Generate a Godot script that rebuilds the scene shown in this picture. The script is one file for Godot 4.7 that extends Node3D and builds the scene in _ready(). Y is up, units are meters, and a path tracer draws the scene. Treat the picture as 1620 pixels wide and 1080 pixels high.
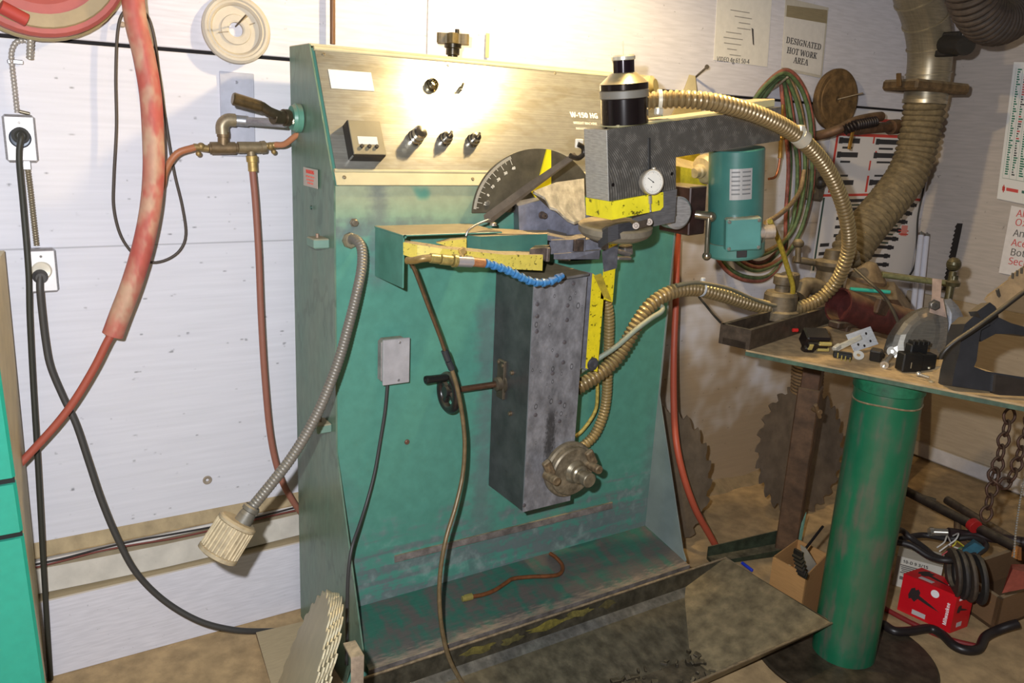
extends Node3D
# A saw-filing shop corner: a green band-saw grinder against a white plywood wall, lit by a camera flash and a warm shop lamp.

class MB:
	var v := PackedVector3Array()
	var n := PackedVector3Array()
	var c := PackedColorArray()
	var uv := PackedVector2Array()
	var col := Color.WHITE
	var dust := 0.0
	var dustc := Color(0.70, 0.63, 0.50).srgb_to_linear()
	func _init(color := Color.WHITE, d := 0.0):
		col = color.srgb_to_linear()
		dust = d
	func paint(color: Color) -> MB:
		col = color.srgb_to_linear()
		return self
	func vert(p: Vector3, nn: Vector3, t := Vector2.ZERO):
		v.append(p); n.append(nn); uv.append(t)
		if dust > 0.0:
			c.append(col.lerp(dustc, dust * smoothstep(0.35, 0.9, nn.y)))
		else:
			c.append(col)
	# a, b, cc run counter-clockwise seen from outside; Godot wants them clockwise
	func tri(a: Vector3, b: Vector3, cc: Vector3, na: Vector3, nb: Vector3, nc: Vector3, ta := Vector2.ZERO, tb := Vector2.ZERO, tc := Vector2.ZERO):
		vert(a, na, ta); vert(cc, nc, tc); vert(b, nb, tb)
	func poly(pts: Array, hint: Vector3, uvs: Array = []):
		var nn := Vector3.ZERO
		for i in range(1, pts.size() - 1):
			nn += (pts[i] - pts[0]).cross(pts[i + 1] - pts[0])
		if nn.length_squared() < 1e-16:
			return
		nn = nn.normalized()
		var flip := nn.dot(hint) < 0.0
		if flip:
			nn = -nn
		for i in range(1, pts.size() - 1):
			var j := i + 1 if flip else i
			var k := i if flip else i + 1
			if uvs.size() > 0:
				tri(pts[0], pts[j], pts[k], nn, nn, nn, uvs[0], uvs[j], uvs[k])
			else:
				tri(pts[0], pts[j], pts[k], nn, nn, nn)
	func box(at: Vector3, size: Vector3, b := Basis(), bev := 0.002) -> MB:
		var h := size * 0.5
		var e: float = min(bev, min(h.x, min(h.y, h.z)) * 0.45)
		for ax in 3:
			var u := (ax + 1) % 3
			var w := (ax + 2) % 3
			for s in [-1.0, 1.0]:
				var q := []
				for k in [[-1, -1], [1, -1], [1, 1], [-1, 1]]:
					var p := Vector3.ZERO
					p[ax] = s * h[ax]; p[u] = k[0] * (h[u] - e); p[w] = k[1] * (h[w] - e)
					q.append(at + b * p)
				var nn := Vector3.ZERO
				nn[ax] = s
				poly(q, b * nn)
			for su in [-1.0, 1.0]:
				for sw in [-1.0, 1.0]:
					var q2 := []
					for k in [[-1, 0], [1, 0], [1, 1], [-1, 1]]:
						var p := Vector3.ZERO
						p[ax] = k[0] * (h[ax] - e)
						p[u] = su * (h[u] - (e if k[1] == 1 else 0.0)); p[w] = sw * (h[w] - (0.0 if k[1] == 1 else e))
						q2.append(at + b * p)
					var hn := Vector3.ZERO
					hn[u] = su; hn[w] = sw
					poly(q2, b * hn)
		for sx in [-1.0, 1.0]:
			for sy in [-1.0, 1.0]:
				for sz in [-1.0, 1.0]:
					var s3 := Vector3(sx, sy, sz)
					var p1 := Vector3(h.x, h.y - e, h.z - e) * s3
					var p2 := Vector3(h.x - e, h.y, h.z - e) * s3
					var p3 := Vector3(h.x - e, h.y - e, h.z) * s3
					poly([at + b * p1, at + b * p2, at + b * p3], b * s3)
		return self
	# a solid between two parallel outlines with the same number of points
	func loft(lo: Array, hi: Array) -> MB:
		var mid := Vector3.ZERO
		for p in lo: mid += p
		for p in hi: mid += p
		mid /= float(lo.size() + hi.size())
		poly(lo, lo[0] - hi[0]); poly(hi, hi[0] - lo[0])
		for i in lo.size():
			var j := (i + 1) % lo.size()
			var cc: Vector3 = (lo[i] + lo[j] + hi[i] + hi[j]) * 0.25
			poly([lo[i], lo[j], hi[j], hi[i]], cc - mid)
		return self
	# outline in the xf plane (may be concave), extruded from z = 0 to z = depth
	func prism(pts: PackedVector2Array, xf: Transform3D, depth: float) -> MB:
		var area := 0.0
		for i in pts.size():
			area += pts[i].cross(pts[(i + 1) % pts.size()])
		var q := pts.duplicate()
		if area < 0.0:
			q.reverse()
		var idx := Geometry2D.triangulate_polygon(q)
		var up := xf.basis.z.normalized()
		for i in range(0, idx.size(), 3):
			for s in 2:
				var t := []
				for k in 3:
					var p := q[idx[i + k]]
					t.append(xf * Vector3(p.x, p.y, depth * s))
				poly(t, up * (1.0 if (s == 1) == (depth > 0.0) else -1.0))
		for i in q.size():
			var a := q[i]
			var b := q[(i + 1) % q.size()]
			var d := b - a
			poly([xf * Vector3(a.x, a.y, 0), xf * Vector3(b.x, b.y, 0), xf * Vector3(b.x, b.y, depth), xf * Vector3(a.x, a.y, depth)], xf.basis * Vector3(d.y, -d.x, 0))
		return self
	# a traced outline in any plane, given a thickness along off
	func outline(p3: Array, off: Vector3) -> MB:
		var nn := Vector3.ZERO
		for i in p3.size():
			nn += (p3[i] as Vector3).cross(p3[(i + 1) % p3.size()])
		nn = nn.normalized()
		var x := ((p3[1] as Vector3) - (p3[0] as Vector3)).normalized()
		var y := nn.cross(x)
		var q := PackedVector2Array()
		for p in p3:
			var d: Vector3 = p - p3[0]
			q.append(Vector2(d.dot(x), d.dot(y)))
		var depth := off.dot(nn)
		return prism(q, Transform3D(Basis(x, y, nn), p3[0]), depth)
	# a rim outline raised to a smaller, nearer copy of itself
	func bulge(rim: Array, shrink: float, off: Vector3) -> MB:
		var mid := Vector3.ZERO
		for p in rim: mid += p
		mid /= float(rim.size())
		var prev := rim
		for s in 3:
			var f := float(s + 1) / 3.0
			var nxt := []
			for p in rim:
				nxt.append(mid + ((p as Vector3) - mid) * lerpf(1.0, shrink, f) + off * sin(f * PI / 2))
			for i in rim.size():
				var j := (i + 1) % rim.size()
				poly([prev[i], prev[j], nxt[j], nxt[i]], off + ((rim[i] as Vector3) - mid) * 0.6)
			prev = nxt
		poly(prev, off)
		return self
	# profile of (radius, height) along the axis; each segment keeps its own edge
	func lathe(at: Vector3, axis: Vector3, prof: Array, seg := 28, a0 := 0.0, a1 := TAU) -> MB:
		var y := axis.normalized()
		var x := y.cross(Vector3(0.31, 0.2, 0.93) if absf(y.z) < 0.9 else Vector3.UP).normalized()
		var z := x.cross(y)
		for i in prof.size() - 1:
			var p: Vector2 = prof[i]
			var q: Vector2 = prof[i + 1]
			var d := (q - p)
			if d.length() < 1e-7: continue
			var nr := Vector2(d.y, -d.x).normalized()
			for k in seg:
				var t0 := a0 + (a1 - a0) * k / seg
				var t1 := a0 + (a1 - a0) * (k + 1) / seg
				var r0 := x * cos(t0) + z * -sin(t0)
				var r1 := x * cos(t1) + z * -sin(t1)
				var n0 := r0 * nr.x + y * nr.y
				var n1 := r1 * nr.x + y * nr.y
				var A := at + r0 * p.x + y * p.y
				var B := at + r1 * p.x + y * p.y
				var C := at + r1 * q.x + y * q.y
				var D := at + r0 * q.x + y * q.y
				if p.x > 1e-6: tri(A, B, C, n0, n1, n1)
				if q.x > 1e-6: tri(A, C, D, n0, n1, n0)
		return self
	func ball(at: Vector3, r: float, sy := 1.0, seg := 16, axis := Vector3.UP) -> MB:
		var prof := []
		for i in 9:
			var a := -PI / 2 + PI * i / 8.0
			prof.append(Vector2(maxf(r * cos(a), 0.0), r * sy * sin(a)))
		return lathe(at, axis, prof, seg)
	func cyl(a: Vector3, b: Vector3, r: float, seg := 20, bev := 0.0008) -> MB:
		var L := a.distance_to(b)
		return lathe(a, b - a, [Vector2(0, 0), Vector2(r - bev, 0), Vector2(r, bev), Vector2(r, L - bev), Vector2(r - bev, L), Vector2(0, L)], seg)
	func tube(path: Array, radius, sides := 12, closed := false) -> MB:
		var m := path.size()
		var rings := []
		var nrm := []
		var t := ((path[1] as Vector3) - (path[0] as Vector3)).normalized()
		var x := t.cross(Vector3.UP if absf(t.y) < 0.9 else Vector3.RIGHT).normalized()
		for i in m:
			var a: Vector3 = path[(i - 1 + m) % m] if (i > 0 or closed) else path[0]
			var b: Vector3 = path[(i + 1) % m] if (i < m - 1 or closed) else path[m - 1]
			t = (b - a).normalized()
			x = (x - t * x.dot(t)).normalized()
			var z := t.cross(x)
			var r: float = radius[i] if radius is Array or radius is PackedFloat32Array else radius
			var ring := []
			var nn := []
			for k in sides:
				var d := x * cos(TAU * k / sides) + z * sin(TAU * k / sides)
				nn.append(d)
				ring.append((path[i] as Vector3) + d * r)
			rings.append(ring); nrm.append(nn)
		var slope := PackedFloat32Array()
		for i in (m if closed else m - 1):
			var j := (i + 1) % m
			var tt: Vector3 = (path[j] as Vector3) - (path[i] as Vector3)
			var dl := maxf(tt.length(), 1e-6)
			tt /= dl
			var dr := 0.0
			if radius is Array or radius is PackedFloat32Array:
				dr = (radius[j] - radius[i]) / dl
			for k in sides:
				var k2 := (k + 1) % sides
				var n0: Vector3 = (nrm[i][k] - tt * dr).normalized()
				var n1: Vector3 = (nrm[i][k2] - tt * dr).normalized()
				var n2: Vector3 = (nrm[j][k2] - tt * dr).normalized()
				var n3: Vector3 = (nrm[j][k] - tt * dr).normalized()
				tri(rings[i][k], rings[i][k2], rings[j][k2], n0, n1, n2)
				tri(rings[i][k], rings[j][k2], rings[j][k], n0, n2, n3)
		if not closed:
			poly(rings[0], path[0] - path[1]); poly(rings[m - 1], path[m - 1] - path[m - 2])
		return self
	# ribbed flexible hose
	func hose(path: Array, r: float, pitch: float, amp: float, sides := 14) -> MB:
		var total := 0.0
		for i in path.size() - 1:
			total += (path[i] as Vector3).distance_to(path[i + 1])
		var cnt := int(total / pitch) * 4
		var q := MB.spaced(path, cnt)
		var rr := []
		for i in q.size():
			rr.append(r - amp * [0.0, 0.25, 1.0, 0.25][i % 4])
		return tube(q, rr, sides)
	static func spaced(path: Array, cnt: int) -> Array:
		var total := 0.0
		for i in path.size() - 1:
			total += (path[i] as Vector3).distance_to(path[i + 1])
		var out := []
		var seg := 0
		var acc := 0.0
		for k in cnt + 1:
			var want := total * k / cnt
			while seg < path.size() - 2 and acc + (path[seg] as Vector3).distance_to(path[seg + 1]) < want:
				acc += (path[seg] as Vector3).distance_to(path[seg + 1])
				seg += 1
			var L := maxf((path[seg] as Vector3).distance_to(path[seg + 1]), 1e-6)
			out.append((path[seg] as Vector3).lerp(path[seg + 1], clampf((want - acc) / L, 0.0, 1.0)))
		return out
	# a flat sheet with thickness; corners counter-clockwise seen from its front, uv over the front
	func sheet(a: Vector3, b: Vector3, cc: Vector3, d: Vector3, th: float) -> MB:
		var nn := (b - a).cross(d - a).normalized()
		var o := nn * th
		poly([a, b, cc, d], nn, [Vector2(0, 1), Vector2(1, 1), Vector2(1, 0), Vector2(0, 0)])
		poly([a - o, b - o, cc - o, d - o], -nn)
		var mid := (a + b + cc + d) * 0.25 - o * 0.5
		for e in [[a, b], [b, cc], [cc, d], [d, a]]:
			poly([e[0], e[1], e[1] - o, e[0] - o], (e[0] + e[1]) * 0.5 - o * 0.5 - mid, [Vector2(0.002, 0.5), Vector2(0.004, 0.5), Vector2(0.004, 0.51), Vector2(0.002, 0.51)])
		return self

# ---------- helpers ----------
var mats := {}
var texs := {}
var rng := RandomNumberGenerator.new()
var taken := {}

func rgb(r: int, g: int, b: int) -> Color:
	return Color8(r, g, b)

func crv(pts: Array, step := 0.012, closed := false) -> Array:
	var out := []
	var m := pts.size()
	for i in (m if closed else m - 1):
		var p0: Vector3 = pts[(i - 1 + m) % m] if (i > 0 or closed) else pts[0] * 2.0 - pts[1]
		var p1: Vector3 = pts[i]
		var p2: Vector3 = pts[(i + 1) % m]
		var p3: Vector3 = pts[(i + 2) % m] if (i < m - 2 or closed) else pts[m - 1] * 2.0 - pts[m - 2]
		var k := maxi(2, int(ceil(p1.distance_to(p2) / step)))
		for j in k:
			out.append(p1.cubic_interpolate(p2, p0, p3, float(j) / k))
	if not closed:
		out.append(pts[m - 1])
	return out

func seam(w: int, h: int, freq: float, seed: int, oct := 4) -> Image:
	var f := FastNoiseLite.new()
	f.seed = seed; f.frequency = freq; f.fractal_octaves = oct
	f.fractal_gain = 0.6
	f.noise_type = FastNoiseLite.TYPE_SIMPLEX_SMOOTH
	var im := f.get_seamless_image(w, h)
	im.convert(Image.FORMAT_L8)
	return im

func remap_image(im: Image, lo: float, hi: float, spots: Image = null, cut := 0.7, dark := 0.5) -> Image:
	var w := im.get_width()
	var h := im.get_height()
	var a := im.get_data()
	var s := spots.get_data() if spots else PackedByteArray()
	var out := PackedByteArray()
	out.resize(w * h * 3)
	for i in w * h:
		var x := lo + (hi - lo) * a[i] / 255.0
		if spots and s[i] / 255.0 > cut:
			x *= lerpf(1.0, dark, smoothstep(cut, cut + 0.08, s[i] / 255.0))
		var b := int(clampf(x, 0, 1) * 255.0)
		out[i * 3] = b; out[i * 3 + 1] = b; out[i * 3 + 2] = b
	return Image.create_from_data(w, h, false, Image.FORMAT_RGB8, out)

func tex_of(im: Image) -> ImageTexture:
	im.generate_mipmaps()
	return ImageTexture.create_from_image(im)

func grain(kind: String) -> Texture2D:
	if texs.has(kind):
		return texs[kind]
	var im: Image
	match kind:
		"paint":   # worn sheet-metal paint
			im = remap_image(seam(512, 512, 0.008, 3, 5), 0.86, 1.0, seam(512, 512, 0.07, 8), 0.86, 0.8)
		"cast":    # dirty cast iron
			im = remap_image(seam(512, 512, 0.012, 5, 6), 0.72, 1.04, seam(512, 512, 0.08, 9), 0.8, 0.75)
		"chips":   # enamel flaked off in small patches
			im = remap_image(seam(512, 512, 0.02, 45, 4), 0.90, 1.0, seam(512, 512, 0.035, 46, 5), 0.72, 0.42)
		"rough":   # crusty rust and grime
			im = remap_image(seam(512, 512, 0.014, 15, 7), 0.55, 1.1, seam(512, 512, 0.12, 16), 0.78, 0.7)
		"streak":  # brushed or rolled steel
			var s := seam(64, 512, 0.12, 6, 4)
			s.resize(512, 512, Image.INTERPOLATE_CUBIC)
			im = remap_image(s, 0.78, 1.05)
		"wood":
			var s := seam(48, 512, 0.16, 12, 4)
			s.resize(512, 512, Image.INTERPOLATE_CUBIC)
			im = remap_image(s, 0.92, 1.02, seam(512, 512, 0.05, 19), 0.87, 0.75)
		"floor":
			im = remap_image(seam(1024, 1024, 0.008, 22, 8), 0.78, 1.06, seam(1024, 1024, 0.12, 29), 0.8, 0.7)
		_:
			im = remap_image(seam(256, 256, 0.05, 40), 0.95, 1.0)
	texs[kind] = tex_of(im)
	return texs[kind]

# surface families: what it is made of, how glossy, how metallic
func mat(kind := "plain", rough := 0.6, metal := 0.0, scale := 2.0, coat := 0.0) -> StandardMaterial3D:
	var key := "%s %.2f %.2f %.2f %.2f" % [kind, rough, metal, scale, coat]
	if mats.has(key):
		return mats[key]
	var m := StandardMaterial3D.new()
	m.vertex_color_use_as_albedo = true
	m.roughness = rough
	m.metallic = metal
	m.albedo_texture = grain(kind)
	m.uv1_triplanar = true
	m.uv1_world_triplanar = true
	m.uv1_scale = Vector3.ONE * scale
	if coat > 0.0:
		m.clearcoat_enabled = true
		m.clearcoat = coat
		m.clearcoat_roughness = 0.15
	mats[key] = m
	return m

func printed(im: Image, rough := 0.7, metal := 0.0) -> StandardMaterial3D:
	var m := StandardMaterial3D.new()
	m.vertex_color_use_as_albedo = true
	m.albedo_texture = tex_of(im)
	m.roughness = rough
	m.metallic = metal
	return m

func fresh(called: String) -> String:
	if not taken.has(called):
		taken[called] = 0
		return called
	taken[called] += 1
	return "%s_%03d" % [called, taken[called]]

func away(parent: Node) -> Vector3:
	var o := Vector3.ZERO
	var p := parent
	while p != self and p is Node3D:
		o += (p as Node3D).position
		p = p.get_parent()
	return o

# one named mesh, its origin at the middle of its underside
func put(mb: MB, called: String, m: Material, parent: Node = self) -> MeshInstance3D:
	var lo := mb.v[0]
	var hi := mb.v[0]
	for p in mb.v:
		lo = lo.min(p); hi = hi.max(p)
	var o := Vector3((lo.x + hi.x) / 2, lo.y, (lo.z + hi.z) / 2)
	var vs := PackedVector3Array()
	vs.resize(mb.v.size())
	for i in mb.v.size():
		vs[i] = mb.v[i] - o
	var arr := []
	arr.resize(Mesh.ARRAY_MAX)
	arr[Mesh.ARRAY_VERTEX] = vs
	arr[Mesh.ARRAY_NORMAL] = mb.n
	arr[Mesh.ARRAY_COLOR] = mb.c
	arr[Mesh.ARRAY_TEX_UV] = mb.uv
	var am := ArrayMesh.new()
	am.add_surface_from_arrays(Mesh.PRIMITIVE_TRIANGLES, arr)
	am.surface_set_material(0, m)
	var mi := MeshInstance3D.new()
	mi.mesh = am
	mi.name = fresh(called) if parent == self else called
	parent.add_child(mi, true)
	mi.position = o - away(parent)
	return mi

func thing(called: String, label: String, category: String, group := "") -> Node3D:
	var o := Node3D.new()
	o.name = fresh(called)
	add_child(o)
	return tag(o, label, category, group) as Node3D

func tag(o: Node, label: String, category: String, group := "") -> Node:
	o.set_meta("label", label)
	o.set_meta("category", category)
	if group != "":
		o.set_meta("group", group)
	return o

func structure(o: Node) -> Node:
	o.set_meta("kind", "structure")
	return o

func settle():   # move every thing's origin to the middle of its own base
	for o in get_children():
		if o.get_class() != "Node3D" or o.get_child_count() == 0:
			continue
		var lo := Vector3.INF
		var hi := -Vector3.INF
		for c in o.find_children("*", "MeshInstance3D", true, false):
			var t: Vector3 = away(c)
			var bb: AABB = (c as MeshInstance3D).get_aabb()
			lo = lo.min(t + bb.position); hi = hi.max(t + bb.end)
		var d := Vector3((lo.x + hi.x) / 2, lo.y, (lo.z + hi.z) / 2)
		o.position += d
		for c in o.get_children():
			c.position -= d

func letters(parent: Node, text: String, at: Vector3, b: Basis, height: float, color: Color, font := "Droid Sans", bold := false, called := "lettering", left := false) -> MeshInstance3D:
	var t := TextMesh.new()
	var f := SystemFont.new()
	f.font_names = PackedStringArray([font])
	if bold: f.font_weight = 700
	t.font = f
	t.text = text
	t.font_size = 40
	t.pixel_size = height / 29.0
	t.depth = 0.0006
	t.curve_step = 4.0
	if left: t.horizontal_alignment = HORIZONTAL_ALIGNMENT_LEFT
	var key := "ink" + color.to_html()
	if not mats.has(key):
		var m := StandardMaterial3D.new()
		m.albedo_color = color
		m.roughness = 0.7
		mats[key] = m
	t.material = mats[key]
	var mi := MeshInstance3D.new()
	mi.mesh = t
	mi.name = called
	parent.add_child(mi, true)
	mi.transform = Transform3D(b, at - away(parent))
	return mi

func facing(nrm: Vector3, up := Vector3.UP) -> Basis:   # z looks along nrm
	var z := nrm.normalized()
	var x := up.cross(z).normalized()
	return Basis(x, z.cross(x), z)

func bolt(parent: Node, at: Vector3, axis: Vector3, r: float, h: float, color: Color, called := "bolt", m: Material = null) -> MeshInstance3D:
	var b := MB.new(color, 0.3)
	b.lathe(at - axis.normalized() * 0.001, axis, [Vector2(r * 1.25, 0), Vector2(r * 1.25, h * 0.2), Vector2(r, h * 0.2), Vector2(r, h * 0.85), Vector2(r * 0.8, h), Vector2(r * 0.35, h), Vector2(r * 0.3, h * 0.7), Vector2(0, h * 0.7)], 6 if called == "bolt" or called == "nut" else 14)
	return put(b, called, m if m else mat("cast", 0.45, 0.7), parent)

func spread_shadows(n: Node):
	for c in n.get_children():
		if c is GeometryInstance3D:
			c.cast_shadow = GeometryInstance3D.SHADOW_CASTING_SETTING_ON
		spread_shadows(c)

func _ready():
	rng.seed = 7
	# --- camera
	var cam := Camera3D.new()
	cam.name = "camera"
	cam.transform = Transform3D(Basis(Vector3(0.8444, 0.0482, 0.5336), Vector3(0.0978, 0.9654, -0.2418), Vector3(-0.5268, 0.2564, 0.8104)), Vector3(0, 1.5, 2.24))
	cam.fov = 44.992
	cam.near = 0.05
	cam.far = 60.0
	add_child(cam)
	cam.current = true
	# --- sky and exposure (a closed room: hardly any of this comes in)
	var we := WorldEnvironment.new()
	we.name = "environment"
	var env := Environment.new()
	env.background_mode = Environment.BG_COLOR
	env.background_color = Color(0.05, 0.05, 0.055)
	env.tonemap_mode = Environment.TONE_MAPPER_LINEAR
	env.tonemap_exposure = 1.0
	env.sdfgi_enabled = true
	env.ssao_enabled = true
	env.ssil_enabled = true
	we.environment = env
	add_child(we)
	# --- the camera's flash, a little up and to the left of the lens
	var flash := OmniLight3D.new()
	flash.name = "camera_flash"
	flash.position = cam.transform * Vector3(-0.10, 0.09, 0.0)
	flash.light_color = Color(0.97, 0.98, 1.0)
	flash.light_energy = 5.4
	flash.light_size = 0.016
	flash.omni_range = 12.0
	flash.omni_attenuation = 2.0
	flash.shadow_enabled = true
	add_child(flash)
	build_lamp()
	build_room()
	build_left_wall()
	build_machine()
	build_front()
	build_column()
	build_head()
	build_hoses()
	build_right_wall()
	build_table()
	build_floor_things()
	build_trough()
	settle()
	spread_shadows(self)

func build_lamp():
	# a hooded work lamp hanging over the grinder, above the frame
	var at := Vector3(1.42, 2.13, 0.56)
	var t := thing("work_lamp", "hooded metal work lamp hanging above the green grinder", "lamp")
	var m := MB.new(rgb(150, 150, 145))
	m.lathe(at + Vector3(0, -0.02, 0), Vector3.UP, [Vector2(0.13, 0), Vector2(0.11, 0.05), Vector2(0.05, 0.1), Vector2(0.03, 0.14), Vector2(0, 0.14)], 32)
	m.lathe(at + Vector3(0, -0.02, 0), Vector3.UP, [Vector2(0, 0.135), Vector2(0.027, 0.135), Vector2(0.047, 0.097), Vector2(0.107, 0.048), Vector2(0.128, 0.0), Vector2(0.13, 0)], 32)
	put(m, "lamp_hood", mat("plain", 0.4, 0.8), t)
	m = MB.new(rgb(30, 30, 30))
	m.cyl(at + Vector3(0, 0.11, 0), Vector3(at.x, 2.7, at.z), 0.004)
	put(m, "cord", mat("plain", 0.6), t)
	m = MB.new(Color.WHITE)
	m.ball(at + Vector3(0, 0.02, 0), 0.035)
	var glow := StandardMaterial3D.new()
	glow.albedo_color = Color(1, 0.9, 0.7)
	glow.emission_enabled = true
	glow.emission = Color(1, 0.86, 0.6)
	glow.emission_energy_multiplier = 4.0
	put(m, "bulb", glow, t)
	var l := OmniLight3D.new()
	l.name = "work_lamp_light"
	l.position = at + Vector3(0, 0.0, 0)
	l.light_color = Color(1.0, 0.88, 0.66)
	l.light_energy = 1.35
	l.light_size = 0.03
	l.omni_range = 12.0
	l.omni_attenuation = 2.0
	l.shadow_enabled = true
	add_child(l)

func wall_print() -> Image:
	# white-painted plywood, x -0.6..3.8, y 0..1.65: horizontal grain, nicks, brown grime low on the right
	var w := 1320
	var h := 495
	var gr := seam(60, 495, 0.22, 31, 4)
	gr.resize(w, h, Image.INTERPOLATE_CUBIC)
	var sp := seam(660, 495, 0.14, 33, 3)
	sp.resize(w, h, Image.INTERPOLATE_CUBIC)
	var big := seam(w, h, 0.006, 35, 4)
	var a := gr.get_data()
	var s := sp.get_data()
	var b := big.get_data()
	var out := PackedByteArray()
	out.resize(w * h * 3)
	var seam_row := int(h * (1.0 - 1.148 / 1.63))
	for y in h:
		var wy := 1.65 * (1.0 - float(y) / h)
		for x in w:
			var i := y * w + x
			var wx := -0.6 + 4.4 * x / w
			var g := 0.95 + 0.06 * a[i] / 255.0
			var spot := smoothstep(0.83, 0.93, s[i] / 255.0)
			g *= 1.0 - 0.35 * spot
			if y == seam_row:
				g *= 0.8
			var d := smoothstep(0.25, 0.8, b[i] / 255.0 + smoothstep(1.4, 0.1, wy) * 0.5 - 0.25) * smoothstep(1.6, 2.3, wx)
			d = maxf(d * 0.75, 0.8 * smoothstep(0.09, 0.0, wy + 0.04 * (b[i] / 255.0 - 0.5)))
			var r0 := g * lerpf(214, 150, d)
			var g0 := g * lerpf(213, 122, d)
			var b0 := g * lerpf(220, 84, d)
			out[i * 3] = int(minf(r0, 255)); out[i * 3 + 1] = int(minf(g0, 255)); out[i * 3 + 2] = int(minf(b0, 255))
	return Image.create_from_data(w, h, false, Image.FORMAT_RGB8, out)

func build_room():
	var white := rgb(214, 212, 219)
	# floor
	var m := MB.new(rgb(184, 156, 114))
	m.box(Vector3(0.7, -0.05, 2.2), Vector3(7.0, 0.1, 5.0), Basis(), 0.0)
	structure(put(m, "floor", mat("floor", 0.85, 0.0, 1.3)))
	m = MB.new(rgb(84, 80, 76))
	m.box(Vector3(0.7, 2.75, 2.2), Vector3(7.0, 0.1, 5.0), Basis(), 0.0)
	structure(put(m, "ceiling", mat("wood", 0.8, 0.0, 1.0)))
	# back wall: lower sheet with its own grain, a dark gap, then the proud upper sheet
	var wall := Node3D.new()
	wall.name = "wall_back"
	add_child(wall)
	structure(wall)
	m = MB.new(Color.WHITE)
	m.sheet(Vector3(-0.6, 0, -0.06), Vector3(3.8, 0, -0.06), Vector3(3.8, 1.630, -0.06), Vector3(-0.6, 1.630, -0.06), 0.02)
	put(m, "lower_sheet", printed(wall_print(), 0.75), wall)
	m = MB.new(white)
	m.box(Vector3(-1.7, 0.815, -0.07), Vector3(2.2, 1.63, 0.02), Basis(), 0.0)
	put(m, "lower_sheet", mat("wood", 0.7, 0.0, 1.0), wall)
	m = MB.new(rgb(35, 32, 30))
	m.box(Vector3(0.7, 1.35, -0.13), Vector3(7.0, 2.7, 0.1), Basis(), 0.0)
	put(m, "backing", mat("plain", 0.9), wall)
	m = MB.new(white)
	for s in [[-2.8, 1.141], [1.144, 3.8]]:
		m.box(Vector3((s[0] + s[1]) / 2, 2.1795, -0.0655), Vector3(s[1] - s[0], 1.081, 0.029), Basis(), 0.002)
	put(m, "upper_sheet", mat("wood", 0.75, 0.0, 1.0), wall)
	# right wall
	wall = Node3D.new()
	wall.name = "wall_right"
	add_child(wall)
	structure(wall)
	m = MB.new(rgb(186, 178, 172))
	m.box(Vector3(3.85, 1.35, 2.2), Vector3(0.1, 2.7, 5.0), Basis(), 0.0)
	put(m, "sheet", mat("wood", 0.75, 0.0, 0.8), wall)
	m = MB.new(rgb(176, 160, 138), 0.6)
	m.box(Vector3(3.795, 0.44, 2.2), Vector3(0.02, 0.72, 4.6), Basis(), 0.004)
	put(m, "lower_sheet", mat("wood", 0.75, 0.0, 0.8), wall)
	m = MB.new(rgb(205, 200, 200), 0.7)
	m.box(Vector3(3.78, 0.05, 2.2), Vector3(0.03, 0.07, 4.6), Basis(), 0.003)
	structure(put(m, "baseboard_right", mat("paint", 0.8)))
	m = MB.new(rgb(96, 92, 88))
	m.box(Vector3(-2.65, 1.35, 2.2), Vector3(0.1, 2.7, 5.0), Basis(), 0.0)
	structure(put(m, "wall_left", mat("wood", 0.8, 0.0, 0.8)))
	m = MB.new(rgb(90, 86, 82))
	m.box(Vector3(0.7, 1.35, 4.65), Vector3(7.0, 2.7, 0.1), Basis(), 0.0)
	structure(put(m, "wall_front", mat("wood", 0.8, 0.0, 0.8)))
	# ledges along the foot of the back wall, left of the machine
	m = MB.new(white, 1.0)
	m.box(Vector3(0.1, 0.115, -0.03), Vector3(1.6, 0.232, 0.06), Basis(), 0.003)
	structure(put(m, "baseboard_back", printed_wood()))
	m = MB.new(rgb(214, 208, 196), 0.9)
	var pts := []
	for i in 9:
		var x := -0.6 + 1.5 * i / 8.0
		var lift: float = 0.006 * sin(i * 0.9) 
		pts.append([x, lift])
	for i in 8:
		var a = pts[i]
		var b = pts[i + 1]
		m.loft([Vector3(a[0], 0.241 + a[1], -0.06), Vector3(a[0], 0.241 + a[1], -0.025), Vector3(a[0], 0.311 + a[1], -0.027), Vector3(a[0], 0.315 + a[1], -0.06)],
			[Vector3(b[0], 0.241 + b[1], -0.06), Vector3(b[0], 0.241 + b[1], -0.025), Vector3(b[0], 0.311 + b[1], -0.027), Vector3(b[0], 0.315 + b[1], -0.06)])
	structure(put(m, "trim_1", mat("paint", 0.8, 0.0, 2.0)))
	m = MB.new(rgb(225, 220, 215), 0.3)
	m.box(Vector3(0.1, 0.324, -0.046), Vector3(1.6, 0.014, 0.026), Basis(Vector3.BACK, 0.012), 0.002)
	structure(put(m, "trim_2", mat("paint", 0.8)))
	m = MB.new(rgb(178, 152, 112), 1.0)
	m.loft([Vector3(-0.7, 0.338, -0.06), Vector3(-0.7, 0.338, -0.034), Vector3(-0.7, 0.342, -0.034), Vector3(-0.7, 0.375, -0.06)],
		[Vector3(0.9, 0.338, -0.06), Vector3(0.9, 0.338, -0.034), Vector3(0.9, 0.342, -0.034), Vector3(0.9, 0.368, -0.06)])
	structure(put(m, "trim_3", mat("floor", 0.9, 0.0, 2.0)))
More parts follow.
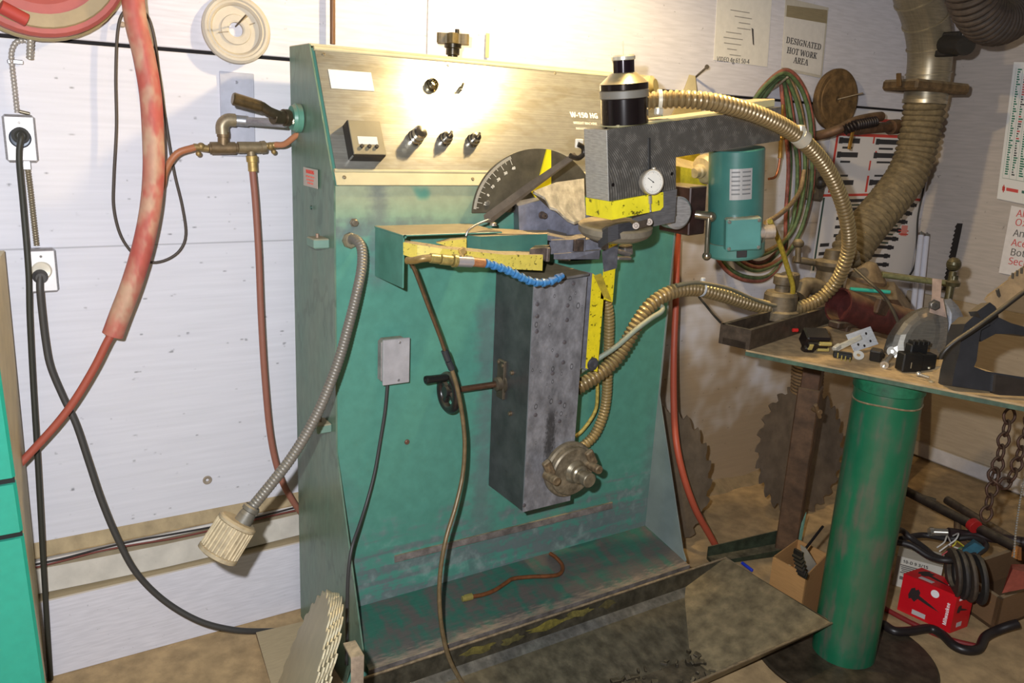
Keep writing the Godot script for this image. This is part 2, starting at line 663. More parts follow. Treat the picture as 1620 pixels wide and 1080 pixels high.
	for k in 2:
		m = MB.new([rgb(40, 36, 34), rgb(120, 60, 50)][k])
		var p := []
		for i in 14:
			p.append(Vector3(-0.3 + 0.095 * i, 0.334 + 0.004 * sin(i * 1.3 + k) - 0.012 * k, -0.022 - 0.004 * k + 0.002 * sin(i * 2.1)))
		m.tube(crv(p, 0.03), 0.0026, 6)
		tag(put(m, "wire", mat("plain", 0.7)), ["thin black wire lying along the dusty ledge of the left wall", "thin red wire lying just under the black one on the ledge"][k], "wire")
	# grime piled along the foot of the walls
	m = MB.new(rgb(105, 80, 52), 0.5)
	for i in 40:
		var x0 := 1.8 + i * 0.05
		m.loft([Vector3(x0, 0, -0.06), Vector3(x0, 0, 0.0 + 0.008 * sin(i * 1.7)), Vector3(x0, 0.03 + 0.008 * sin(i * 0.9), -0.06)],
			[Vector3(x0 + 0.05, 0, -0.06), Vector3(x0 + 0.05, 0, 0.0 + 0.008 * sin(i * 1.7 + 1.7)), Vector3(x0 + 0.05, 0.03 + 0.008 * sin(i * 0.9 + 0.9), -0.06)])
	structure(put(m, "trim_4", mat("floor", 0.95, 0.0, 2.0)))
	# a thin brown conduit and a plug in the wall
	m = MB.new(rgb(128, 92, 62))
	m.cyl(Vector3(0.8467, 1.6816, -0.03), Vector3(0.8483, 1.8879, -0.03), 0.007)
	tag(put(m, "copper_pipe", mat("cast", 0.5, 0.3)), "thin brown vertical pipe on the wall above the grinder's left corner", "pipe")
	m = MB.new(rgb(150, 138, 122), 0.5)
	m.lathe(Vector3(0.4715, 0.4623, -0.06), Vector3.BACK, [Vector2(0.013, -0.01), Vector2(0.013, 0.002), Vector2(0.010, 0.003), Vector2(0, -0.002)], 18)
	tag(put(m, "wooden_plug", mat("wood", 0.8)), "round dusty plug in the white wall below the red hose", "plug")

func printed_wood() -> StandardMaterial3D:
	return mat("wood", 0.8, 0.0, 1.4)

func build_left_wall():
	var zinc := mat("streak", 0.38, 0.75, 6.0)
	# two handy boxes with plugs
	for k in 2:
		var t := thing("outlet_box", ["upper surface-mounted metal outlet box with a black plug under the hose reel", "lower surface-mounted metal outlet box behind two black cords"][k], "outlet", "metal outlet boxes on the left wall")
		var c: Vector3 = [Vector3(0.0905, 1.4087, -0.045), Vector3(0.1076, 1.0973, -0.045)][k]
		var m := MB.new(rgb(205, 204, 205))
		m.box(c + Vector3(0, 0, -0.001), Vector3(0.066, 0.108, 0.028), Basis(), 0.006)
		put(m, "box", zinc, t)
		m = MB.new(rgb(235, 232, 232))
		m.box(c + Vector3(0, 0, 0.0155), Vector3(0.058, 0.098, 0.005), Basis(), 0.002)
		var plate := put(m, "cover_plate", mat("plain", 0.45, 0.2), t)
		bolt(plate, c + Vector3(0.0, 0.036, 0.018), Vector3.BACK, 0.003, 0.002, rgb(140, 135, 130), "screw")
		var r: float = [0.023, 0.022][k]
		m = MB.new([rgb(70, 76, 86), rgb(225, 218, 200)][k])
		m.lathe(c + Vector3(-0.001, 0.002, 0.017), Vector3.BACK, [Vector2(r, 0), Vector2(r, 0.004), Vector2(r * 0.85, 0.006), Vector2(0, 0.004)], 28)
		put(m, "receptacle", mat("plain", 0.4, 0.3), t)
	var m := MB.new(rgb(52, 50, 46))
	var p := Vector3(0.0906, 1.4165, -0.03)
	m.lathe(p, Vector3.BACK, [Vector2(0.019, 0), Vector2(0.019, 0.012), Vector2(0.013, 0.026), Vector2(0.008, 0.03), Vector2(0, 0.03)], 20)
	m.tube(crv([p + Vector3(0, 0.004, 0.02), p + Vector3(0, -0.004, 0.032), Vector3(0.0823, 1.3666, 0), Vector3(0.081, 1.2501, -0.01), Vector3(0.0779, 1.1012, -0.005), Vector3(0.071, 0.993, -0.0075), Vector3(0.0638, 0.8332, -0.01), Vector3(0.0573, 0.6715, 0), Vector3(0.0507, 0.5222, 0.01), Vector3(0.0441, 0.3648, 0.012), Vector3(0.0372, 0.182, 0.012), Vector3(0.0308, 0.0011, 0.012)]), 0.0068, 10)
	tag(put(m, "power_cord", mat("plain", 0.55)), "black plug and cord hanging straight down from the upper outlet box", "cord")
	m = MB.new(rgb(64, 62, 60))
	p = Vector3(0.1017, 1.0862, -0.03)
	m.lathe(p, Vector3.BACK, [Vector2(0.017, 0), Vector2(0.017, 0.014), Vector2(0.011, 0.03), Vector2(0, 0.03)], 20)
	m.tube(crv([p + Vector3(0, 0.005, 0.022), Vector3(0.0979, 1.0626, 0), Vector3(0.0972, 1.0081, 0), Vector3(0.0985, 0.9289, 0), Vector3(0.1036, 0.8651, 0.005), Vector3(0.1243, 0.785, 0.01), Vector3(0.1459, 0.7145, 0.02), Vector3(0.1657, 0.6117, 0.03), Vector3(0.1861, 0.5058, 0.04), Vector3(0.2146, 0.3949, 0.05), Vector3(0.2523, 0.2874, 0.06), Vector3(0.3164, 0.1877, 0.07), Vector3(0.3998, 0.11, 0.09), Vector3(0.4906, 0.0585, 0.1), Vector3(0.5828, 0.0185, 0.09), Vector3(0.6867, -0.0265, 0.06)]), 0.0085, 10)
	tag(put(m, "power_cord", mat("rubber", 0.55)), "thick black cord sweeping from the lower outlet box down to the floor", "cord")
	# armoured cable between reel, boxes
	m = MB.new(rgb(190, 182, 170))
	m.hose(crv([Vector3(0.127, 1.6694, 0.02), Vector3(0.1283, 1.631, 0), Vector3(0.1243, 1.5883, -0.02)]), 0.0078, 0.008, 0.0014, 10)
	tag(put(m, "armored_cable", mat("streak", 0.4, 0.5)), "short length of armored cable dangling below the hose reel", "cable")
	var t := thing("conduit", "spiral metal conduit arching down into the upper outlet box", "conduit")
	m = MB.new(rgb(198, 190, 180))
	m.hose(crv([Vector3(0.1202, 1.6272, -0.045), Vector3(0.1024, 1.6229, -0.045), Vector3(0.0905, 1.6002, -0.045), Vector3(0.0888, 1.5686, -0.045), Vector3(0.0893, 1.5202, -0.045), Vector3(0.0895, 1.467, -0.045)]), 0.0062, 0.008, 0.0013, 10)
	put(m, "conduit_tube", mat("streak", 0.4, 0.5), t)
	m = MB.new(rgb(190, 190, 192))
	m.box(Vector3(0.0961, 1.5789, -0.05), Vector3(0.032, 0.01, 0.018), Basis(), 0.002)
	put(m, "strap_clamp", zinc, t)
	m = MB.new(rgb(150, 140, 120), 0.4)
	m.cyl(Vector3(0.0935, 1.47, -0.045), Vector3(0.1147, 1.4654, -0.045), 0.004)
	put(m, "set_screw", zinc, t)
	t = thing("conduit", "spiral metal conduit running from the upper outlet box to the lower one", "conduit")
	m = MB.new(rgb(150, 138, 116), 0.4)
	m.hose(crv([Vector3(0.0991, 1.3467, -0.045), Vector3(0.1006, 1.2908, -0.045), Vector3(0.1012, 1.2234, -0.045), Vector3(0.1021, 1.1579, -0.045)]), 0.0068, 0.006, 0.0014, 10)
	put(m, "conduit_tube", mat("streak", 0.4, 0.5), t)
	m = MB.new(rgb(230, 228, 226))
	m.box(Vector3(0.0965, 1.3467, -0.045), Vector3(0.02, 0.018, 0.02), Basis(), 0.002)
	put(m, "connector", zinc, t)
	# hose reel
	t = thing("hose_reel", "red hose reel with a dusty rim at the top left corner", "hose reel")
	var rc := Vector3(0.1488, 1.8183, 0.08)
	m = MB.new(rgb(162, 146, 108), 0.3)
	m.lathe(rc + Vector3(0, 0, -0.10), Vector3.BACK, [Vector2(0, 0), Vector2(0.19, 0), Vector2(0.193, 0.008), Vector2(0.193, 0.035), Vector2(0.188, 0.04), Vector2(0.0, 0.04)], 48)
	put(m, "rim", mat("paint", 0.6), t)
	m = MB.new(rgb(172, 86, 76))
	m.lathe(rc + Vector3(0, 0, -0.065), Vector3.BACK, [Vector2(0.1, 0), Vector2(0.182, 0), Vector2(0.187, 0.006), Vector2(0.187, 0.05), Vector2(0.180, 0.058), Vector2(0.12, 0.058), Vector2(0.1, 0.05)], 48)
	put(m, "drum", mat("rubber", 0.6), t)
	m = MB.new(rgb(168, 146, 108), 0.3)
	m.lathe(rc + Vector3(0, 0, -0.01), Vector3.BACK, [Vector2(0.14, 0), Vector2(0.167, 0), Vector2(0.17, 0.004), Vector2(0.167, 0.008), Vector2(0.14, 0.008)], 48)
	put(m, "side_ring", mat("paint", 0.6), t)
	m = MB.new(rgb(170, 60, 50))
	m.cyl(Vector3(0.0725, 1.6831, 0.1), Vector3(0.1192, 1.6611, 0.09), 0.014)
	put(m, "spoke", mat("rubber", 0.6), t)
	# air hose with its cracked sleeve
	t = thing("air_hose", "red air hose in a thick faded cracked red sleeve coming off the reel", "hose")
	m = MB.new(rgb(204, 128, 108))
	var sl := crv([Vector3(0.3319, 1.7783, 0.09), Vector3(0.3352, 1.6856, 0.09), Vector3(0.3488, 1.605, 0.09), Vector3(0.3576, 1.5216, 0.0888), Vector3(0.3582, 1.4356, 0.0875), Vector3(0.3546, 1.3474, 0.0863), Vector3(0.3424, 1.2573, 0.085), Vector3(0.32, 1.1659, 0.0838), Vector3(0.2889, 1.0739, 0.0825), Vector3(0.2604, 1.0048, 0.0812), Vector3(0.2386, 0.9507, 0.08)], 0.02)
	m.tube(sl, 0.0245, 18)
	put(m, "sleeve", sleeve_mat(), t)
	m = MB.new(rgb(164, 82, 64))
	m.tube(crv([Vector3(0.25, 0.9736, 0.08), Vector3(0.2263, 0.936, 0.08), Vector3(0.1945, 0.8738, 0.075), Vector3(0.1477, 0.7972, 0.07), Vector3(0.1022, 0.737, 0.065), Vector3(0.0433, 0.6728, 0.06), Vector3(0.0141, 0.6436, 0.06)]), 0.0098, 12)
	put(m, "hose", mat("rubber", 0.55), t)
	# loop of grey wire on a nail
	m = MB.new(rgb(74, 66, 58))
	m.tube(crv([Vector3(0.329, 1.7079, -0.035), Vector3(0.3136, 1.6639, -0.035), Vector3(0.3026, 1.5624, -0.035), Vector3(0.2959, 1.4441, -0.035), Vector3(0.2819, 1.3224, -0.035), Vector3(0.2765, 1.2449, -0.035), Vector3(0.289, 1.1734, -0.035), Vector3(0.3197, 1.1238, -0.035), Vector3(0.3563, 1.1057, -0.035), Vector3(0.395, 1.1122, -0.035), Vector3(0.4275, 1.1358, -0.035), Vector3(0.4437, 1.1769, -0.035), Vector3(0.4381, 1.2509, -0.035), Vector3(0.4228, 1.3393, -0.035), Vector3(0.41, 1.4638, -0.035), Vector3(0.4013, 1.5692, -0.035), Vector3(0.3948, 1.6571, -0.035), Vector3(0.382, 1.7064, -0.035), Vector3(0.3575, 1.7194, -0.035)], 0.012, true), 0.0036, 8, true)
	tag(put(m, "wire_loop", mat("plain", 0.6)), "long loop of dark wire hanging on the wall behind the red sleeve", "wire")
	m = MB.new(rgb(180, 160, 140), 0.4)
	m.lathe(Vector3(0.326, 1.6815, -0.046), Vector3.BACK, [Vector2(0.007, -0.005), Vector2(0.007, 0.004), Vector2(0.004, 0.008), Vector2(0, 0.008)], 14)
	tag(put(m, "wall_bolt", mat("paint", 0.8)), "small dusty bolt head in the wall beside the wire loop", "bolt")
	# lathe-turned white wheel on a nail
	t = thing("wheel", "white dusty grinding wheel backing hung on the wall at upper left", "wheel")
	m = MB.new(rgb(206, 196, 178))
	var wc := Vector3(0.5933, 1.6943, -0.05)
	var ax := Vector3(-0.06, 0.10, 1.0)
	m.lathe(wc, ax, [Vector2(0.018, 0.0), Vector2(0.082, 0), Vector2(0.084, 0.004), Vector2(0.084, 0.018), Vector2(0.078, 0.024), Vector2(0.072, 0.024), Vector2(0.069, 0.020), Vector2(0.064, 0.022), Vector2(0.060, 0.016), Vector2(0.058, 0.010), Vector2(0.038, 0.010), Vector2(0.036, 0.014), Vector2(0.022, 0.014), Vector2(0.018, 0.012), Vector2(0.018, 0)], 56)
	put(m, "rim", mat("paint", 0.7), t)
	m = MB.new(rgb(150, 138, 120))
	m.cyl(wc + Vector3(-0.045, -0.01, 0.011), wc + Vector3(-0.02, -0.006, 0.013), 0.0015)
	m.cyl(wc + Vector3(0.02, 0.01, 0.012), wc + Vector3(0.048, 0.022, 0.011), 0.0015)
	put(m, "score_mark", mat("plain", 0.7), t)
	m = MB.new(rgb(120, 104, 84))
	m.cyl(wc + Vector3(0.0, 0.004, -0.02), wc + Vector3(0.008, 0.032, 0.075), 0.002)
	tag(put(m, "nail", mat("cast", 0.5, 0.5)), "nail sticking out through the middle of the white wheel", "nail")
	# blank cover plate
	t = thing("cover_plate", "blank grey electrical cover plate on the wall behind the copper fittings", "cover plate")
	m = MB.new(rgb(188, 190, 204))
	m.box(Vector3(0.5938, 1.484, -0.057), Vector3(0.088, 0.215, 0.006), Basis(Vector3.BACK, -0.01), 0.002)
	put(m, "plate", mat("paint", 0.5), t)
	bolt(t, Vector3(0.5929, 1.5669, -0.054), Vector3.BACK, 0.004, 0.002, rgb(170, 170, 180), "screw")
	bolt(t, Vector3(0.5848, 1.3926, -0.054), Vector3.BACK, 0.004, 0.002, rgb(170, 170, 180), "screw")
	# air plumbing: elbow, tees, valve
	t = thing("pipe_fittings", "dirty brass tee and elbow fittings joining air hoses beside the grinder", "pipe fittings")
	var brass := mat("cast", 0.5, 0.55, 6.0)
	m = MB.new(rgb(142, 118, 88), 0.5)
	m.cyl(Vector3(0.5033, 1.4008, 0.02), Vector3(0.5646, 1.4024, 0.02), 0.0155); m.cyl(Vector3(0.4986, 1.3992, 0.02), Vector3(0.571, 1.4026, 0.02), 0.012)
	m.cyl(Vector3(0.5345, 1.4016, 0.02), Vector3(0.5359, 1.4362, 0.02), 0.0135)
	m.cyl(Vector3(0.5356, 1.4284, 0.02), Vector3(0.5361, 1.4424, 0.02), 0.0155)
	put(m, "tee", brass, t)
	m = MB.new(rgb(158, 140, 108), 0.6)
	m.cyl(Vector3(0.571, 1.4041, 0.02), Vector3(0.636, 1.4058, 0.02), 0.0145); m.cyl(Vector3(0.6033, 1.405, 0.02), Vector3(0.6069, 1.368, 0.02), 0.011)
	m.cyl(Vector3(0.6294, 1.4056, 0.02), Vector3(0.6427, 1.4076, 0.02), 0.016)
	put(m, "tee", brass, t)
	m = MB.new(rgb(176, 160, 132), 0.5)
	m.tube(crv([Vector3(0.5343, 1.4361, 0.02), Vector3(0.5352, 1.458, 0.02), Vector3(0.5482, 1.4709, 0.02), Vector3(0.5671, 1.4717, 0.02)], 0.004), 0.0165, 14)
	put(m, "elbow", mat("cast", 0.45, 0.6, 6.0), t)
	m = MB.new(rgb(178, 180, 186), 0.3)
	m.cyl(Vector3(0.564, 1.4716, 0.02), Vector3(0.5979, 1.4701, 0.03), 0.0135); m.cyl(Vector3(0.5931, 1.4699, 0.03), Vector3(0.6663, 1.4706, 0.12), 0.011)
	put(m, "nipple", mat("cast", 0.4, 0.6, 6.0), t)
	for k in 2:
		m = MB.new(rgb(176, 148, 96), 0.4)
		var cl: Array = [[Vector3(0.4621, 1.4029, 0.02), Vector3(0.4986, 1.3992, 0.02), Vector3(0.4724, 1.3864, 0.025), Vector3(0.4804, 1.4034, 0.02)], [Vector3(0.6427, 1.4092, 0.02), Vector3(0.6731, 1.4137, 0.03), Vector3(0.6625, 1.3954, 0.025), Vector3(0.6545, 1.4098, 0.025)]][k]
		m.cyl(cl[0], cl[1], 0.0085); m.ball(cl[2], 0.007); m.ball(cl[3], 0.0105)
		put(m, "hose_clamp", brass, t)
	m = MB.new(rgb(204, 172, 106), 0.4)
	m.cyl(Vector3(0.607, 1.3713, 0.02), Vector3(0.6078, 1.3437, 0.02), 0.012); m.cyl(Vector3(0.6058, 1.3842, 0.02), Vector3(0.6069, 1.368, 0.02), 0.0145)
	put(m, "nut", brass, t)
	m = MB.new(rgb(170, 108, 72))
	m.tube(crv([Vector3(0.3598, 1.2634, 0), Vector3(0.3856, 1.3009, 0), Vector3(0.3951, 1.3423, 0.01), Vector3(0.4222, 1.385, 0.02), Vector3(0.4651, 1.4014, 0.02)]), 0.0088, 12)
	tag(put(m, "air_hose", mat("rubber", 0.5)), "short orange hose curving behind the red sleeve into the brass tee", "hose")
	m = MB.new(rgb(144, 94, 78))
	m.tube(crv([Vector3(0.6064, 1.3518, 0.02), Vector3(0.6114, 1.2634, 0.0217), Vector3(0.6151, 1.1288, 0.0233), Vector3(0.6162, 0.9545, 0.025), Vector3(0.6209, 0.7727, 0.0267), Vector3(0.6317, 0.6013, 0.0283), Vector3(0.6537, 0.4803, 0.03), Vector3(0.6892, 0.3923, 0.03), Vector3(0.7483, 0.2867, 0.01)]), 0.0092, 12)
	tag(put(m, "air_hose", mat("rubber", 0.55)), "faded red hose dropping from the brass tee down beside the grinder", "hose")
	m = MB.new(rgb(178, 120, 84))
	m.tube(crv([Vector3(0.6664, 1.4136, 0.03), Vector3(0.6837, 1.4166, 0.05), Vector3(0.7013, 1.4376, 0.08), Vector3(0.7183, 1.4548, 0.1)]), 0.0078, 12)
	tag(put(m, "air_hose", mat("rubber", 0.55)), "stub of orange hose running from the tee behind the grinder", "hose")

func sleeve_mat() -> StandardMaterial3D:
	var w := 256
	var im := seam(w, w, 0.014, 51, 4)
	var a := im.get_data()
	var f := seam(w, w, 0.05, 53, 3).get_data()
	var out := PackedByteArray()
	out.resize(w * w * 3)
	for i in w * w:
		var k := smoothstep(0.35, 0.7, a[i] / 255.0)
		var q := 0.88 + 0.12 * f[i] / 255.0
		out[i * 3] = int(q * lerpf(184, 196, k)); out[i * 3 + 1] = int(q * lerpf(88, 158, k)); out[i * 3 + 2] = int(q * lerpf(76, 130, k))
	var m := printed(Image.create_from_data(w, w, false, Image.FORMAT_RGB8, out), 0.65)
	m.vertex_color_use_as_albedo = false
	m.uv1_triplanar = true
	m.uv1_world_triplanar = true
	m.uv1_scale = Vector3(3.4, 1.6, 3.4)
	return m

const PN := Vector3(0, 0.4495, 0.8933)
const PU := Vector3(0, 0.8933, -0.4495)
const GREEN := Color8(84, 138, 122)

func machine_print(kind: int) -> Image:
	# 0 front sheet, 1 tray floor, 2 side sheet, 3 brushed control panel
	var w := 720
	var h := 720
	var big := seam(w, h, 0.006, 61 + kind, 4).get_data()
	var fine := seam(w, h, 0.03, 71 + kind, 5).get_data()
	var st: Image
	if kind == 0:
		st = seam(30, h, 0.04, 81, 4)
	elif kind == 3:
		st = seam(24, h, 0.09, 84, 4)
	else:
		st = seam(w, 40, 0.022, 82 + kind, 5)
	st.resize(w, h, Image.INTERPOLATE_CUBIC)
	var sk := st.get_data()
	var out := PackedByteArray()
	out.resize(w * h * 3)
	for y in h:
		var v := float(y) / h
		for x in w:
			var u := float(x) / w
			var i := y * w + x
			var B := big[i] / 255.0
			var F := fine[i] / 255.0
			var S := sk[i] / 255.0
			var r := 84.0
			var g := 144.0
			var b := 128.0
			var q := 0.94 + 0.1 * (F - 0.5)
			if kind == 0:
				# scuffed to primer low down, dusty under the panel, greyed beside the column
				var e := (F - 0.5) * 0.5 + (S - 0.5) * 0.5 + (B - 0.5) * 0.3
				var dust := smoothstep(0.16, 0.0, v) * smoothstep(0.55, 0.3, u) * smoothstep(0.3, 0.6, B + 0.15) * 0.8
				var low := smoothstep(0.80, 0.93, v + e * 0.28) * 0.85
				low = maxf(low, smoothstep(0.1, 0.0, u + e * 0.1) * smoothstep(0.55, 0.85, v) * 0.5)
				var grey := smoothstep(0.05, 0.0, absf(u - 0.40) + e * 0.06) * smoothstep(0.25, 0.3, v) * 0.55
				grey = maxf(grey, smoothstep(0.03, 0.0, absf(v - 0.09) + e * 0.05) * smoothstep(0.0, 0.5, 0.5 - u) * 0.8)
				grey = maxf(grey, 0.6 * smoothstep(0.04, 0.0, absf(u - 0.10) + e * 0.05) * smoothstep(0.24, 0.18, v))
				grey = maxf(grey, smoothstep(0.06, 0.0, 1.0 - u + e * 0.06) * smoothstep(0.5, 0.9, v) * 0.6)
				r = lerpf(r, 178, dust); g = lerpf(g, 172, dust); b = lerpf(b, 140, dust)
				var gm := maxf(low * smoothstep(0.35, 0.6, S * 0.6 + F * 0.5), grey)
				r = lerpf(r, 106, gm); g = lerpf(g, 112, gm); b = lerpf(b, 114, gm)
				var lt := smoothstep(0.5, 0.85, F * 0.5 + B * 0.5) * smoothstep(0.7, 0.95, v) * 0.5
				r = lerpf(r, 150, lt); g = lerpf(g, 176, lt); b = lerpf(b, 166, lt)
			elif kind == 1:
				var sl := smoothstep(0.2, 0.75, S * 0.8 + B * 0.3 + (F - 0.5) * 0.25 + (v - 0.5) * 0.2)
				r = lerpf(52, 92, sl); g = lerpf(104, 86, sl); b = lerpf(88, 82, sl)
				var br := smoothstep(0.82, 1.0, v + (F - 0.5) * 0.2) * 0.8
				r = lerpf(r, 148, br); g = lerpf(g, 130, br); b = lerpf(b, 112, br)
				var sp := 0.0
				r += sp
			elif kind == 2:
				r = lerpf(96, 116, B); g = lerpf(130, 134, B); b = lerpf(112, 114, B)
				q = 0.9 + 0.16 * (F - 0.5)
				var wv := smoothstep(0.04, 0.0, absf(fmod(v * 5.0 + B * 0.9, 1.0) - 0.5) - 0.02) * 0.10
				q -= wv
			else:
				var gy := 0.86 + 0.14 * S
				r = 184 * gy; g = 181 * gy; b = 170 * gy
				var st2 := smoothstep(0.45, 0.7, B) * 0.45
				r = lerpf(r, 150, st2); g = lerpf(g, 142, st2); b = lerpf(b, 120, st2)
			out[i * 3] = int(clampf(r * q, 0, 255)); out[i * 3 + 1] = int(clampf(g * q, 0, 255)); out[i * 3 + 2] = int(clampf(b * q, 0, 255))
	return Image.create_from_data(w, h, false, Image.FORMAT_RGB8, out)

func onpanel(u: float, v: float, o := 0.0) -> Vector3:   # u metres from the left edge, v metres up the slope
	return Vector3(0.706, 1.335, 0.347) + Vector3.RIGHT * u + PU * v + PN * o

var machine: Node3D

func build_machine():
	var t := thing("saw_sharpener", "large green band saw sharpening machine with slanted steel control panel against white wall", "machine")
	machine = t
	var x0 := 0.706
	var x1 := 1.816
	var xf := Transform3D(Basis(Vector3.BACK, Vector3.UP, Vector3.LEFT), Vector3(x1 - 0.004, 0, 0))   # x of outline -> world z, depth runs toward -x
	var m := MB.new(GREEN)
	m.prism(PackedVector2Array([Vector2(0.04, 0), Vector2(0.40, 0), Vector2(0.344, 0.10), Vector2(0.344, 1.333), Vector2(0.184, 1.652), Vector2(0.04, 1.652)]), Transform3D(xf.basis, Vector3(1.66, 0, 0)), 1.66 - x0 - 0.004)
	put(m, "cabinet_body", mat("paint", 0.42, 0.0, 1.5, 0.3), t)
	# sheet-metal sides that run forward as tray cheeks
	var prof := [Vector2(0.038, 0), Vector2(0.405, 0), Vector2(0.45, 0.10), Vector2(0.545, 0.135), Vector2(0.548, 0.160), Vector2(0.53, 0.185), Vector2(0.352, 0.66), Vector2(0.349, 1.338), Vector2(0.188, 1.660), Vector2(0.038, 1.660)]
	for s in 2:
		m = MB.new(Color.WHITE if s == 0 else rgb(124, 136, 134))
		if s == 0:
			m.prism(PackedVector2Array(prof), Transform3D(xf.basis, Vector3(x0 + 0.004, 0, 0)), 0.004)
			for i in m.v.size():
				m.uv[i] = Vector2(m.v[i].z / 0.56, 1.0 - m.v[i].y / 1.66)
			put(m, "side_sheet", printed(machine_print(2), 0.35), t)
		else:
			m.prism(PackedVector2Array([Vector2(0.336, 0.10), Vector2(0.545, 0.135), Vector2(0.548, 0.160), Vector2(0.53, 0.185), Vector2(0.352, 0.66), Vector2(0.349, 1.338), Vector2(0.336, 1.338)]), Transform3D(xf.basis, Vector3(x1, 0, 0)), 0.004)
			put(m, "side_sheet", mat("paint", 0.4, 0.0, 1.2), t)
	m = MB.new(GREEN)
	m.prism(PackedVector2Array([Vector2(0.04, 1.30), Vector2(0.345, 1.30), Vector2(0.345, 1.334), Vector2(0.186, 1.656), Vector2(0.04, 1.656)]), Transform3D(xf.basis, Vector3(x1, 0, 0)), 0.15)
	put(m, "top_cheek", mat("paint", 0.42, 0.0, 1.5), t)
	# front
	m = MB.new(Color.WHITE)
	m.sheet(Vector3(x0 + 0.004, 0.185, 0.347), Vector3(x1 - 0.004, 0.185, 0.347), Vector3(x1 - 0.004, 1.335, 0.347), Vector3(x0 + 0.004, 1.335, 0.347), 0.003)
	put(m, "front_sheet", printed(machine_print(0), 0.4), t)
	m = MB.new(Color.WHITE)
	m.sheet(Vector3(x0 + 0.004, 0.15, 0.565), Vector3(x1 - 0.004, 0.15, 0.565), Vector3(x1 - 0.004, 0.19, 0.345), Vector3(x0 + 0.004, 0.19, 0.345), 0.003)
	put(m, "tray_floor", printed(machine_print(1), 0.42), t)
	m = MB.new(rgb(120, 112, 108), 0.6)
	m.box(Vector3((x0 + x1) / 2, 0.142, 0.565), Vector3(x1 - x0 - 0.004, 0.022, 0.005), Basis(), 0.001)
	put(m, "tray_lip", mat("rough", 0.6, 0.2, 2.0), t)
	m = MB.new(rgb(132, 122, 116), 0.8)
	m.loft([Vector3(0.8755, 0.3201, 0.347), Vector3(0.8758, 0.2965, 0.347), Vector3(0.8716, 0.3022, 0.356), Vector3(0.8714, 0.3218, 0.356)], [Vector3(1.6555, 0.3134, 0.347), Vector3(1.6581, 0.2877, 0.347), Vector3(1.6502, 0.2935, 0.356), Vector3(1.6481, 0.3144, 0.356)])
	put(m, "drip_rail", mat("rough", 0.6, 0.0, 2.0), t)
	# control panel
	m = MB.new(Color.WHITE)
	m.sheet(onpanel(0.012, 0.0, 0.004), onpanel(1.1, 0.0, 0.004), onpanel(1.1, 0.352, 0.004), onpanel(0.012, 0.352, 0.004), 0.004)
	var pm := printed(machine_print(3), 0.3, 0.6)
	var panel := put(m, "control_panel", pm, t)
	m = MB.new(rgb(206, 196, 160))
	m.tube([onpanel(0.01, 0.352, 0.003), onpanel(1.105, 0.352, 0.003)], 0.006, 10)
	m.box(Vector3((x0 + x1) / 2, 1.659, 0.112), Vector3(x1 - x0, 0.006, 0.15), Basis(), 0.002)
	put(m, "top_trim", mat("paint", 0.45), t)
	m = MB.new(rgb(196, 186, 150), 0.3)
	m.tube([onpanel(0.006, 0.036, 0.006), onpanel(1.105, 0.036, 0.006)], 0.005, 10)
	m.box(onpanel(0.555, 0.015, 0.007), Vector3(1.1, 0.032, 0.003), Basis(Vector3.RIGHT, PU, PN), 0.001)
	put(m, "bottom_trim", mat("paint", 0.45), t)
	for p in [Vector3(0.7336, 1.3558, 0.3466), Vector3(1.0836, 1.3535, 0.3478), Vector3(0.7386, 1.638, 0.199), Vector3(1.0814, 1.6388, 0.1986), Vector3(1.4297, 1.6425, 0.1968)]:
		bolt(panel, p, PN, 0.004, 0.003, rgb(150, 140, 118), "screw")
	m = MB.new(rgb(226, 224, 218))
	m.box(Vector3(0.7982, 1.5812, 0.2287), Vector3(0.112, 0.05, 0.0012), Basis(Vector3.RIGHT, PU, PN), 0.0004)
	put(m, "label_plate", mat("plain", 0.5), panel)
	letters(panel, "W-150 HG", Vector3(1.4513, 1.5303, 0.2538), Basis(Vector3.RIGHT, PU, PN), 0.016, rgb(250, 248, 240), "Droid Sans", true, "lettering", true)
	letters(panel, "WRIGHT MACHINE", Vector3(1.4561, 1.508, 0.265), Basis(Vector3.RIGHT, PU, PN), 0.0075, rgb(240, 232, 214), "Droid Sans", false, "lettering", true)
	letters(panel, "INDUSTRIES", Vector3(1.4607, 1.4926, 0.2728), Basis(Vector3.RIGHT, PU, PN), 0.006, rgb(236, 228, 210), "Droid Sans", false, "lettering", true)
	# meter with three buttons
	var mb := Basis(Vector3.RIGHT, PU, PN)
	var mc := Vector3(0.7963, 1.4313, 0.2986)
	m = MB.new(rgb(44, 40, 38))
	m.box(mc + PN * 0.018, Vector3(0.086, 0.092, 0.034), mb, 0.003)
	var meter := put(m, "meter_box", mat("paint", 0.45), t)
	m = MB.new(rgb(150, 142, 118))
	m.box(mc + PN * 0.037, Vector3(0.082, 0.086, 0.004), mb, 0.001)
	put(m, "meter_face", mat("paint", 0.35, 0.3), meter)
	m = MB.new(rgb(214, 212, 206))
	m.box(mc + PN * 0.0394 - PU * 0.008, Vector3(0.05, 0.02, 0.001), mb, 0.0004)
	put(m, "meter_window", mat("plain", 0.2), meter)
	for k in 3:
		m = MB.new(rgb(40, 38, 36))
		m.cyl(mc + PN * 0.038 - PU * 0.024 + Vector3((k - 1) * 0.019, 0, 0), mc + PN * 0.046 - PU * 0.024 + Vector3((k - 1) * 0.019, 0, 0), 0.0045, 14)
		put(m, "button", mat("plain", 0.4), meter)
	# chrome buttons and switches
	var chrome := mat("plain", 0.12, 1.0)
	var q := Vector3(0.9388, 1.4475, 0.2949)
	m = MB.new(rgb(205, 200, 190))
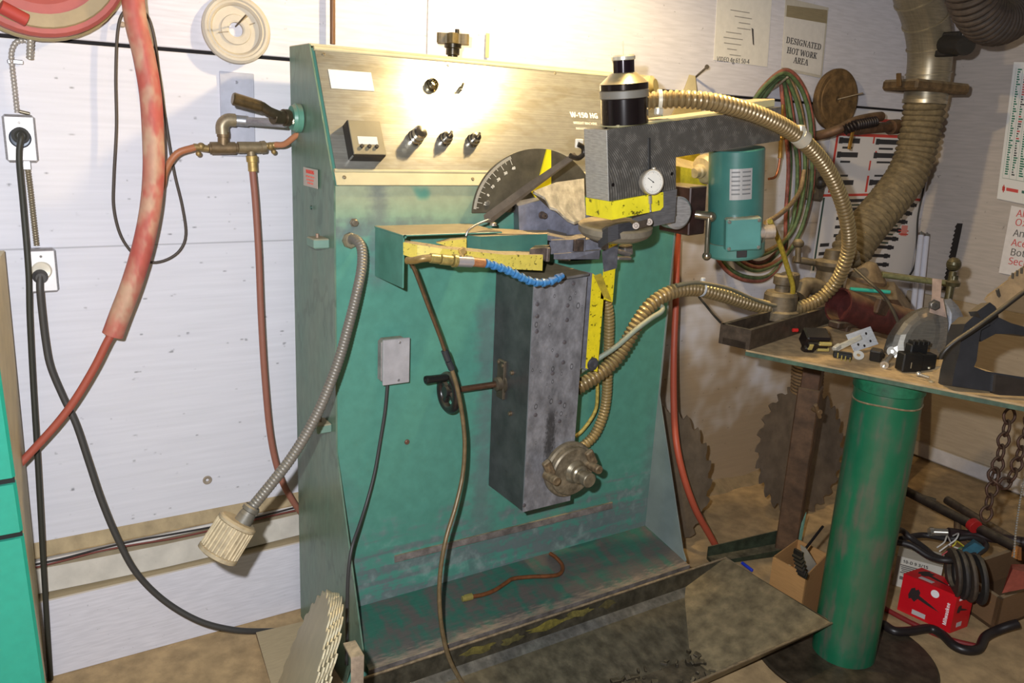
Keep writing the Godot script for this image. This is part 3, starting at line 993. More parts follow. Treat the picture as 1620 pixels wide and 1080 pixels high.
	m.lathe(q, PN, [Vector2(0.021, 0), Vector2(0.021, 0.008), Vector2(0.018, 0.010), Vector2(0.019, 0.016), Vector2(0.019, 0.022), Vector2(0.0165, 0.024), Vector2(0.018, 0.030), Vector2(0.0175, 0.042), Vector2(0.014, 0.046), Vector2(0, 0.047)], 28)
	put(m, "push_button", chrome, t)
	for k in 2:
		q = [Vector3(1.0233, 1.4469, 0.2952), Vector3(1.1057, 1.4462, 0.2956)][k]
		m = MB.new(rgb(180, 176, 168))
		m.lathe(q, PN, [Vector2(0.018, 0), Vector2(0.018, 0.007), Vector2(0.015, 0.009), Vector2(0.0165, 0.015), Vector2(0.0155, 0.021), Vector2(0.012, 0.024), Vector2(0.011, 0.034), Vector2(0, 0.035)], 24)
		var sw := put(m, "rotary_switch", chrome, t)
		m = MB.new(rgb(30, 28, 28))
		m.box(q + PN * 0.036, Vector3(0.006, 0.022, 0.01), Basis(PN, -0.7) * mb, 0.002)
		put(m, "lever", mat("plain", 0.35), sw)
	q = Vector3(1.0177, 1.5816, 0.2274)
	m = MB.new(rgb(190, 180, 150))
	m.lathe(q, PN, [Vector2(0.018, 0), Vector2(0.018, 0.005), Vector2(0.014, 0.007), Vector2(0.015, 0.016), Vector2(0.009, 0.022), Vector2(0.006, 0.014), Vector2(0, 0.014)], 24)
	put(m, "key_switch", chrome, t)
	q = Vector3(1.101, 1.5771, 0.2297)
	m = MB.new(rgb(150, 140, 112))
	m.cyl(q, q + PN * 0.012, 0.006); m.cyl(q + PN * 0.01, q + PN * 0.026 + PU * 0.006, 0.0035)
	put(m, "toggle_switch", mat("cast", 0.35, 0.6), t)
	# lugs on the side
	for k in 2:
		q = [Vector3(0.7, 1.1939, 0.2925), Vector3(0.7, 0.7176, 0.2972)][k]
		m = MB.new(rgb(120, 150, 136), 0.9)
		m.box(q + Vector3(-0.014, 0, 0), Vector3(0.04, 0.024, 0.055), Basis(), 0.003)
		var lug := put(m, "hinge_lug", mat("paint", 0.6), t)
		m = MB.new(rgb(176, 148, 126), 0.3)
		m.cyl(q + Vector3(-0.016, 0.01, 0), q + Vector3(-0.016, 0.022 + 0.03 * k, 0), 0.004)
		if k == 1: m.cyl(q + Vector3(-0.016, 0.05, 0), q + Vector3(-0.016, 0.06, 0), 0.007)
		put(m, "hinge_pin", mat("cast", 0.5, 0.3), lug)
	q = Vector3(0.7014, 1.3422, 0.1976)
	m = MB.new(rgb(186, 176, 164))
	m.box(q, Vector3(0.001, 0.046, 0.105), Basis(), 0.0003)
	var lab := put(m, "warning_label", mat("plain", 0.5), t)
	letters(lab, "WARNING", q + Vector3(-0.0008, 0.014, 0), Basis(Vector3.BACK, Vector3.UP, Vector3.LEFT), 0.009, rgb(196, 60, 46), "Droid Sans", true)
	for k in 3:
		letters(lab, ["DISCONNECT AND LOCK", "OUT POWER BEFORE", "OPENING COVER"][k], q + Vector3(-0.0008, 0.002 - 0.008 * k, 0), Basis(Vector3.BACK, Vector3.UP, Vector3.LEFT), 0.0042, rgb(200, 96, 80))
	bolt(t, Vector3(0.701, 1.2686, 0.2004), Vector3.LEFT, 0.005, 0.003, rgb(96, 128, 116), "screw")
	# flange for the shut-off valve, and the valve
	q = Vector3(0.703, 1.4844, 0.1177)
	m = MB.new(rgb(96, 150, 128), 0.5)
	m.lathe(q + Vector3(0, 0, 0), Vector3.LEFT, [Vector2(0.036, 0), Vector2(0.036, 0.012), Vector2(0.033, 0.014), Vector2(0.030, 0.022), Vector2(0, 0.022)], 28)
	var fl := put(m, "valve_flange", mat("paint", 0.4), t)
	bolt(fl, q + Vector3(-0.02, -0.008, 0.02), Vector3(-0.4, 0, 1), 0.006, 0.006, rgb(176, 170, 150))
	m = MB.new(rgb(96, 84, 66), 0.2)
	m.cyl(q + Vector3(-0.02, 0, 0), q + Vector3(-0.075, 0.0, 0.02), 0.017, 18); m.cyl(q + Vector3(-0.03, 0, 0.004), q + Vector3(-0.045, 0, 0.009), 0.021, 18)
	m.tube(crv([q + Vector3(-0.06, 0.004, 0.02), q + Vector3(-0.085, 0.012, 0.028), q + Vector3(-0.105, 0.024, 0.03)], 0.006), 0.013, 12)
	var valve := put(m, "ball_valve", mat("cast", 0.35, 0.6, 6.0), t)
	m = MB.new(rgb(104, 88, 60), 0.2)
	m.tube([q + Vector3(-0.1, 0.022, 0.03), q + Vector3(-0.108, 0.0235, 0.03), q + Vector3(-0.17, 0.038, 0.03), q + Vector3(-0.173, 0.0385, 0.03)], [0.012, 0.0145, 0.0155, 0.013], 16)
	put(m, "valve_handle", mat("cast", 0.3, 0.5, 6.0), valve)
	# things on top of the cabinet
	q = Vector3(0, 1.662, 0)
	var k0 := Vector3(1.1468, 1.6716, 0.1)
	m = MB.new(rgb(66, 58, 42), 0.2)
	m.lathe(Vector3(k0.x, 1.662, k0.z), Vector3.UP, [Vector2(0.014, 0), Vector2(0.014, 0.010), Vector2(0.019, 0.012), Vector2(0.019, 0.028), Vector2(0.024, 0.030), Vector2(0.024, 0.042), Vector2(0, 0.044)], 24)
	var knob := put(m, "adjust_stem", mat("cast", 0.3, 0.4, 6.0), t)
	m = MB.new(rgb(112, 98, 66), 0.3)
	var lobes := PackedVector2Array()
	for i in 60:
		var a := TAU * i / 60.0
		var r := 0.041 + 0.009 * cos(a * 6.0)
		lobes.append(Vector2(r * cos(a), r * sin(a)))
	m.prism(lobes, Transform3D(Basis(Vector3.RIGHT, Vector3.FORWARD, Vector3.UP), Vector3(k0.x, 1.702, k0.z)), 0.026)
	put(m, "lobed_knob", mat("cast", 0.45, 0.1, 6.0), knob)
	m = MB.new(rgb(60, 54, 46))
	m.cyl(Vector3(k0.x + 0.012, 1.726, k0.z), Vector3(k0.x + 0.012, 1.742, k0.z), 0.006)
	put(m, "stem_end", mat("cast", 0.4, 0.4), knob)
	# dusty edge strip on the right corner of the front
	m = MB.new(rgb(150, 128, 84), 0.4)
	m.box(Vector3(x1 + 0.004, 0.78, 0.34), Vector3(0.008, 1.1, 0.012), Basis(), 0.002)
	put(m, "edge_strip", mat("rough", 0.9, 0.0, 3.0), t)
	# bolts in the front
	bolt(t, Vector3(0.7563, 1.2477, 0.349), Vector3.BACK, 0.009, 0.012, rgb(150, 140, 124), "bolt")
	bolt(t, Vector3(0.9075, 0.653, 0.349), Vector3.BACK, 0.006, 0.004, rgb(140, 110, 96), "screw")
	# switch box
	var sb := thing("switch_box", "grey metal switch box on the green front with a cord running down", "switch box")
	q = Vector3(0.8434, 0.8895, 0.347)
	var sc := Vector3(0.8544, 0.8968, 0.385)
	m = MB.new(rgb(168, 160, 158), 0.5)
	m.box(Vector3(sc.x - 0.002, sc.y, 0.366), Vector3(0.070, 0.116, 0.036), Basis(), 0.008)
	put(m, "box", mat("cast", 0.55, 0.3, 3.0), sb)
	m = MB.new(rgb(196, 194, 198), 0.3)
	m.box(Vector3(sc.x, sc.y, 0.3875), Vector3(0.074, 0.120, 0.007), Basis(), 0.003)
	var cov := put(m, "cover_plate", mat("paint", 0.42, 0.35, 3.0), sb)
	bolt(cov, Vector3(sc.x + 0.008, sc.y + 0.05, 0.391), Vector3.BACK, 0.0035, 0.002, rgb(170, 168, 170), "screw")
	bolt(cov, Vector3(sc.x + 0.006, sc.y - 0.05, 0.391), Vector3.BACK, 0.0035, 0.002, rgb(170, 168, 170), "screw")
	m = MB.new(rgb(56, 58, 58))
	m.tube(crv([Vector3(0.839, 0.835, 0.37), Vector3(0.8318, 0.7607, 0.372), Vector3(0.8169, 0.6764, 0.375), Vector3(0.7972, 0.595, 0.385), Vector3(0.77, 0.5263, 0.4), Vector3(0.7369, 0.481, 0.43), Vector3(0.706, 0.4442, 0.46), Vector3(0.6898, 0.385, 0.475), Vector3(0.6842, 0.2901, 0.48), Vector3(0.6878, 0.1907, 0.47), Vector3(0.6897, 0.108, 0.46)]), 0.0044, 9)
	put(m, "power_cord", mat("plain", 0.5), sb)
	# ruler on the wall behind the cabinet top
	m = MB.new(rgb(206, 194, 150))
	m.box(Vector3(1.3422, 1.7218, -0.044), Vector3(0.012, 0.07, 0.003), Basis(), 0.0005)
	tag(put(m, "steel_ruler", mat("plain", 0.4, 0.3)), "short steel ruler standing behind the top of the green machine", "ruler")

func build_front():
	# protractor on the front
	var t := thing("protractor", "dark half-round angle scale with white graduations on the green front", "protractor")
	var pc := Vector3(1.2725, 1.2683, 0.37)
	var R := 0.2
	var m := MB.new(rgb(96, 90, 78))
	var pts := PackedVector2Array()
	for i in 49:
		var a := deg_to_rad(20.0 + 160.0 * i / 48.0)
		pts.append(Vector2(cos(a), sin(a)) * Vector2(R, R * 0.84))
	pts.append(Vector2(-0.05, 0.0)); pts.append(Vector2(0.1, 0.0))
	m.prism(pts, Transform3D(Basis(), pc + Vector3(0, 0, -0.004)), 0.004)
	var plate := put(m, "scale_plate", mat("cast", 0.4, 0.3, 2.0), t)
	m = MB.new(rgb(226, 222, 210))
	for d in range(0, 58):
		var a := deg_to_rad(176.0 - d * 1.02)
		var len: float = 0.026 if d % 10 == 6 else (0.018 if d % 5 == 1 else 0.011)
		var p0 := Vector3(cos(a) * (R - 0.003), sin(a) * (R * 0.84 - 0.003), 0)
		var p1 := Vector3(cos(a) * (R - len), sin(a) * (R * 0.84 - len), 0)
		m.box(pc + (p0 + p1) / 2 + Vector3(0, 0, 0.0003), Vector3(p0.distance_to(p1), 0.0011, 0.0006), Basis(Vector3.BACK, atan2(p0.y - p1.y, p0.x - p1.x)), 0.0)
	put(m, "graduations", mat("plain", 0.6), plate)
	for k in 6:
		var a := deg_to_rad(176.0 - (6 + 10 * k) * 1.02) 
		letters(plate, ["10", "0", "10", "20", "30", "40"][k], pc + Vector3(cos(a) * (R - 0.036), sin(a) * (R * 0.84 - 0.036), 0.0003), Basis(Vector3.BACK, a - PI / 2 - 0.3), 0.0075, rgb(226, 222, 210), "Droid Sans", true)
	bolt(plate, Vector3(1.1185, 1.2937, 0.371), Vector3.BACK, 0.006, 0.003, rgb(150, 146, 136), "screw")
	m = MB.new(rgb(236, 222, 30))
	m.outline([Vector3(1.3051, 1.4341, 0.378), Vector3(1.2927, 1.4355, 0.378), Vector3(1.2717, 1.3537, 0.378), Vector3(1.2427, 1.3286, 0.378), Vector3(1.2867, 1.2861, 0.378), Vector3(1.3124, 1.3353, 0.378)], Vector3(0, 0, -0.006))
	put(m, "pointer", mat("paint", 0.5), t)
	# folded green guard plate
	t = thing("guard_bracket", "folded green sheet-metal bracket with dusty top left of the column", "bracket")
	m = MB.new(GREEN, 1.0)
	m.box(Vector3(0.945, 1.2365, 0.428), Vector3(0.27, 0.004, 0.163), Basis(), 0.001)
	m.box(Vector3(0.814, 1.175, 0.428), Vector3(0.004, 0.124, 0.163), Basis(), 0.001)
	m.lathe(Vector3(0.8165, 1.234, 0.3465), Vector3.BACK, [Vector2(0.0, 0.0), Vector2(0.0045, 0), Vector2(0.0045, 0.163), Vector2(0, 0.163)], 16)
	put(m, "folded_plate", mat("paint", 0.4, 0.0, 3.0), t)
	bolt(t, Vector3(1.0827, 1.2481, 0.46), Vector3.UP, 0.008, 0.008, rgb(190, 180, 170))
	# dark steel slide block behind
	t = thing("slide_block", "blue-grey steel slide block behind the yellow pointer and flat bar", "steel block")
	m = MB.new(rgb(132, 134, 150))
	m.loft([Vector3(1.2168, 1.2155, 0.35), Vector3(1.2101, 1.2957, 0.35), Vector3(1.3207, 1.3156, 0.35), Vector3(1.4878, 1.2719, 0.35), Vector3(1.4977, 1.1654, 0.35), Vector3(1.4066, 1.1615, 0.35)], [Vector3(1.1706, 1.2185, 0.45), Vector3(1.1622, 1.2936, 0.45), Vector3(1.2636, 1.3155, 0.45), Vector3(1.4001, 1.2635, 0.45), Vector3(1.4085, 1.1712, 0.45), Vector3(1.2909, 1.1707, 0.45)])
	put(m, "block", mat("cast", 0.4, 0.15, 3.0), t)
	for k in 2:
		bolt(t, [Vector3(1.2366, 1.2697, 0.45), Vector3(1.2108, 1.2176, 0.452)][k], Vector3(-0.2, 0.0, 1), 0.008, 0.024, rgb(120, 104, 96), "peg")
	m = MB.new(rgb(172, 166, 152), 0.2)
	m.loft([Vector3(1.2013, 1.3324, 0.455), Vector3(1.2912, 1.3531, 0.43), Vector3(1.3826, 1.3636, 0.43), Vector3(1.3735, 1.2583, 0.46), Vector3(1.3059, 1.2562, 0.5), Vector3(1.2826, 1.2649, 0.5), Vector3(1.2591, 1.2817, 0.5), Vector3(1.2463, 1.2916, 0.5), Vector3(1.2261, 1.2966, 0.5), Vector3(1.2087, 1.3207, 0.5)],
		[Vector3(1.2017, 1.326, 0.455), Vector3(1.2917, 1.3465, 0.43), Vector3(1.3832, 1.3569, 0.43), Vector3(1.3741, 1.2515, 0.46), Vector3(1.3064, 1.2496, 0.5), Vector3(1.2832, 1.2584, 0.5), Vector3(1.2596, 1.2752, 0.5), Vector3(1.2468, 1.2851, 0.5), Vector3(1.2266, 1.2902, 0.5), Vector3(1.2092, 1.3144, 0.5)])
	tag(put(m, "dust_flap", mat("rough", 0.95, 0.0, 4.0)), "dusty tan flap with a ragged edge under the long flat bar", "flap")
	# long flat bar leaning up to the head
	t = thing("lift_bar", "long dusty flat steel bar slanting up from the green bracket to the head", "bar")
	m = MB.new(rgb(112, 100, 86), 0.7)
	m.loft([Vector3(1.0301, 1.279, 0.5), Vector3(1.0346, 1.2605, 0.5), Vector3(1.0562, 1.26, 0.5), Vector3(1.0589, 1.2768, 0.485)], [Vector3(1.1471, 1.3671, 0.53), Vector3(1.1538, 1.3503, 0.53), Vector3(1.1669, 1.3518, 0.53), Vector3(1.1646, 1.3675, 0.515)])
	m.loft([Vector3(1.1472, 1.3656, 0.53), Vector3(1.1538, 1.3503, 0.53), Vector3(1.1669, 1.3518, 0.53), Vector3(1.1647, 1.366, 0.515)], [Vector3(1.2427, 1.4345, 0.56), Vector3(1.2496, 1.4225, 0.56), Vector3(1.259, 1.4257, 0.56), Vector3(1.2595, 1.4356, 0.545)])
	put(m, "bar", mat("cast", 0.5, 0.2, 3.0), t)
	m = MB.new(rgb(56, 50, 46), 0.2)
	m.tube(crv([Vector3(1.2355, 1.4283, 0.56), Vector3(1.2593, 1.4226, 0.56), Vector3(1.276, 1.4337, 0.56), Vector3(1.2727, 1.449, 0.56), Vector3(1.2564, 1.4562, 0.56)], 0.004), 0.0065, 10)
	put(m, "hook", mat("cast", 0.4, 0.4), t)
	m = MB.new(rgb(226, 218, 200))
	m.box(Vector3(1.2639, 1.4577, 0.555), Vector3(0.022, 0.022, 0.008), Basis(), 0.003)
	put(m, "white_tip", mat("plain", 0.5), t)
	m = MB.new(rgb(176, 168, 156))
	m.tube(crv([Vector3(1.0503, 1.2694, 0.5), Vector3(1.0296, 1.2643, 0.505), Vector3(1.0023, 1.2563, 0.51), Vector3(0.9806, 1.2454, 0.515), Vector3(0.9742, 1.2319, 0.515)], 0.004), 0.0028, 8)
	put(m, "wire_hook", mat("plain", 0.35, 0.7), t)
	# green arm block
	t = thing("clamp_arm", "green steel clamp arm with dusty top right of the folded bracket", "clamp arm")
	m = MB.new(rgb(66, 112, 102), 1.0)
	m.loft([Vector3(0.9861, 1.231, 0.5), Vector3(1.0059, 1.2314, 0.53), Vector3(1.2022, 1.2318, 0.53), Vector3(1.2577, 1.2294, 0.45), Vector3(1.036, 1.239, 0.43)], [Vector3(0.9879, 1.1846, 0.5), Vector3(1.0079, 1.1853, 0.53), Vector3(1.2058, 1.1817, 0.53), Vector3(1.2615, 1.177, 0.45), Vector3(1.038, 1.1908, 0.43)])
	put(m, "arm", mat("paint", 0.5, 0.0, 3.0), t)
	m = MB.new(rgb(128, 130, 142), 0.6)
	m.loft([Vector3(1.2024, 1.2286, 0.53), Vector3(1.2585, 1.2188, 0.53), Vector3(1.3132, 1.2207, 0.46), Vector3(1.2504, 1.2342, 0.46)], [Vector3(1.2033, 1.2157, 0.53), Vector3(1.2596, 1.2057, 0.53), Vector3(1.3143, 1.2071, 0.46), Vector3(1.2514, 1.2208, 0.46)])
	m.loft([Vector3(1.2061, 1.2171, 0.54), Vector3(1.2695, 1.2166, 0.54), Vector3(1.3163, 1.2183, 0.54), Vector3(1.3616, 1.2204, 0.48), Vector3(1.2578, 1.2201, 0.48)], [Vector3(1.2087, 1.1815, 0.54), Vector3(1.2725, 1.1804, 0.54), Vector3(1.3197, 1.1801, 0.54), Vector3(1.365, 1.1827, 0.48), Vector3(1.2605, 1.1833, 0.48)])
	m.loft([Vector3(1.2149, 1.182, 0.545), Vector3(1.3613, 1.1859, 0.545), Vector3(1.4085, 1.1894, 0.49), Vector3(1.2613, 1.1881, 0.49)], [Vector3(1.2159, 1.169, 0.545), Vector3(1.2542, 1.1623, 0.545), Vector3(1.3635, 1.1623, 0.545), Vector3(1.4108, 1.1651, 0.49)])
	m.loft([Vector3(1.3244, 1.2117, 0.53), Vector3(1.3994, 1.2227, 0.53), Vector3(1.4355, 1.2265, 0.49), Vector3(1.3585, 1.2184, 0.49)], [Vector3(1.3271, 1.1816, 0.53), Vector3(1.4031, 1.1853, 0.53), Vector3(1.4394, 1.1883, 0.49), Vector3(1.3612, 1.1877, 0.49)])
	put(m, "jaw", mat("cast", 0.45, 0.2, 4.0), t)
	m = MB.new(rgb(84, 70, 60))
	m.box(Vector3(1.2914, 1.2018, 0.545), Vector3(0.030, 0.030, 0.008), Basis(), 0.001)
	put(m, "carbide_pad", mat("rough", 0.7, 0.2, 6.0), t)
	m = MB.new(rgb(114, 100, 94), 0.8)
	m.loft([Vector3(1.1305, 1.2005, 0.56), Vector3(1.1835, 1.2032, 0.56), Vector3(1.212, 1.2041, 0.53), Vector3(1.1654, 1.2042, 0.53)], [Vector3(1.1313, 1.1879, 0.56), Vector3(1.1859, 1.1696, 0.56), Vector3(1.2145, 1.1699, 0.53), Vector3(1.1665, 1.1881, 0.53)])
	m.box(Vector3(1.1814, 1.1861, 0.562), Vector3(0.010, 0.036, 0.018), Basis(), 0.002)
	put(m, "stop_piece", mat("rough", 0.5, 0.3, 5.0), t)
	m = MB.new(rgb(122, 118, 118), 0.7)
	m.box(Vector3(1.5164, 1.17, 0.47), Vector3(0.03, 0.03, 0.03), Basis(Vector3.BACK, 0.2), 0.003)
	m.box(Vector3(1.4903, 1.1511, 0.49), Vector3(0.05, 0.009, 0.02), Basis(Vector3.BACK, -0.05), 0.002)
	m.cyl(Vector3(1.4283, 1.1802, 0.48), Vector3(1.523, 1.1588, 0.48), 0.007)
	put(m, "far_jaw", mat("cast", 0.45, 0.4, 5.0), t)
	# yellow lever
	t = thing("yellow_lever", "curved yellow lever with chipped paint in front of the green bracket", "lever")
	m = MB.new(rgb(210, 190, 84), 1.0)
	var top := [Vector3(0.8122, 1.2215, 0.51), Vector3(0.8331, 1.2193, 0.54), Vector3(0.888, 1.2115, 0.56), Vector3(0.9696, 1.2016, 0.565), Vector3(1.0581, 1.1903, 0.565), Vector3(1.1679, 1.1856, 0.565)]
	var bot := [Vector3(0.8127, 1.1921, 0.51), Vector3(0.8338, 1.1856, 0.54), Vector3(0.8724, 1.1842, 0.56), Vector3(0.9709, 1.1713, 0.565), Vector3(1.06, 1.1561, 0.565), Vector3(1.1688, 1.1457, 0.565)]
	for i in 5:
		var back := Vector3(0.0, 0.004, -0.035)
		m.loft([top[i], bot[i], bot[i] + back, top[i] + back], [top[i + 1], bot[i + 1], bot[i + 1] + back, top[i + 1] + back])
	put(m, "lever_bar", mat("chips", 0.55, 0.0, 4.0), t)
	m = MB.new(rgb(206, 188, 84), 0.9)
	m.loft([Vector3(0.9023, 1.2184, 0.5), Vector3(0.9394, 1.2263, 0.5), Vector3(0.9845, 1.2279, 0.5), Vector3(0.9854, 1.2033, 0.5), Vector3(0.954, 1.2044, 0.5)], [Vector3(0.8869, 1.2203, 0.53), Vector3(0.9234, 1.225, 0.53), Vector3(0.9677, 1.2266, 0.53), Vector3(0.9686, 1.2038, 0.53), Vector3(0.9377, 1.205, 0.53)])
	put(m, "wedge", mat("chips", 0.55, 0.0, 4.0), t)
	# coolant line: brass fittings and blue jointed hose
	t = thing("coolant_line", "blue segmented coolant hose with brass fittings along the yellow lever", "coolant hose")
	m = MB.new(rgb(150, 122, 70), 0.5)
	m.tube(crv([Vector3(0.8035, 1.1857, 0.55), Vector3(0.8112, 1.1887, 0.57), Vector3(0.8243, 1.1948, 0.585), Vector3(0.8439, 1.1962, 0.59)], 0.005), 0.0085, 12)
	put(m, "inlet_tube", mat("cast", 0.4, 0.3, 6.0), t)
	var seq := [[680, 0.0125, 196, 176, 110], [697, 0.0125, 196, 176, 110], [718, 0.015, 200, 176, 92], [726, 0.0125, 202, 196, 190], [747, 0.0125, 202, 196, 190]]
	var line := [Vector3(0.8407, 1.1963, 0.59), Vector3(0.8681, 1.1922, 0.59), Vector3(0.8991, 1.1879, 0.59), Vector3(0.9091, 1.1867, 0.59), Vector3(0.951, 1.1825, 0.59), Vector3(0.9837, 1.1779, 0.59)]
	m = MB.new(rgb(196, 176, 108), 0.4)
	m.cyl(line[0], line[1].lerp(line[0], 0.12), 0.0115, 8); m.cyl(line[1], line[2].lerp(line[1], 0.1), 0.0125, 14); m.cyl(line[2], line[3], 0.0155, 18)
	put(m, "brass_fitting", mat("cast", 0.35, 0.6, 6.0), t)
	m = MB.new(rgb(196, 192, 196), 0.4)
	m.cyl(line[3], line[4], 0.0135, 6)
	put(m, "hex_body", mat("plain", 0.3, 0.6), t)
	m = MB.new(rgb(196, 134, 90), 0.5)
	m.cyl(line[4], line[5], 0.011, 18)
	put(m, "copper_sleeve", mat("cast", 0.4, 0.4, 6.0), t)
	m = MB.new(rgb(212, 176, 110), 0.4)
	m.cyl(Vector3(0.9262, 1.1869, 0.592), Vector3(0.9221, 1.2077, 0.592), 0.004); m.box(Vector3(0.9221, 1.2091, 0.592), Vector3(0.016, 0.016, 0.008), Basis(Vector3.BACK, 0.4), 0.002)
	put(m, "valve_tee", mat("cast", 0.4, 0.4, 6.0), t)
	var bl := MB.spaced(crv([Vector3(0.9872, 1.1778, 0.59), Vector3(1.016, 1.1691, 0.592), Vector3(1.0447, 1.159, 0.595), Vector3(1.0711, 1.1462, 0.6), Vector3(1.0978, 1.1331, 0.605), Vector3(1.1244, 1.1262, 0.61), Vector3(1.1547, 1.1269, 0.615), Vector3(1.1734, 1.1346, 0.62), Vector3(1.1938, 1.1429, 0.62)], 0.004), 11)
	for i in 11:
		m = MB.new(rgb(62, 122, 176), 0.4)
		var d: Vector3 = bl[i + 1] - bl[i]
		m.lathe(bl[i], d, [Vector2(0.006, 0), Vector2(0.0105, 0.0), Vector2(0.0108, d.length() * 0.25), Vector2(0.0085, d.length() * 0.55), Vector2(0.0072, d.length() * 0.95), Vector2(0.005, d.length() * 0.95)], 16)
		put(m, "hose_segment", mat("plain", 0.35), t)
	# steel oil line dropping to the floor
	t = thing("oil_line", "thin steel oil line dropping from the bracket and over the tray's lip", "tube")
	m = MB.new(rgb(122, 100, 76))
	m.tube(crv([Vector3(0.8241, 1.1782, 0.51), Vector3(0.8408, 1.158, 0.51), Vector3(0.88, 1.0706, 0.505), Vector3(0.9192, 0.9839, 0.5), Vector3(0.9345, 0.9435, 0.5)]), 0.0052, 10)
	put(m, "steel_tube", mat("cast", 0.3, 0.6, 6.0), t)
	m = MB.new(rgb(70, 74, 80))
	m.cyl(Vector3(0.9326, 0.9469, 0.5), Vector3(0.9441, 0.9195, 0.5), 0.0095, 6); m.cyl(Vector3(0.9442, 0.9178, 0.5), Vector3(0.9557, 0.895, 0.5), 0.0088, 12)
	put(m, "coupling", mat("plain", 0.3, 0.5), t)
	m = MB.new(rgb(124, 106, 76))
	m.tube(crv([Vector3(0.9538, 0.8985, 0.5), Vector3(0.969, 0.848, 0.505), Vector3(0.9836, 0.7746, 0.51), Vector3(0.9883, 0.6996, 0.52), Vector3(0.9803, 0.6172, 0.53), Vector3(0.9516, 0.5432, 0.55), Vector3(0.913, 0.475, 0.575), Vector3(0.8912, 0.399, 0.59), Vector3(0.8848, 0.316, 0.6), Vector3(0.8912, 0.2279, 0.61), Vector3(0.9079, 0.1474, 0.625), Vector3(0.9499, 0.0561, 0.64)]), 0.0058, 10)
	put(m, "hose", mat("cast", 0.4, 0.2, 6.0), t)
	# scrap of copper tube in the tray
	t = thing("copper_tube", "bent copper tube with a brass nut lying in the green tray", "tube")
	m = MB.new(rgb(150, 94, 60))
	m.tube(crv([Vector3(1.0717, 0.1823, 0.4391), Vector3(1.1128, 0.1813, 0.4443), Vector3(1.1534, 0.182, 0.4406), Vector3(1.1988, 0.1845, 0.4269), Vector3(1.2304, 0.186, 0.4188), Vector3(1.2857, 0.1837, 0.4314), Vector3(1.3349, 0.1807, 0.4476), Vector3(1.3678, 0.1795, 0.4543), Vector3(1.3909, 0.1812, 0.445), Vector3(1.408, 0.1856, 0.4206), Vector3(1.41, 0.1919, 0.3866), Vector3(1.403, 0.1965, 0.3614)], 0.006), 0.0062, 12)
	put(m, "tube", mat("cast", 0.35, 0.5, 6.0), t)
	m = MB.new(rgb(192, 176, 100))
	m.cyl(Vector3(1.0781, 0.1823, 0.4388), Vector3(1.054, 0.1825, 0.4375), 0.0105, 6); m.cyl(Vector3(1.0557, 0.1824, 0.4382), Vector3(1.046, 0.1826, 0.4371), 0.0085, 14)
	put(m, "brass_nut", mat("plain", 0.3, 0.6), t)

func steel_print() -> Image:
	# blued steel of the column front: pits, welds and one rusty run
	var w := 256
	var h := 640
	var a := seam(w, h, 0.012, 91, 5).get_data()
	var f := seam(w, h, 0.06, 93, 3).get_data()
	var out := PackedByteArray()
	out.resize(w * h * 3)
	var spots := []
	for i in 26:
		spots.append([rng.randf_range(8, 248), rng.randf_range(20, 460), rng.randf_range(3, 9)])
	for y in h:
		for x in w:
			var i := y * w + x
			var k := a[i] / 255.0
			var g := lerpf(0.72, 1.12, k) * (0.94 + 0.12 * f[i] / 255.0)
			var run := smoothstep(34.0, 8.0, absf(x - 118.0 + 30.0 * (f[i] / 255.0 - 0.5))) * smoothstep(330, 390, y) * smoothstep(600, 500, y)
			g *= 1.0 - 0.45 * run
			for s in spots:
				var dx: float = x - s[0]
				var dy: float = y - s[1]
				if absf(dx) > 10.0 or absf(dy) > 10.0: continue
				var d := sqrt(dx * dx + dy * dy)
				if d < s[2]:
					g *= 0.7 if d > s[2] * 0.55 else 1.1
			out[i * 3] = int(clampf(134 * g, 0, 255)); out[i * 3 + 1] = int(clampf(134 * g, 0, 255)); out[i * 3 + 2] = int(clampf(139 * g, 0, 255))
	return Image.create_from_data(w, h, false, Image.FORMAT_RGB8, out)

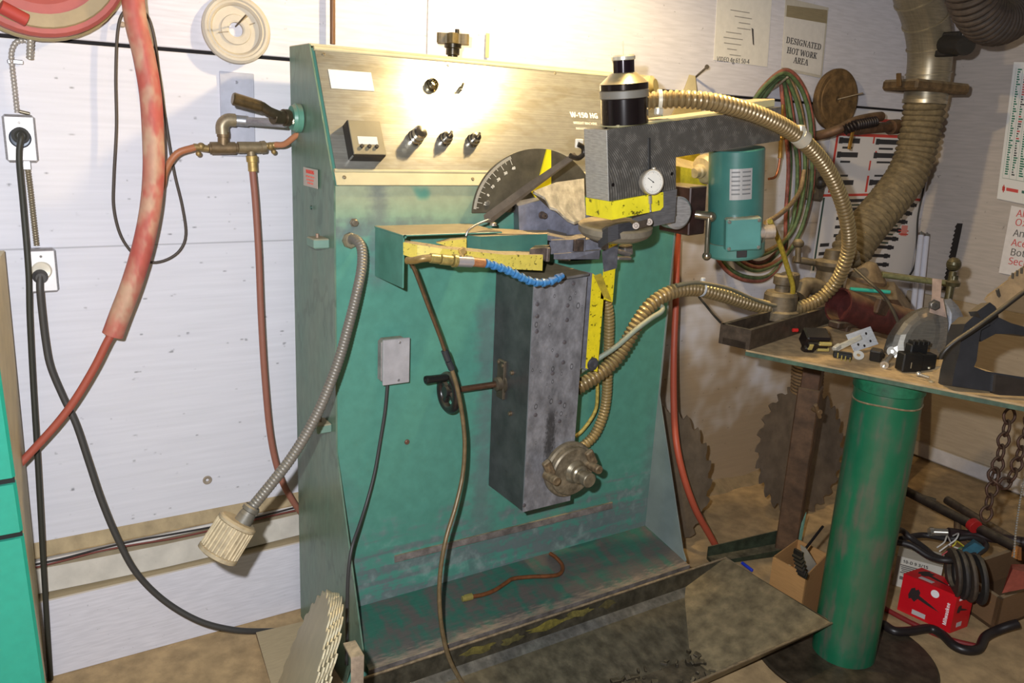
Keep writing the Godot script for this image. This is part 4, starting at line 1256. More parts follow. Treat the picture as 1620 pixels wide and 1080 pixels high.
func build_column():
	var t := thing("feed_column", "tall dark steel box column bolted upright on the green front", "column")
	var x0 := 1.172
	var x1 := 1.333
	var m := MB.new(rgb(84, 84, 84))
	m.loft([Vector3(x0, 0.472, 0.35), Vector3(x1 - 0.003, 0.472, 0.35), Vector3(x1 - 0.003, 0.472, 0.533), Vector3(x0, 0.472, 0.533)],
		[Vector3(x0 - 0.006, 1.118, 0.35), Vector3(x1, 1.118, 0.35), Vector3(x1, 1.118, 0.533), Vector3(x0 - 0.006, 1.112, 0.533)])
	put(m, "box", mat("cast", 0.32, 0.2, 1.6), t)
	m = MB.new(Color.WHITE)
	m.sheet(Vector3(x0 - 0.001, 0.47, 0.537), Vector3(x1 - 0.002, 0.47, 0.537), Vector3(x1 + 0.001, 1.116, 0.537), Vector3(x0 - 0.007, 1.104, 0.537), 0.004)
	put(m, "front_plate", printed(steel_print(), 0.42, 0.25), t)
	m = MB.new(rgb(120, 116, 112), 1.0)
	m.loft([Vector3(x0 - 0.01, 1.112, 0.35), Vector3(x1 + 0.004, 1.12, 0.35), Vector3(x1 + 0.004, 1.12, 0.54), Vector3(x0 - 0.01, 1.106, 0.54)],
		[Vector3(x0 - 0.01, 1.118, 0.35), Vector3(x1 + 0.004, 1.126, 0.35), Vector3(x1 + 0.004, 1.126, 0.54), Vector3(x0 - 0.01, 1.112, 0.54)])
	put(m, "cap_plate", mat("cast", 0.5, 0.2), t)
	for p in [Vector3(1.2895, 1.1008, 0.537), Vector3(1.2758, 1.0424, 0.537), Vector3(1.2769, 1.0029, 0.537), Vector3(1.2734, 0.9427, 0.537), Vector3(1.2737, 0.8865, 0.537), Vector3(1.1786, 1.0532, 0.537), Vector3(1.1808, 1.0213, 0.537), Vector3(1.1815, 0.9809, 0.537), Vector3(1.2721, 0.774, 0.537), Vector3(1.2742, 0.7189, 0.537), Vector3(1.2405, 0.8604, 0.537), Vector3(1.2513, 0.9083, 0.537), Vector3(1.193, 0.7497, 0.537), Vector3(1.1728, 0.4902, 0.537)]:
		m = MB.new(rgb(118, 114, 118))
		m.lathe(p, Vector3.BACK, [Vector2(0.006, 0), Vector2(0.0055, 0.0015), Vector2(0.003, 0.0025), Vector2(0, 0.0025)], 12)
		put(m, "weld_dimple", mat("cast", 0.4, 0.5), t)
	# hub at the foot
	var c := Vector3(1.3115, 0.5738, 0.537)
	m = MB.new(rgb(150, 138, 116), 0.6)
	m.lathe(c, Vector3.BACK, [Vector2(0.080, 0), Vector2(0.081, 0.012), Vector2(0.077, 0.018), Vector2(0.071, 0.018), Vector2(0.070, 0.028), Vector2(0.066, 0.032), Vector2(0.0, 0.030)], 48)
	var hub := put(m, "hub", mat("rough", 0.45, 0.45, 3.0), t)
	m = MB.new(rgb(150, 142, 122), 0.6)
	m.lathe(c + Vector3(0.006, 0, 0.028), Vector3.BACK, [Vector2(0.034, 0), Vector2(0.034, 0.006), Vector2(0.029, 0.012), Vector2(0.026, 0.016), Vector2(0.026, 0.028), Vector2(0.022, 0.032), Vector2(0.015, 0.032), Vector2(0.015, 0.044), Vector2(0.021, 0.048), Vector2(0.021, 0.068), Vector2(0.0185, 0.070), Vector2(0, 0.069)], 28)
	put(m, "spindle", mat("cast", 0.35, 0.6, 6.0), hub)
	for p in [Vector3(1.216, 0.5885, 0.565), Vector3(1.3596, 0.5928, 0.565)]:
		m = MB.new(rgb(150, 128, 100), 0.7)
		m.box(p + Vector3(0.006, 0.016, 0.008), Vector3(0.024, 0.05, 0.016), Basis(Vector3.BACK, 0.5), 0.004)
		m.lathe(p + Vector3(0.004, -0.006, 0.0), Vector3(0.05, 0.0, 1), [Vector2(0.0125, 0), Vector2(0.0125, 0.046), Vector2(0.011, 0.049), Vector2(0.0, 0.048)], 18)
		put(m, "clamp_stud", mat("rough", 0.5, 0.4, 6.0), hub)
	# crank wheel on a shaft into the left side
	t = thing("handwheel", "small black handwheel with crank grip on a shaft left of the column", "handwheel")
	var e := Vector3(1.17, 0.8014, 0.4025)
	m = MB.new(rgb(112, 84, 64))
	m.cyl(e, e + Vector3(-0.165, 0.0, 0.0), 0.0085, 16)
	put(m, "shaft", mat("cast", 0.35, 0.5, 6.0), t)
	m = MB.new(rgb(96, 86, 72), 0.6)
	m.lathe(e, Vector3.LEFT, [Vector2(0.028, 0), Vector2(0.028, 0.006), Vector2(0.019, 0.008), Vector2(0.019, 0.022), Vector2(0.012, 0.026), Vector2(0.0, 0.026)], 24)
	m.box(e + Vector3(-0.004, 0.012, 0.0), Vector3(0.010, 0.11, 0.036), Basis(), 0.003)
	var fl := put(m, "flange", mat("cast", 0.5, 0.4, 4.0), t)
	for p in [Vector3(-0.005, 0.055, 0.01), Vector3(-0.001, 0.045, 0.05), Vector3(-0.001, -0.072, 0.05), Vector3(-0.005, 0.06, -0.012)]:
		bolt(fl, e + p, Vector3.LEFT, 0.006, 0.008, rgb(150, 130, 108))
	var w := e + Vector3(-0.168, 0.0, 0.0)
	m = MB.new(rgb(34, 33, 30), 0.15)
	var ring := []
	for i in 40:
		var a := TAU * i / 40.0
		ring.append(w + Vector3(0, -0.004 + 0.045 * cos(a), 0.045 * sin(a)))
	m.tube(ring, 0.012, 14, true)
	put(m, "rim", mat("plain", 0.3), t)
	m = MB.new(rgb(40, 38, 34), 0.2)
	m.cyl(w + Vector3(-0.014, 0, 0), w + Vector3(0.012, 0, 0), 0.016, 20)
	m.box(w, Vector3(0.012, 0.085, 0.016), Basis(Vector3.RIGHT, 0.5), 0.003)
	m.box(w, Vector3(0.012, 0.085, 0.016), Basis(Vector3.RIGHT, 0.5 + PI / 2), 0.003)
	put(m, "spokes", mat("plain", 0.35), t)
	m = MB.new(rgb(32, 31, 30))
	var kn := w + Vector3(-0.01, 0.044, 0.012)
	m.lathe(kn, Vector3.LEFT, [Vector2(0.006, 0), Vector2(0.0095, 0.006), Vector2(0.0105, 0.05), Vector2(0.0115, 0.062), Vector2(0.0105, 0.067), Vector2(0.005, 0.067), Vector2(0.004, 0.063), Vector2(0, 0.063)], 20)
	put(m, "grip", mat("plain", 0.3), t)
	# yellow bracket on the right of the column
	t = thing("yellow_bracket", "tall chipped yellow bracket hanging right of the column's front", "bracket")
	m = MB.new(rgb(232, 212, 34))
	m.loft([Vector3(1.3794, 1.1162, 0.5), Vector3(1.4257, 1.089, 0.5), Vector3(1.4237, 0.831, 0.5), Vector3(1.3796, 0.8475, 0.5)], [Vector3(1.373, 1.1179, 0.508), Vector3(1.4192, 1.0909, 0.508), Vector3(1.4172, 0.8341, 0.508), Vector3(1.3733, 0.8505, 0.508)])
	m.loft([Vector3(1.4179, 1.1905, 0.5), Vector3(1.4593, 1.196, 0.5), Vector3(1.4585, 1.0296, 0.5), Vector3(1.4146, 1.0436, 0.5)], [Vector3(1.4114, 1.192, 0.508), Vector3(1.4526, 1.1974, 0.508), Vector3(1.4518, 1.0318, 0.508), Vector3(1.4081, 1.0457, 0.508)])
	put(m, "yellow_plate", mat("chips", 0.5, 0.0, 3.0), t)
	m = MB.new(rgb(190, 168, 50))
	m.loft([Vector3(1.378, 1.1107, 0.508), Vector3(1.3938, 1.1189, 0.52), Vector3(1.4483, 1.0358, 0.509), Vector3(1.4189, 1.0485, 0.508)], [Vector3(1.3821, 1.1079, 0.503), Vector3(1.398, 1.1161, 0.515), Vector3(1.4529, 1.0309, 0.504), Vector3(1.4233, 1.0436, 0.503)])
	put(m, "gusset", mat("rough", 0.6, 0.0, 4.0), t)
	m = MB.new(rgb(116, 118, 130))
	m.loft([Vector3(1.3542, 1.1227, 0.49), Vector3(1.3815, 1.116, 0.5), Vector3(1.387, 0.8392, 0.5), Vector3(1.3604, 0.8507, 0.49)], [Vector3(1.3488, 1.1242, 0.497), Vector3(1.376, 1.1176, 0.507), Vector3(1.3815, 0.8419, 0.507), Vector3(1.355, 0.8533, 0.497)])
	m.loft([Vector3(1.4024, 1.1747, 0.505), Vector3(1.4577, 1.1933, 0.505), Vector3(1.4602, 1.1267, 0.505), Vector3(1.4144, 1.1186, 0.505)], [Vector3(1.3976, 1.1758, 0.511), Vector3(1.4527, 1.1944, 0.511), Vector3(1.4551, 1.128, 0.511), Vector3(1.4095, 1.1199, 0.511)])
	put(m, "bare_steel", mat("cast", 0.45, 0.4, 4.0), t)
	bolt(t, Vector3(1.3984, 0.8588, 0.509), Vector3.BACK, 0.0155, 0.005, rgb(112, 114, 124), "pivot_pin")

const HT := 0.136   # the head leans about eight degrees
func hl(x: float, y: float, z: float) -> Vector3:   # along the arm, up it, depth
	return Vector3(1.25, 1.495, z) + Vector3(cos(HT), sin(HT), 0) * x + Vector3(-sin(HT), cos(HT), 0) * y

func build_head():
	var hb := Basis(Vector3.BACK, HT)
	var hx := hb.x
	var hy := hb.y
	var ground := mat("streak", 0.34, 0.85, 3.0)
	var t := thing("grinding_head", "milled steel grinding arm tilted up to the right over the column", "grinding head")
	var m := MB.new(rgb(150, 146, 140), 0.9)
	m.dustc = rgb(206, 196, 150).srgb_to_linear()
	m.prism(PackedVector2Array([Vector2(0, -0.003), Vector2(0.003, 0), Vector2(0.593, 0), Vector2(0.593, -0.089), Vector2(0.214, -0.089), Vector2(0.214, -0.235), Vector2(0.17, -0.235), Vector2(0.17, -0.168), Vector2(0, -0.168)]), Transform3D(hb, hl(0, 0, 0.59)), 0.09)
	var arm := put(m, "arm", arm_mat(), t)
	m = MB.new(rgb(188, 180, 138), 1.0)
	m.box(hl(0.27, 0.003, 0.635), Vector3(0.46, 0.006, 0.07), hb, 0.002)
	m.box(hl(0.5, 0.012, 0.635), Vector3(0.16, 0.02, 0.07), hb, 0.002)
	put(m, "top_plate", mat("paint", 0.6), arm)
	m = MB.new(rgb(176, 174, 168), 0.5)
	m.box(hl(-0.001, -0.084, 0.635), Vector3(0.002, 0.166, 0.088), hb, 0.0005)
	put(m, "end_face", mat("streak", 0.35, 0.3, 4.0), arm)
	m = MB.new(rgb(46, 44, 44))
	m.box(hl(0.1265, -0.07, 0.681), Vector3(0.008, 0.075, 0.002), hb, 0.0005)
	put(m, "slot", mat("plain", 0.5), arm)
	for p in [hl(0.012, -0.13, 0.68), hl(0.2, -0.128, 0.68), hl(0.012, -0.002, 0.66)]:
		bolt(arm, p, Vector3.BACK, 0.0045, 0.002, rgb(40, 38, 38), "socket_screw")
	m = MB.new(rgb(120, 120, 122))
	m.loft([hl(0.135, -0.168, 0.60), hl(0.214, -0.168, 0.60), hl(0.214, -0.168, 0.684), hl(0.135, -0.168, 0.684)], [hl(0.135, -0.25, 0.60), hl(0.21, -0.25, 0.60), hl(0.205, -0.25, 0.684), hl(0.135, -0.25, 0.684)])
	put(m, "bearing_block", mat("streak", 0.3, 0.4, 3.0), t)
	m = MB.new(rgb(234, 220, 44))
	m.prism(PackedVector2Array([Vector2(0, -0.168), Vector2(0.165, -0.168), Vector2(0.165, -0.205), Vector2(0.155, -0.212), Vector2(0, -0.212)]), Transform3D(hb, hl(0, 0, 0.585)), 0.102)
	put(m, "yellow_guard", mat("chips", 0.5, 0.0, 1.6), t)
	# spindle
	m = MB.new(rgb(30, 27, 26))
	var s := hl(0.09, 0.004, 0.634)
	m.lathe(s, hy, [Vector2(0, 0), Vector2(0.0575, 0), Vector2(0.0575, 0.058), Vector2(0.0565, 0.06)], 44)
	var sp := put(m, "spindle_body", mat("plain", 0.18, 0.3), t)
	m = MB.new(rgb(112, 108, 100), 0.3)
	m.lathe(s, hy, [Vector2(0.0565, 0.0595), Vector2(0.0595, 0.061), Vector2(0.0595, 0.077), Vector2(0.056, 0.079)], 44)
	put(m, "rubber_band", mat("plain", 0.5), sp)
	m = MB.new(rgb(52, 46, 40))
	m.lathe(s, hy, [Vector2(0.0565, 0.078), Vector2(0.0585, 0.080), Vector2(0.0585, 0.092), Vector2(0.054, 0.095)], 44)
	put(m, "spindle_ring", mat("plain", 0.15, 0.7), sp)
	m = MB.new(rgb(190, 176, 134), 0.5)
	m.lathe(s, hy, [Vector2(0.058, 0.0935), Vector2(0.055, 0.096), Vector2(0.032, 0.116), Vector2(0.028, 0.118)], 44)
	put(m, "cone", mat("plain", 0.3, 0.6), sp)
	m = MB.new(rgb(36, 28, 30))
	m.lathe(s, hy, [Vector2(0.026, 0.116), Vector2(0.026, 0.146), Vector2(0.0, 0.146)], 32)
	put(m, "neck", mat("plain", 0.15, 0.4), sp)
	m = MB.new(rgb(226, 220, 200), 0.3)
	m.lathe(s, hy, [Vector2(0.025, 0.145), Vector2(0.0285, 0.147), Vector2(0.0285, 0.154), Vector2(0.025, 0.158), Vector2(0.012, 0.158), Vector2(0.012, 0.150), Vector2(0, 0.150)], 32)
	put(m, "cap", mat("plain", 0.25, 0.6), sp)
	m = MB.new(rgb(200, 190, 160))
	m.cyl(s + hy * 0.15, s + hy * 0.19, 0.0012, 8)
	put(m, "thin_wire", mat("plain", 0.4, 0.5), sp)
	# grinding wheel and its guard
	m = MB.new(rgb(146, 138, 122), 0.9)
	var wl := Vector3(1.3467, 1.2527, 0.62)
	m.lathe(wl, Vector3(-0.06, 1, 0.08), [Vector2(0, -0.022), Vector2(0.07, -0.022), Vector2(0.085, -0.014), Vector2(0.093, -0.004), Vector2(0.094, 0.010), Vector2(0.089, 0.014), Vector2(0, 0.016)], 44)
	var gw := put(m, "grinding_wheel", mat("cast", 0.45, 0.3, 3.0), t)
	m = MB.new(rgb(74, 74, 78), 0.3)
	var up := [Vector3(1.2667, 1.2508, 0.66), Vector3(1.2665, 1.2685, 0.69), Vector3(1.2887, 1.2769, 0.7), Vector3(1.3239, 1.2807, 0.7), Vector3(1.3541, 1.263, 0.7), Vector3(1.3816, 1.2421, 0.69)]
	var dn := [Vector3(1.2723, 1.2133, 0.66), Vector3(1.2703, 1.2302, 0.69), Vector3(1.2926, 1.2401, 0.7), Vector3(1.3282, 1.2421, 0.7), Vector3(1.3568, 1.2396, 0.7), Vector3(1.3819, 1.239, 0.69)]
	for k in 5:
		var bk := Vector3(0.004, 0.0, -0.014)
		m.loft([up[k], dn[k], dn[k] + bk, up[k] + bk], [up[k + 1], dn[k + 1], dn[k + 1] + bk, up[k + 1] + bk])
	put(m, "wheel_guard", mat("streak", 0.4, 0.4, 6.0), gw)
	m = MB.new(rgb(104, 92, 82), 0.5)
	m.loft([Vector3(1.3277, 1.2805, 0.712), Vector3(1.3812, 1.2902, 0.712), Vector3(1.3853, 1.2731, 0.712), Vector3(1.3336, 1.2636, 0.712)], [Vector3(1.3225, 1.2814, 0.718), Vector3(1.3758, 1.291, 0.718), Vector3(1.3799, 1.274, 0.718), Vector3(1.3284, 1.2645, 0.718)])
	m.cyl(Vector3(1.3355, 1.2726, 0.711), Vector3(1.3267, 1.2741, 0.721), 0.009, 14); m.cyl(Vector3(1.3771, 1.2809, 0.711), Vector3(1.3681, 1.2823, 0.721), 0.009, 14)
	m.cyl(Vector3(1.3276, 1.2739, 0.72), Vector3(1.3241, 1.2745, 0.724), 0.004, 12); m.cyl(Vector3(1.369, 1.2822, 0.72), Vector3(1.3654, 1.2828, 0.724), 0.004, 12)
	put(m, "chain_link", mat("cast", 0.45, 0.5, 6.0), gw)
	# dial indicator
	var di := thing("dial_indicator", "round white dial indicator clamped to the front of the steel arm", "dial gauge")
	var dc := Vector3(1.3843, 1.3754, 0.69)
	m = MB.new(rgb(186, 178, 164), 0.2)
	m.lathe(dc, Vector3(-0.15, 0.1, 1), [Vector2(0.026, -0.006), Vector2(0.0295, 0.0), Vector2(0.031, 0.012), Vector2(0.031, 0.017), Vector2(0.0285, 0.018), Vector2(0.0285, 0.015), Vector2(0, 0.015)], 40)
	m.box(dc + Vector3(0.006, 0.033, 0.006), Vector3(0.008, 0.006, 0.008), Basis(), 0.001)
	put(m, "bezel", mat("plain", 0.3, 0.5), di)
	var dax := Vector3(-0.15, 0.1, 1).normalized()
	m = MB.new(rgb(226, 222, 212))
	m.lathe(dc + dax * 0.0152, dax, [Vector2(0.0284, 0.0), Vector2(0, 0.0008)], 40)
	var face := put(m, "dial_face", mat("plain", 0.35), di)
	var db := facing(dax)
	m = MB.new(rgb(40, 40, 40))
	for i in 40:
		var a := TAU * i / 40.0
		var ln: float = 0.005 if i % 4 == 0 else 0.003
		m.box(dc + dax * 0.0163 + db * (Vector3(sin(a), cos(a), 0) * (0.026 - ln / 2)), Vector3(0.0004, ln, 0.0003), db * Basis(Vector3.BACK, -a), 0.0)
	put(m, "graduations", mat("plain", 0.6), face)
	m = MB.new(rgb(24, 24, 24))
	m.box(dc + dax * 0.0172 + db * Vector3(-0.006, 0.004, 0), Vector3(0.021, 0.0014, 0.0006), db * Basis(Vector3.BACK, -0.55), 0.0)
	m.cyl(dc + dax * 0.0165, dc + dax * 0.018, 0.0018, 12)
	m.cyl(dc + dax * 0.0163 + db * Vector3(-0.004, -0.012, 0), dc + dax * 0.017 + db * Vector3(-0.004, -0.012, 0), 0.0012, 12)
	put(m, "needle", mat("plain", 0.5), face)
	m = MB.new(rgb(214, 212, 204))
	m.cyl(Vector3(1.3875, 1.3435, 0.693), Vector3(1.391, 1.3234, 0.693), 0.0048, 14); m.cyl(Vector3(1.3908, 1.325, 0.693), Vector3(1.394, 1.3064, 0.693), 0.0024, 12); m.ball(Vector3(1.3942, 1.3048, 0.693), 0.0032)
	put(m, "stem", mat("plain", 0.2, 0.8), di)
	# motor
	var mo := thing("electric_motor", "green cylindrical electric motor hanging under the steel arm", "motor")
	var mc := hl(0.475, -0.098, 0.636)
	m = MB.new(rgb(62, 116, 108))
	m.lathe(mc, -hy, [Vector2(0, 0), Vector2(0.072, 0), Vector2(0.074, 0.003), Vector2(0.074, 0.27), Vector2(0.0, 0.272)], 48)
	put(m, "motor_body", mat("paint", 0.32, 0.0, 2.0, 0.3), mo)
	m = MB.new(rgb(80, 132, 122), 0.6)
	m.lathe(mc - hy * 0.252, -hy, [Vector2(0.072, 0), Vector2(0.081, 0.0), Vector2(0.081, 0.034), Vector2(0.078, 0.040), Vector2(0.072, 0.043), Vector2(0, 0.043)], 48)
	put(m, "end_bell", mat("paint", 0.4, 0.0, 2.0), mo)
	var fdir := Vector3(-0.55, 0, 0.84).normalized()
	var y0 := atan2(-fdir.z, fdir.x)
	m = MB.new(rgb(176, 174, 172))
	# curved name plate
	var zz := hb * fdir
	var xx := hy.cross(zz).normalized()
	for i in 8:
		var a0 := -0.46 + 0.80 * i / 8.0
		var a1 := -0.46 + 0.80 * (i + 1) / 8.0
		var d0 := zz * cos(a0) + xx * sin(a0)
		var d1 := zz * cos(a1) + xx * sin(a1)
		var top := mc - hy * 0.045
		m.poly([top + d0 * 0.0748, top + d1 * 0.0748, top + d1 * 0.0748 - hy * 0.082, top + d0 * 0.0748 - hy * 0.082], zz)
	var np := put(m, "name_plate", mat("plain", 0.28, 0.3), mo)
	m = MB.new(rgb(104, 104, 104))
	for r in 6:
		for k in 2:
			var a0: float = [-0.40, -0.02][k]
			var a1: float = [-0.10, 0.28][k]
			for i in 3:
				var b0 := lerpf(a0, a1, i / 3.0)
				var b1 := lerpf(a0, a1, (i + 1) / 3.0)
				var d0 := zz * cos(b0) + xx * sin(b0)
				var d1 := zz * cos(b1) + xx * sin(b1)
				var tp := mc - hy * (0.052 + 0.0115 * r)
				m.poly([tp + d0 * 0.0751, tp + d1 * 0.0751, tp + d1 * 0.0751 - hy * 0.004, tp + d0 * 0.0751 - hy * 0.004], zz)
	put(m, "printed_rows", mat("plain", 0.5), np)
	var fb := Basis(xx, hy, zz)
	var tb := mc - hy * 0.216 + zz * 0.082
	m = MB.new(rgb(88, 144, 138), 0.9)
	m.box(tb, Vector3(0.094, 0.088, 0.034), fb, 0.004)
	var jb := put(m, "terminal_box", mat("paint", 0.4), mo)
	for sx in [-1, 1]:
		for sy in [-1, 1]:
			bolt(jb, tb + fb * Vector3(0.039 * sx, 0.036 * sy, 0.017), zz, 0.0045, 0.004, rgb(150, 150, 142), "screw")
	m = MB.new(rgb(40, 38, 36))
	m.box(mc - hy * 0.272 + zz * 0.079, Vector3(0.028, 0.022, 0.006), fb, 0.002)
	put(m, "drain_slot", mat("plain", 0.6), mo)
	m = MB.new(rgb(190, 176, 162), 0.4)
	m.cyl(tb + xx * 0.045, tb + xx * 0.06, 0.016, 18); m.cyl(tb + xx * 0.058, tb + xx * 0.085, 0.0195, 8)
	put(m, "conduit_fitting", mat("cast", 0.4, 0.4, 4.0), mo)
	# dark square block, its bearing face and the crank lever
	t = thing("pivot_block", "dark brown square steel block with bright round face right of the arm", "steel block")
	m = MB.new(rgb(64, 46, 42), 0.6)
	var pb := Vector3(1.6234, 1.2256, 0.6)
	m.box(pb + Vector3(0.026, 0.066, -0.06), Vector3(0.062, 0.132, 0.12), Basis(Vector3.BACK, HT * 0.5), 0.003)
	put(m, "block", mat("cast", 0.35, 0.2, 3.0), t)
	m = MB.new(rgb(170, 168, 166))
	m.lathe(Vector3(1.5399, 1.2925, 0.603), Vector3(-0.1, 0.0, 1), [Vector2(0.0, 0), Vector2(0.041, 0), Vector2(0.043, 0.003), Vector2(0.043, 0.04), Vector2(0.036, 0.046), Vector2(0, 0.046)], 40)
	put(m, "round_face", mat("streak", 0.25, 0.3, 3.0), t)
	m = MB.new(rgb(150, 142, 124), 0.4)
	var lh := Vector3(1.6795, 1.2809, 0.61)
	m.tube(crv([Vector3(1.6414, 1.2821, 0.6), Vector3(1.6507, 1.2814, 0.61), Vector3(1.6694, 1.2794, 0.625)], 0.004), 0.0125, 14); m.ball(Vector3(1.6737, 1.278, 0.628), 0.0145)
	m.tube([Vector3(1.6646, 1.2747, 0.628), Vector3(1.6636, 1.2237, 0.632), Vector3(1.6688, 1.173, 0.632)], [0.0075, 0.0062, 0.0075], 12)
	m.ball(Vector3(1.6691, 1.1712, 0.632), 0.0125)
	put(m, "crank_lever", mat("plain", 0.22, 0.85), t)
	# yellow lock lever behind
	t = thing("lock_knob", "yellow lever with a dusty round knob behind the steel arm", "knob")
	m = MB.new(rgb(224, 204, 50), 0.9)
	m.loft([Vector3(1.6441, 1.4056, 0.5), Vector3(1.7996, 1.3884, 0.48), Vector3(1.8479, 1.4038, 0.43), Vector3(1.7069, 1.4269, 0.43)], [Vector3(1.6511, 1.3535, 0.5), Vector3(1.7954, 1.3484, 0.48), Vector3(1.8441, 1.3591, 0.43), Vector3(1.7146, 1.3694, 0.43)])
	m.box(Vector3(1.7472, 1.4198, 0.42), Vector3(0.12, 0.05, 0.02), Basis(), 0.002)
	put(m, "yellow_arm", mat("cast", 0.55, 0.0, 3.0), t)
	m = MB.new(rgb(178, 160, 118), 0.8)
	var kc := Vector3(1.7197, 1.3855, 0.5)
	m.lathe(kc, Vector3(1, 0.25, -0.1), [Vector2(0, 0), Vector2(0.014, 0), Vector2(0.015, 0.014), Vector2(0.020, 0.018), Vector2(0.020, 0.030), Vector2(0.036, 0.034), Vector2(0.043, 0.044), Vector2(0.043, 0.060), Vector2(0.036, 0.068), Vector2(0.0, 0.07)], 28)
	put(m, "knob", mat("cast", 0.5, 0.1, 5.0), t)
	m = MB.new(rgb(130, 70, 36))
	m.box(Vector3(1.7879, 1.412, 0.4), Vector3(0.05, 0.022, 0.01), Basis(Vector3.BACK, 0.1), 0.003)
	put(m, "brown_pad", mat("plain", 0.5), t)
	# round end piece behind the spindle
	m = MB.new(rgb(176, 160, 108), 0.6)
	m.lathe(Vector3(1.5696, 1.6077, 0.42), Vector3(0.5, 0.2, 1), [Vector2(0, 0), Vector2(0.026, 0), Vector2(0.03, 0.01), Vector2(0.03, 0.03), Vector2(0.02, 0.04), Vector2(0, 0.04)], 24)
	m.cyl(Vector3(1.5611, 1.6055, 0.43), hl(0.13, 0.0, 0.60), 0.008, 10)
	tag(put(m, "adjusting_knob", mat("cast", 0.45, 0.3, 5.0)), "round dusty adjusting knob just behind the black spindle", "knob")

func arm_mat() -> StandardMaterial3D:
	# face-milled steel: overlapping arcs left by the cutter
	var w := 768
	var im := Image.create(w, w, false, Image.FORMAT_RGB8)
	var out := PackedByteArray()
	out.resize(w * w * 3)
	var nn := seam(w, w, 0.015, 95, 4).get_data()
	for y in w:
		for x in w:
			var px := x / 110.0
			var py := (y - 600.0) / 110.0
			var ph := px - 1.6 * sqrt(maxf(0.0, 9.0 - pow(fmod(py + 30.0, 6.0) - 3.0, 2.0))) 
			var s := 0.5 + 0.5 * sin(ph * 60.0)
			var k := nn[y * w + x] / 255.0
			var g := int(255.0 * (0.50 + 0.16 * s + 0.22 * s * s * smoothstep(0.45, 0.75, k) + 0.10 * k))
			var i := (y * w + x) * 3
			out[i] = g; out[i + 1] = g; out[i + 2] = g
	im = Image.create_from_data(w, w, false, Image.FORMAT_RGB8, out)
	var m := printed(im, 0.36, 0.4)
	m.uv1_triplanar = true
	m.uv1_world_triplanar = true
	m.uv1_scale = Vector3.ONE * 2.0
	return m

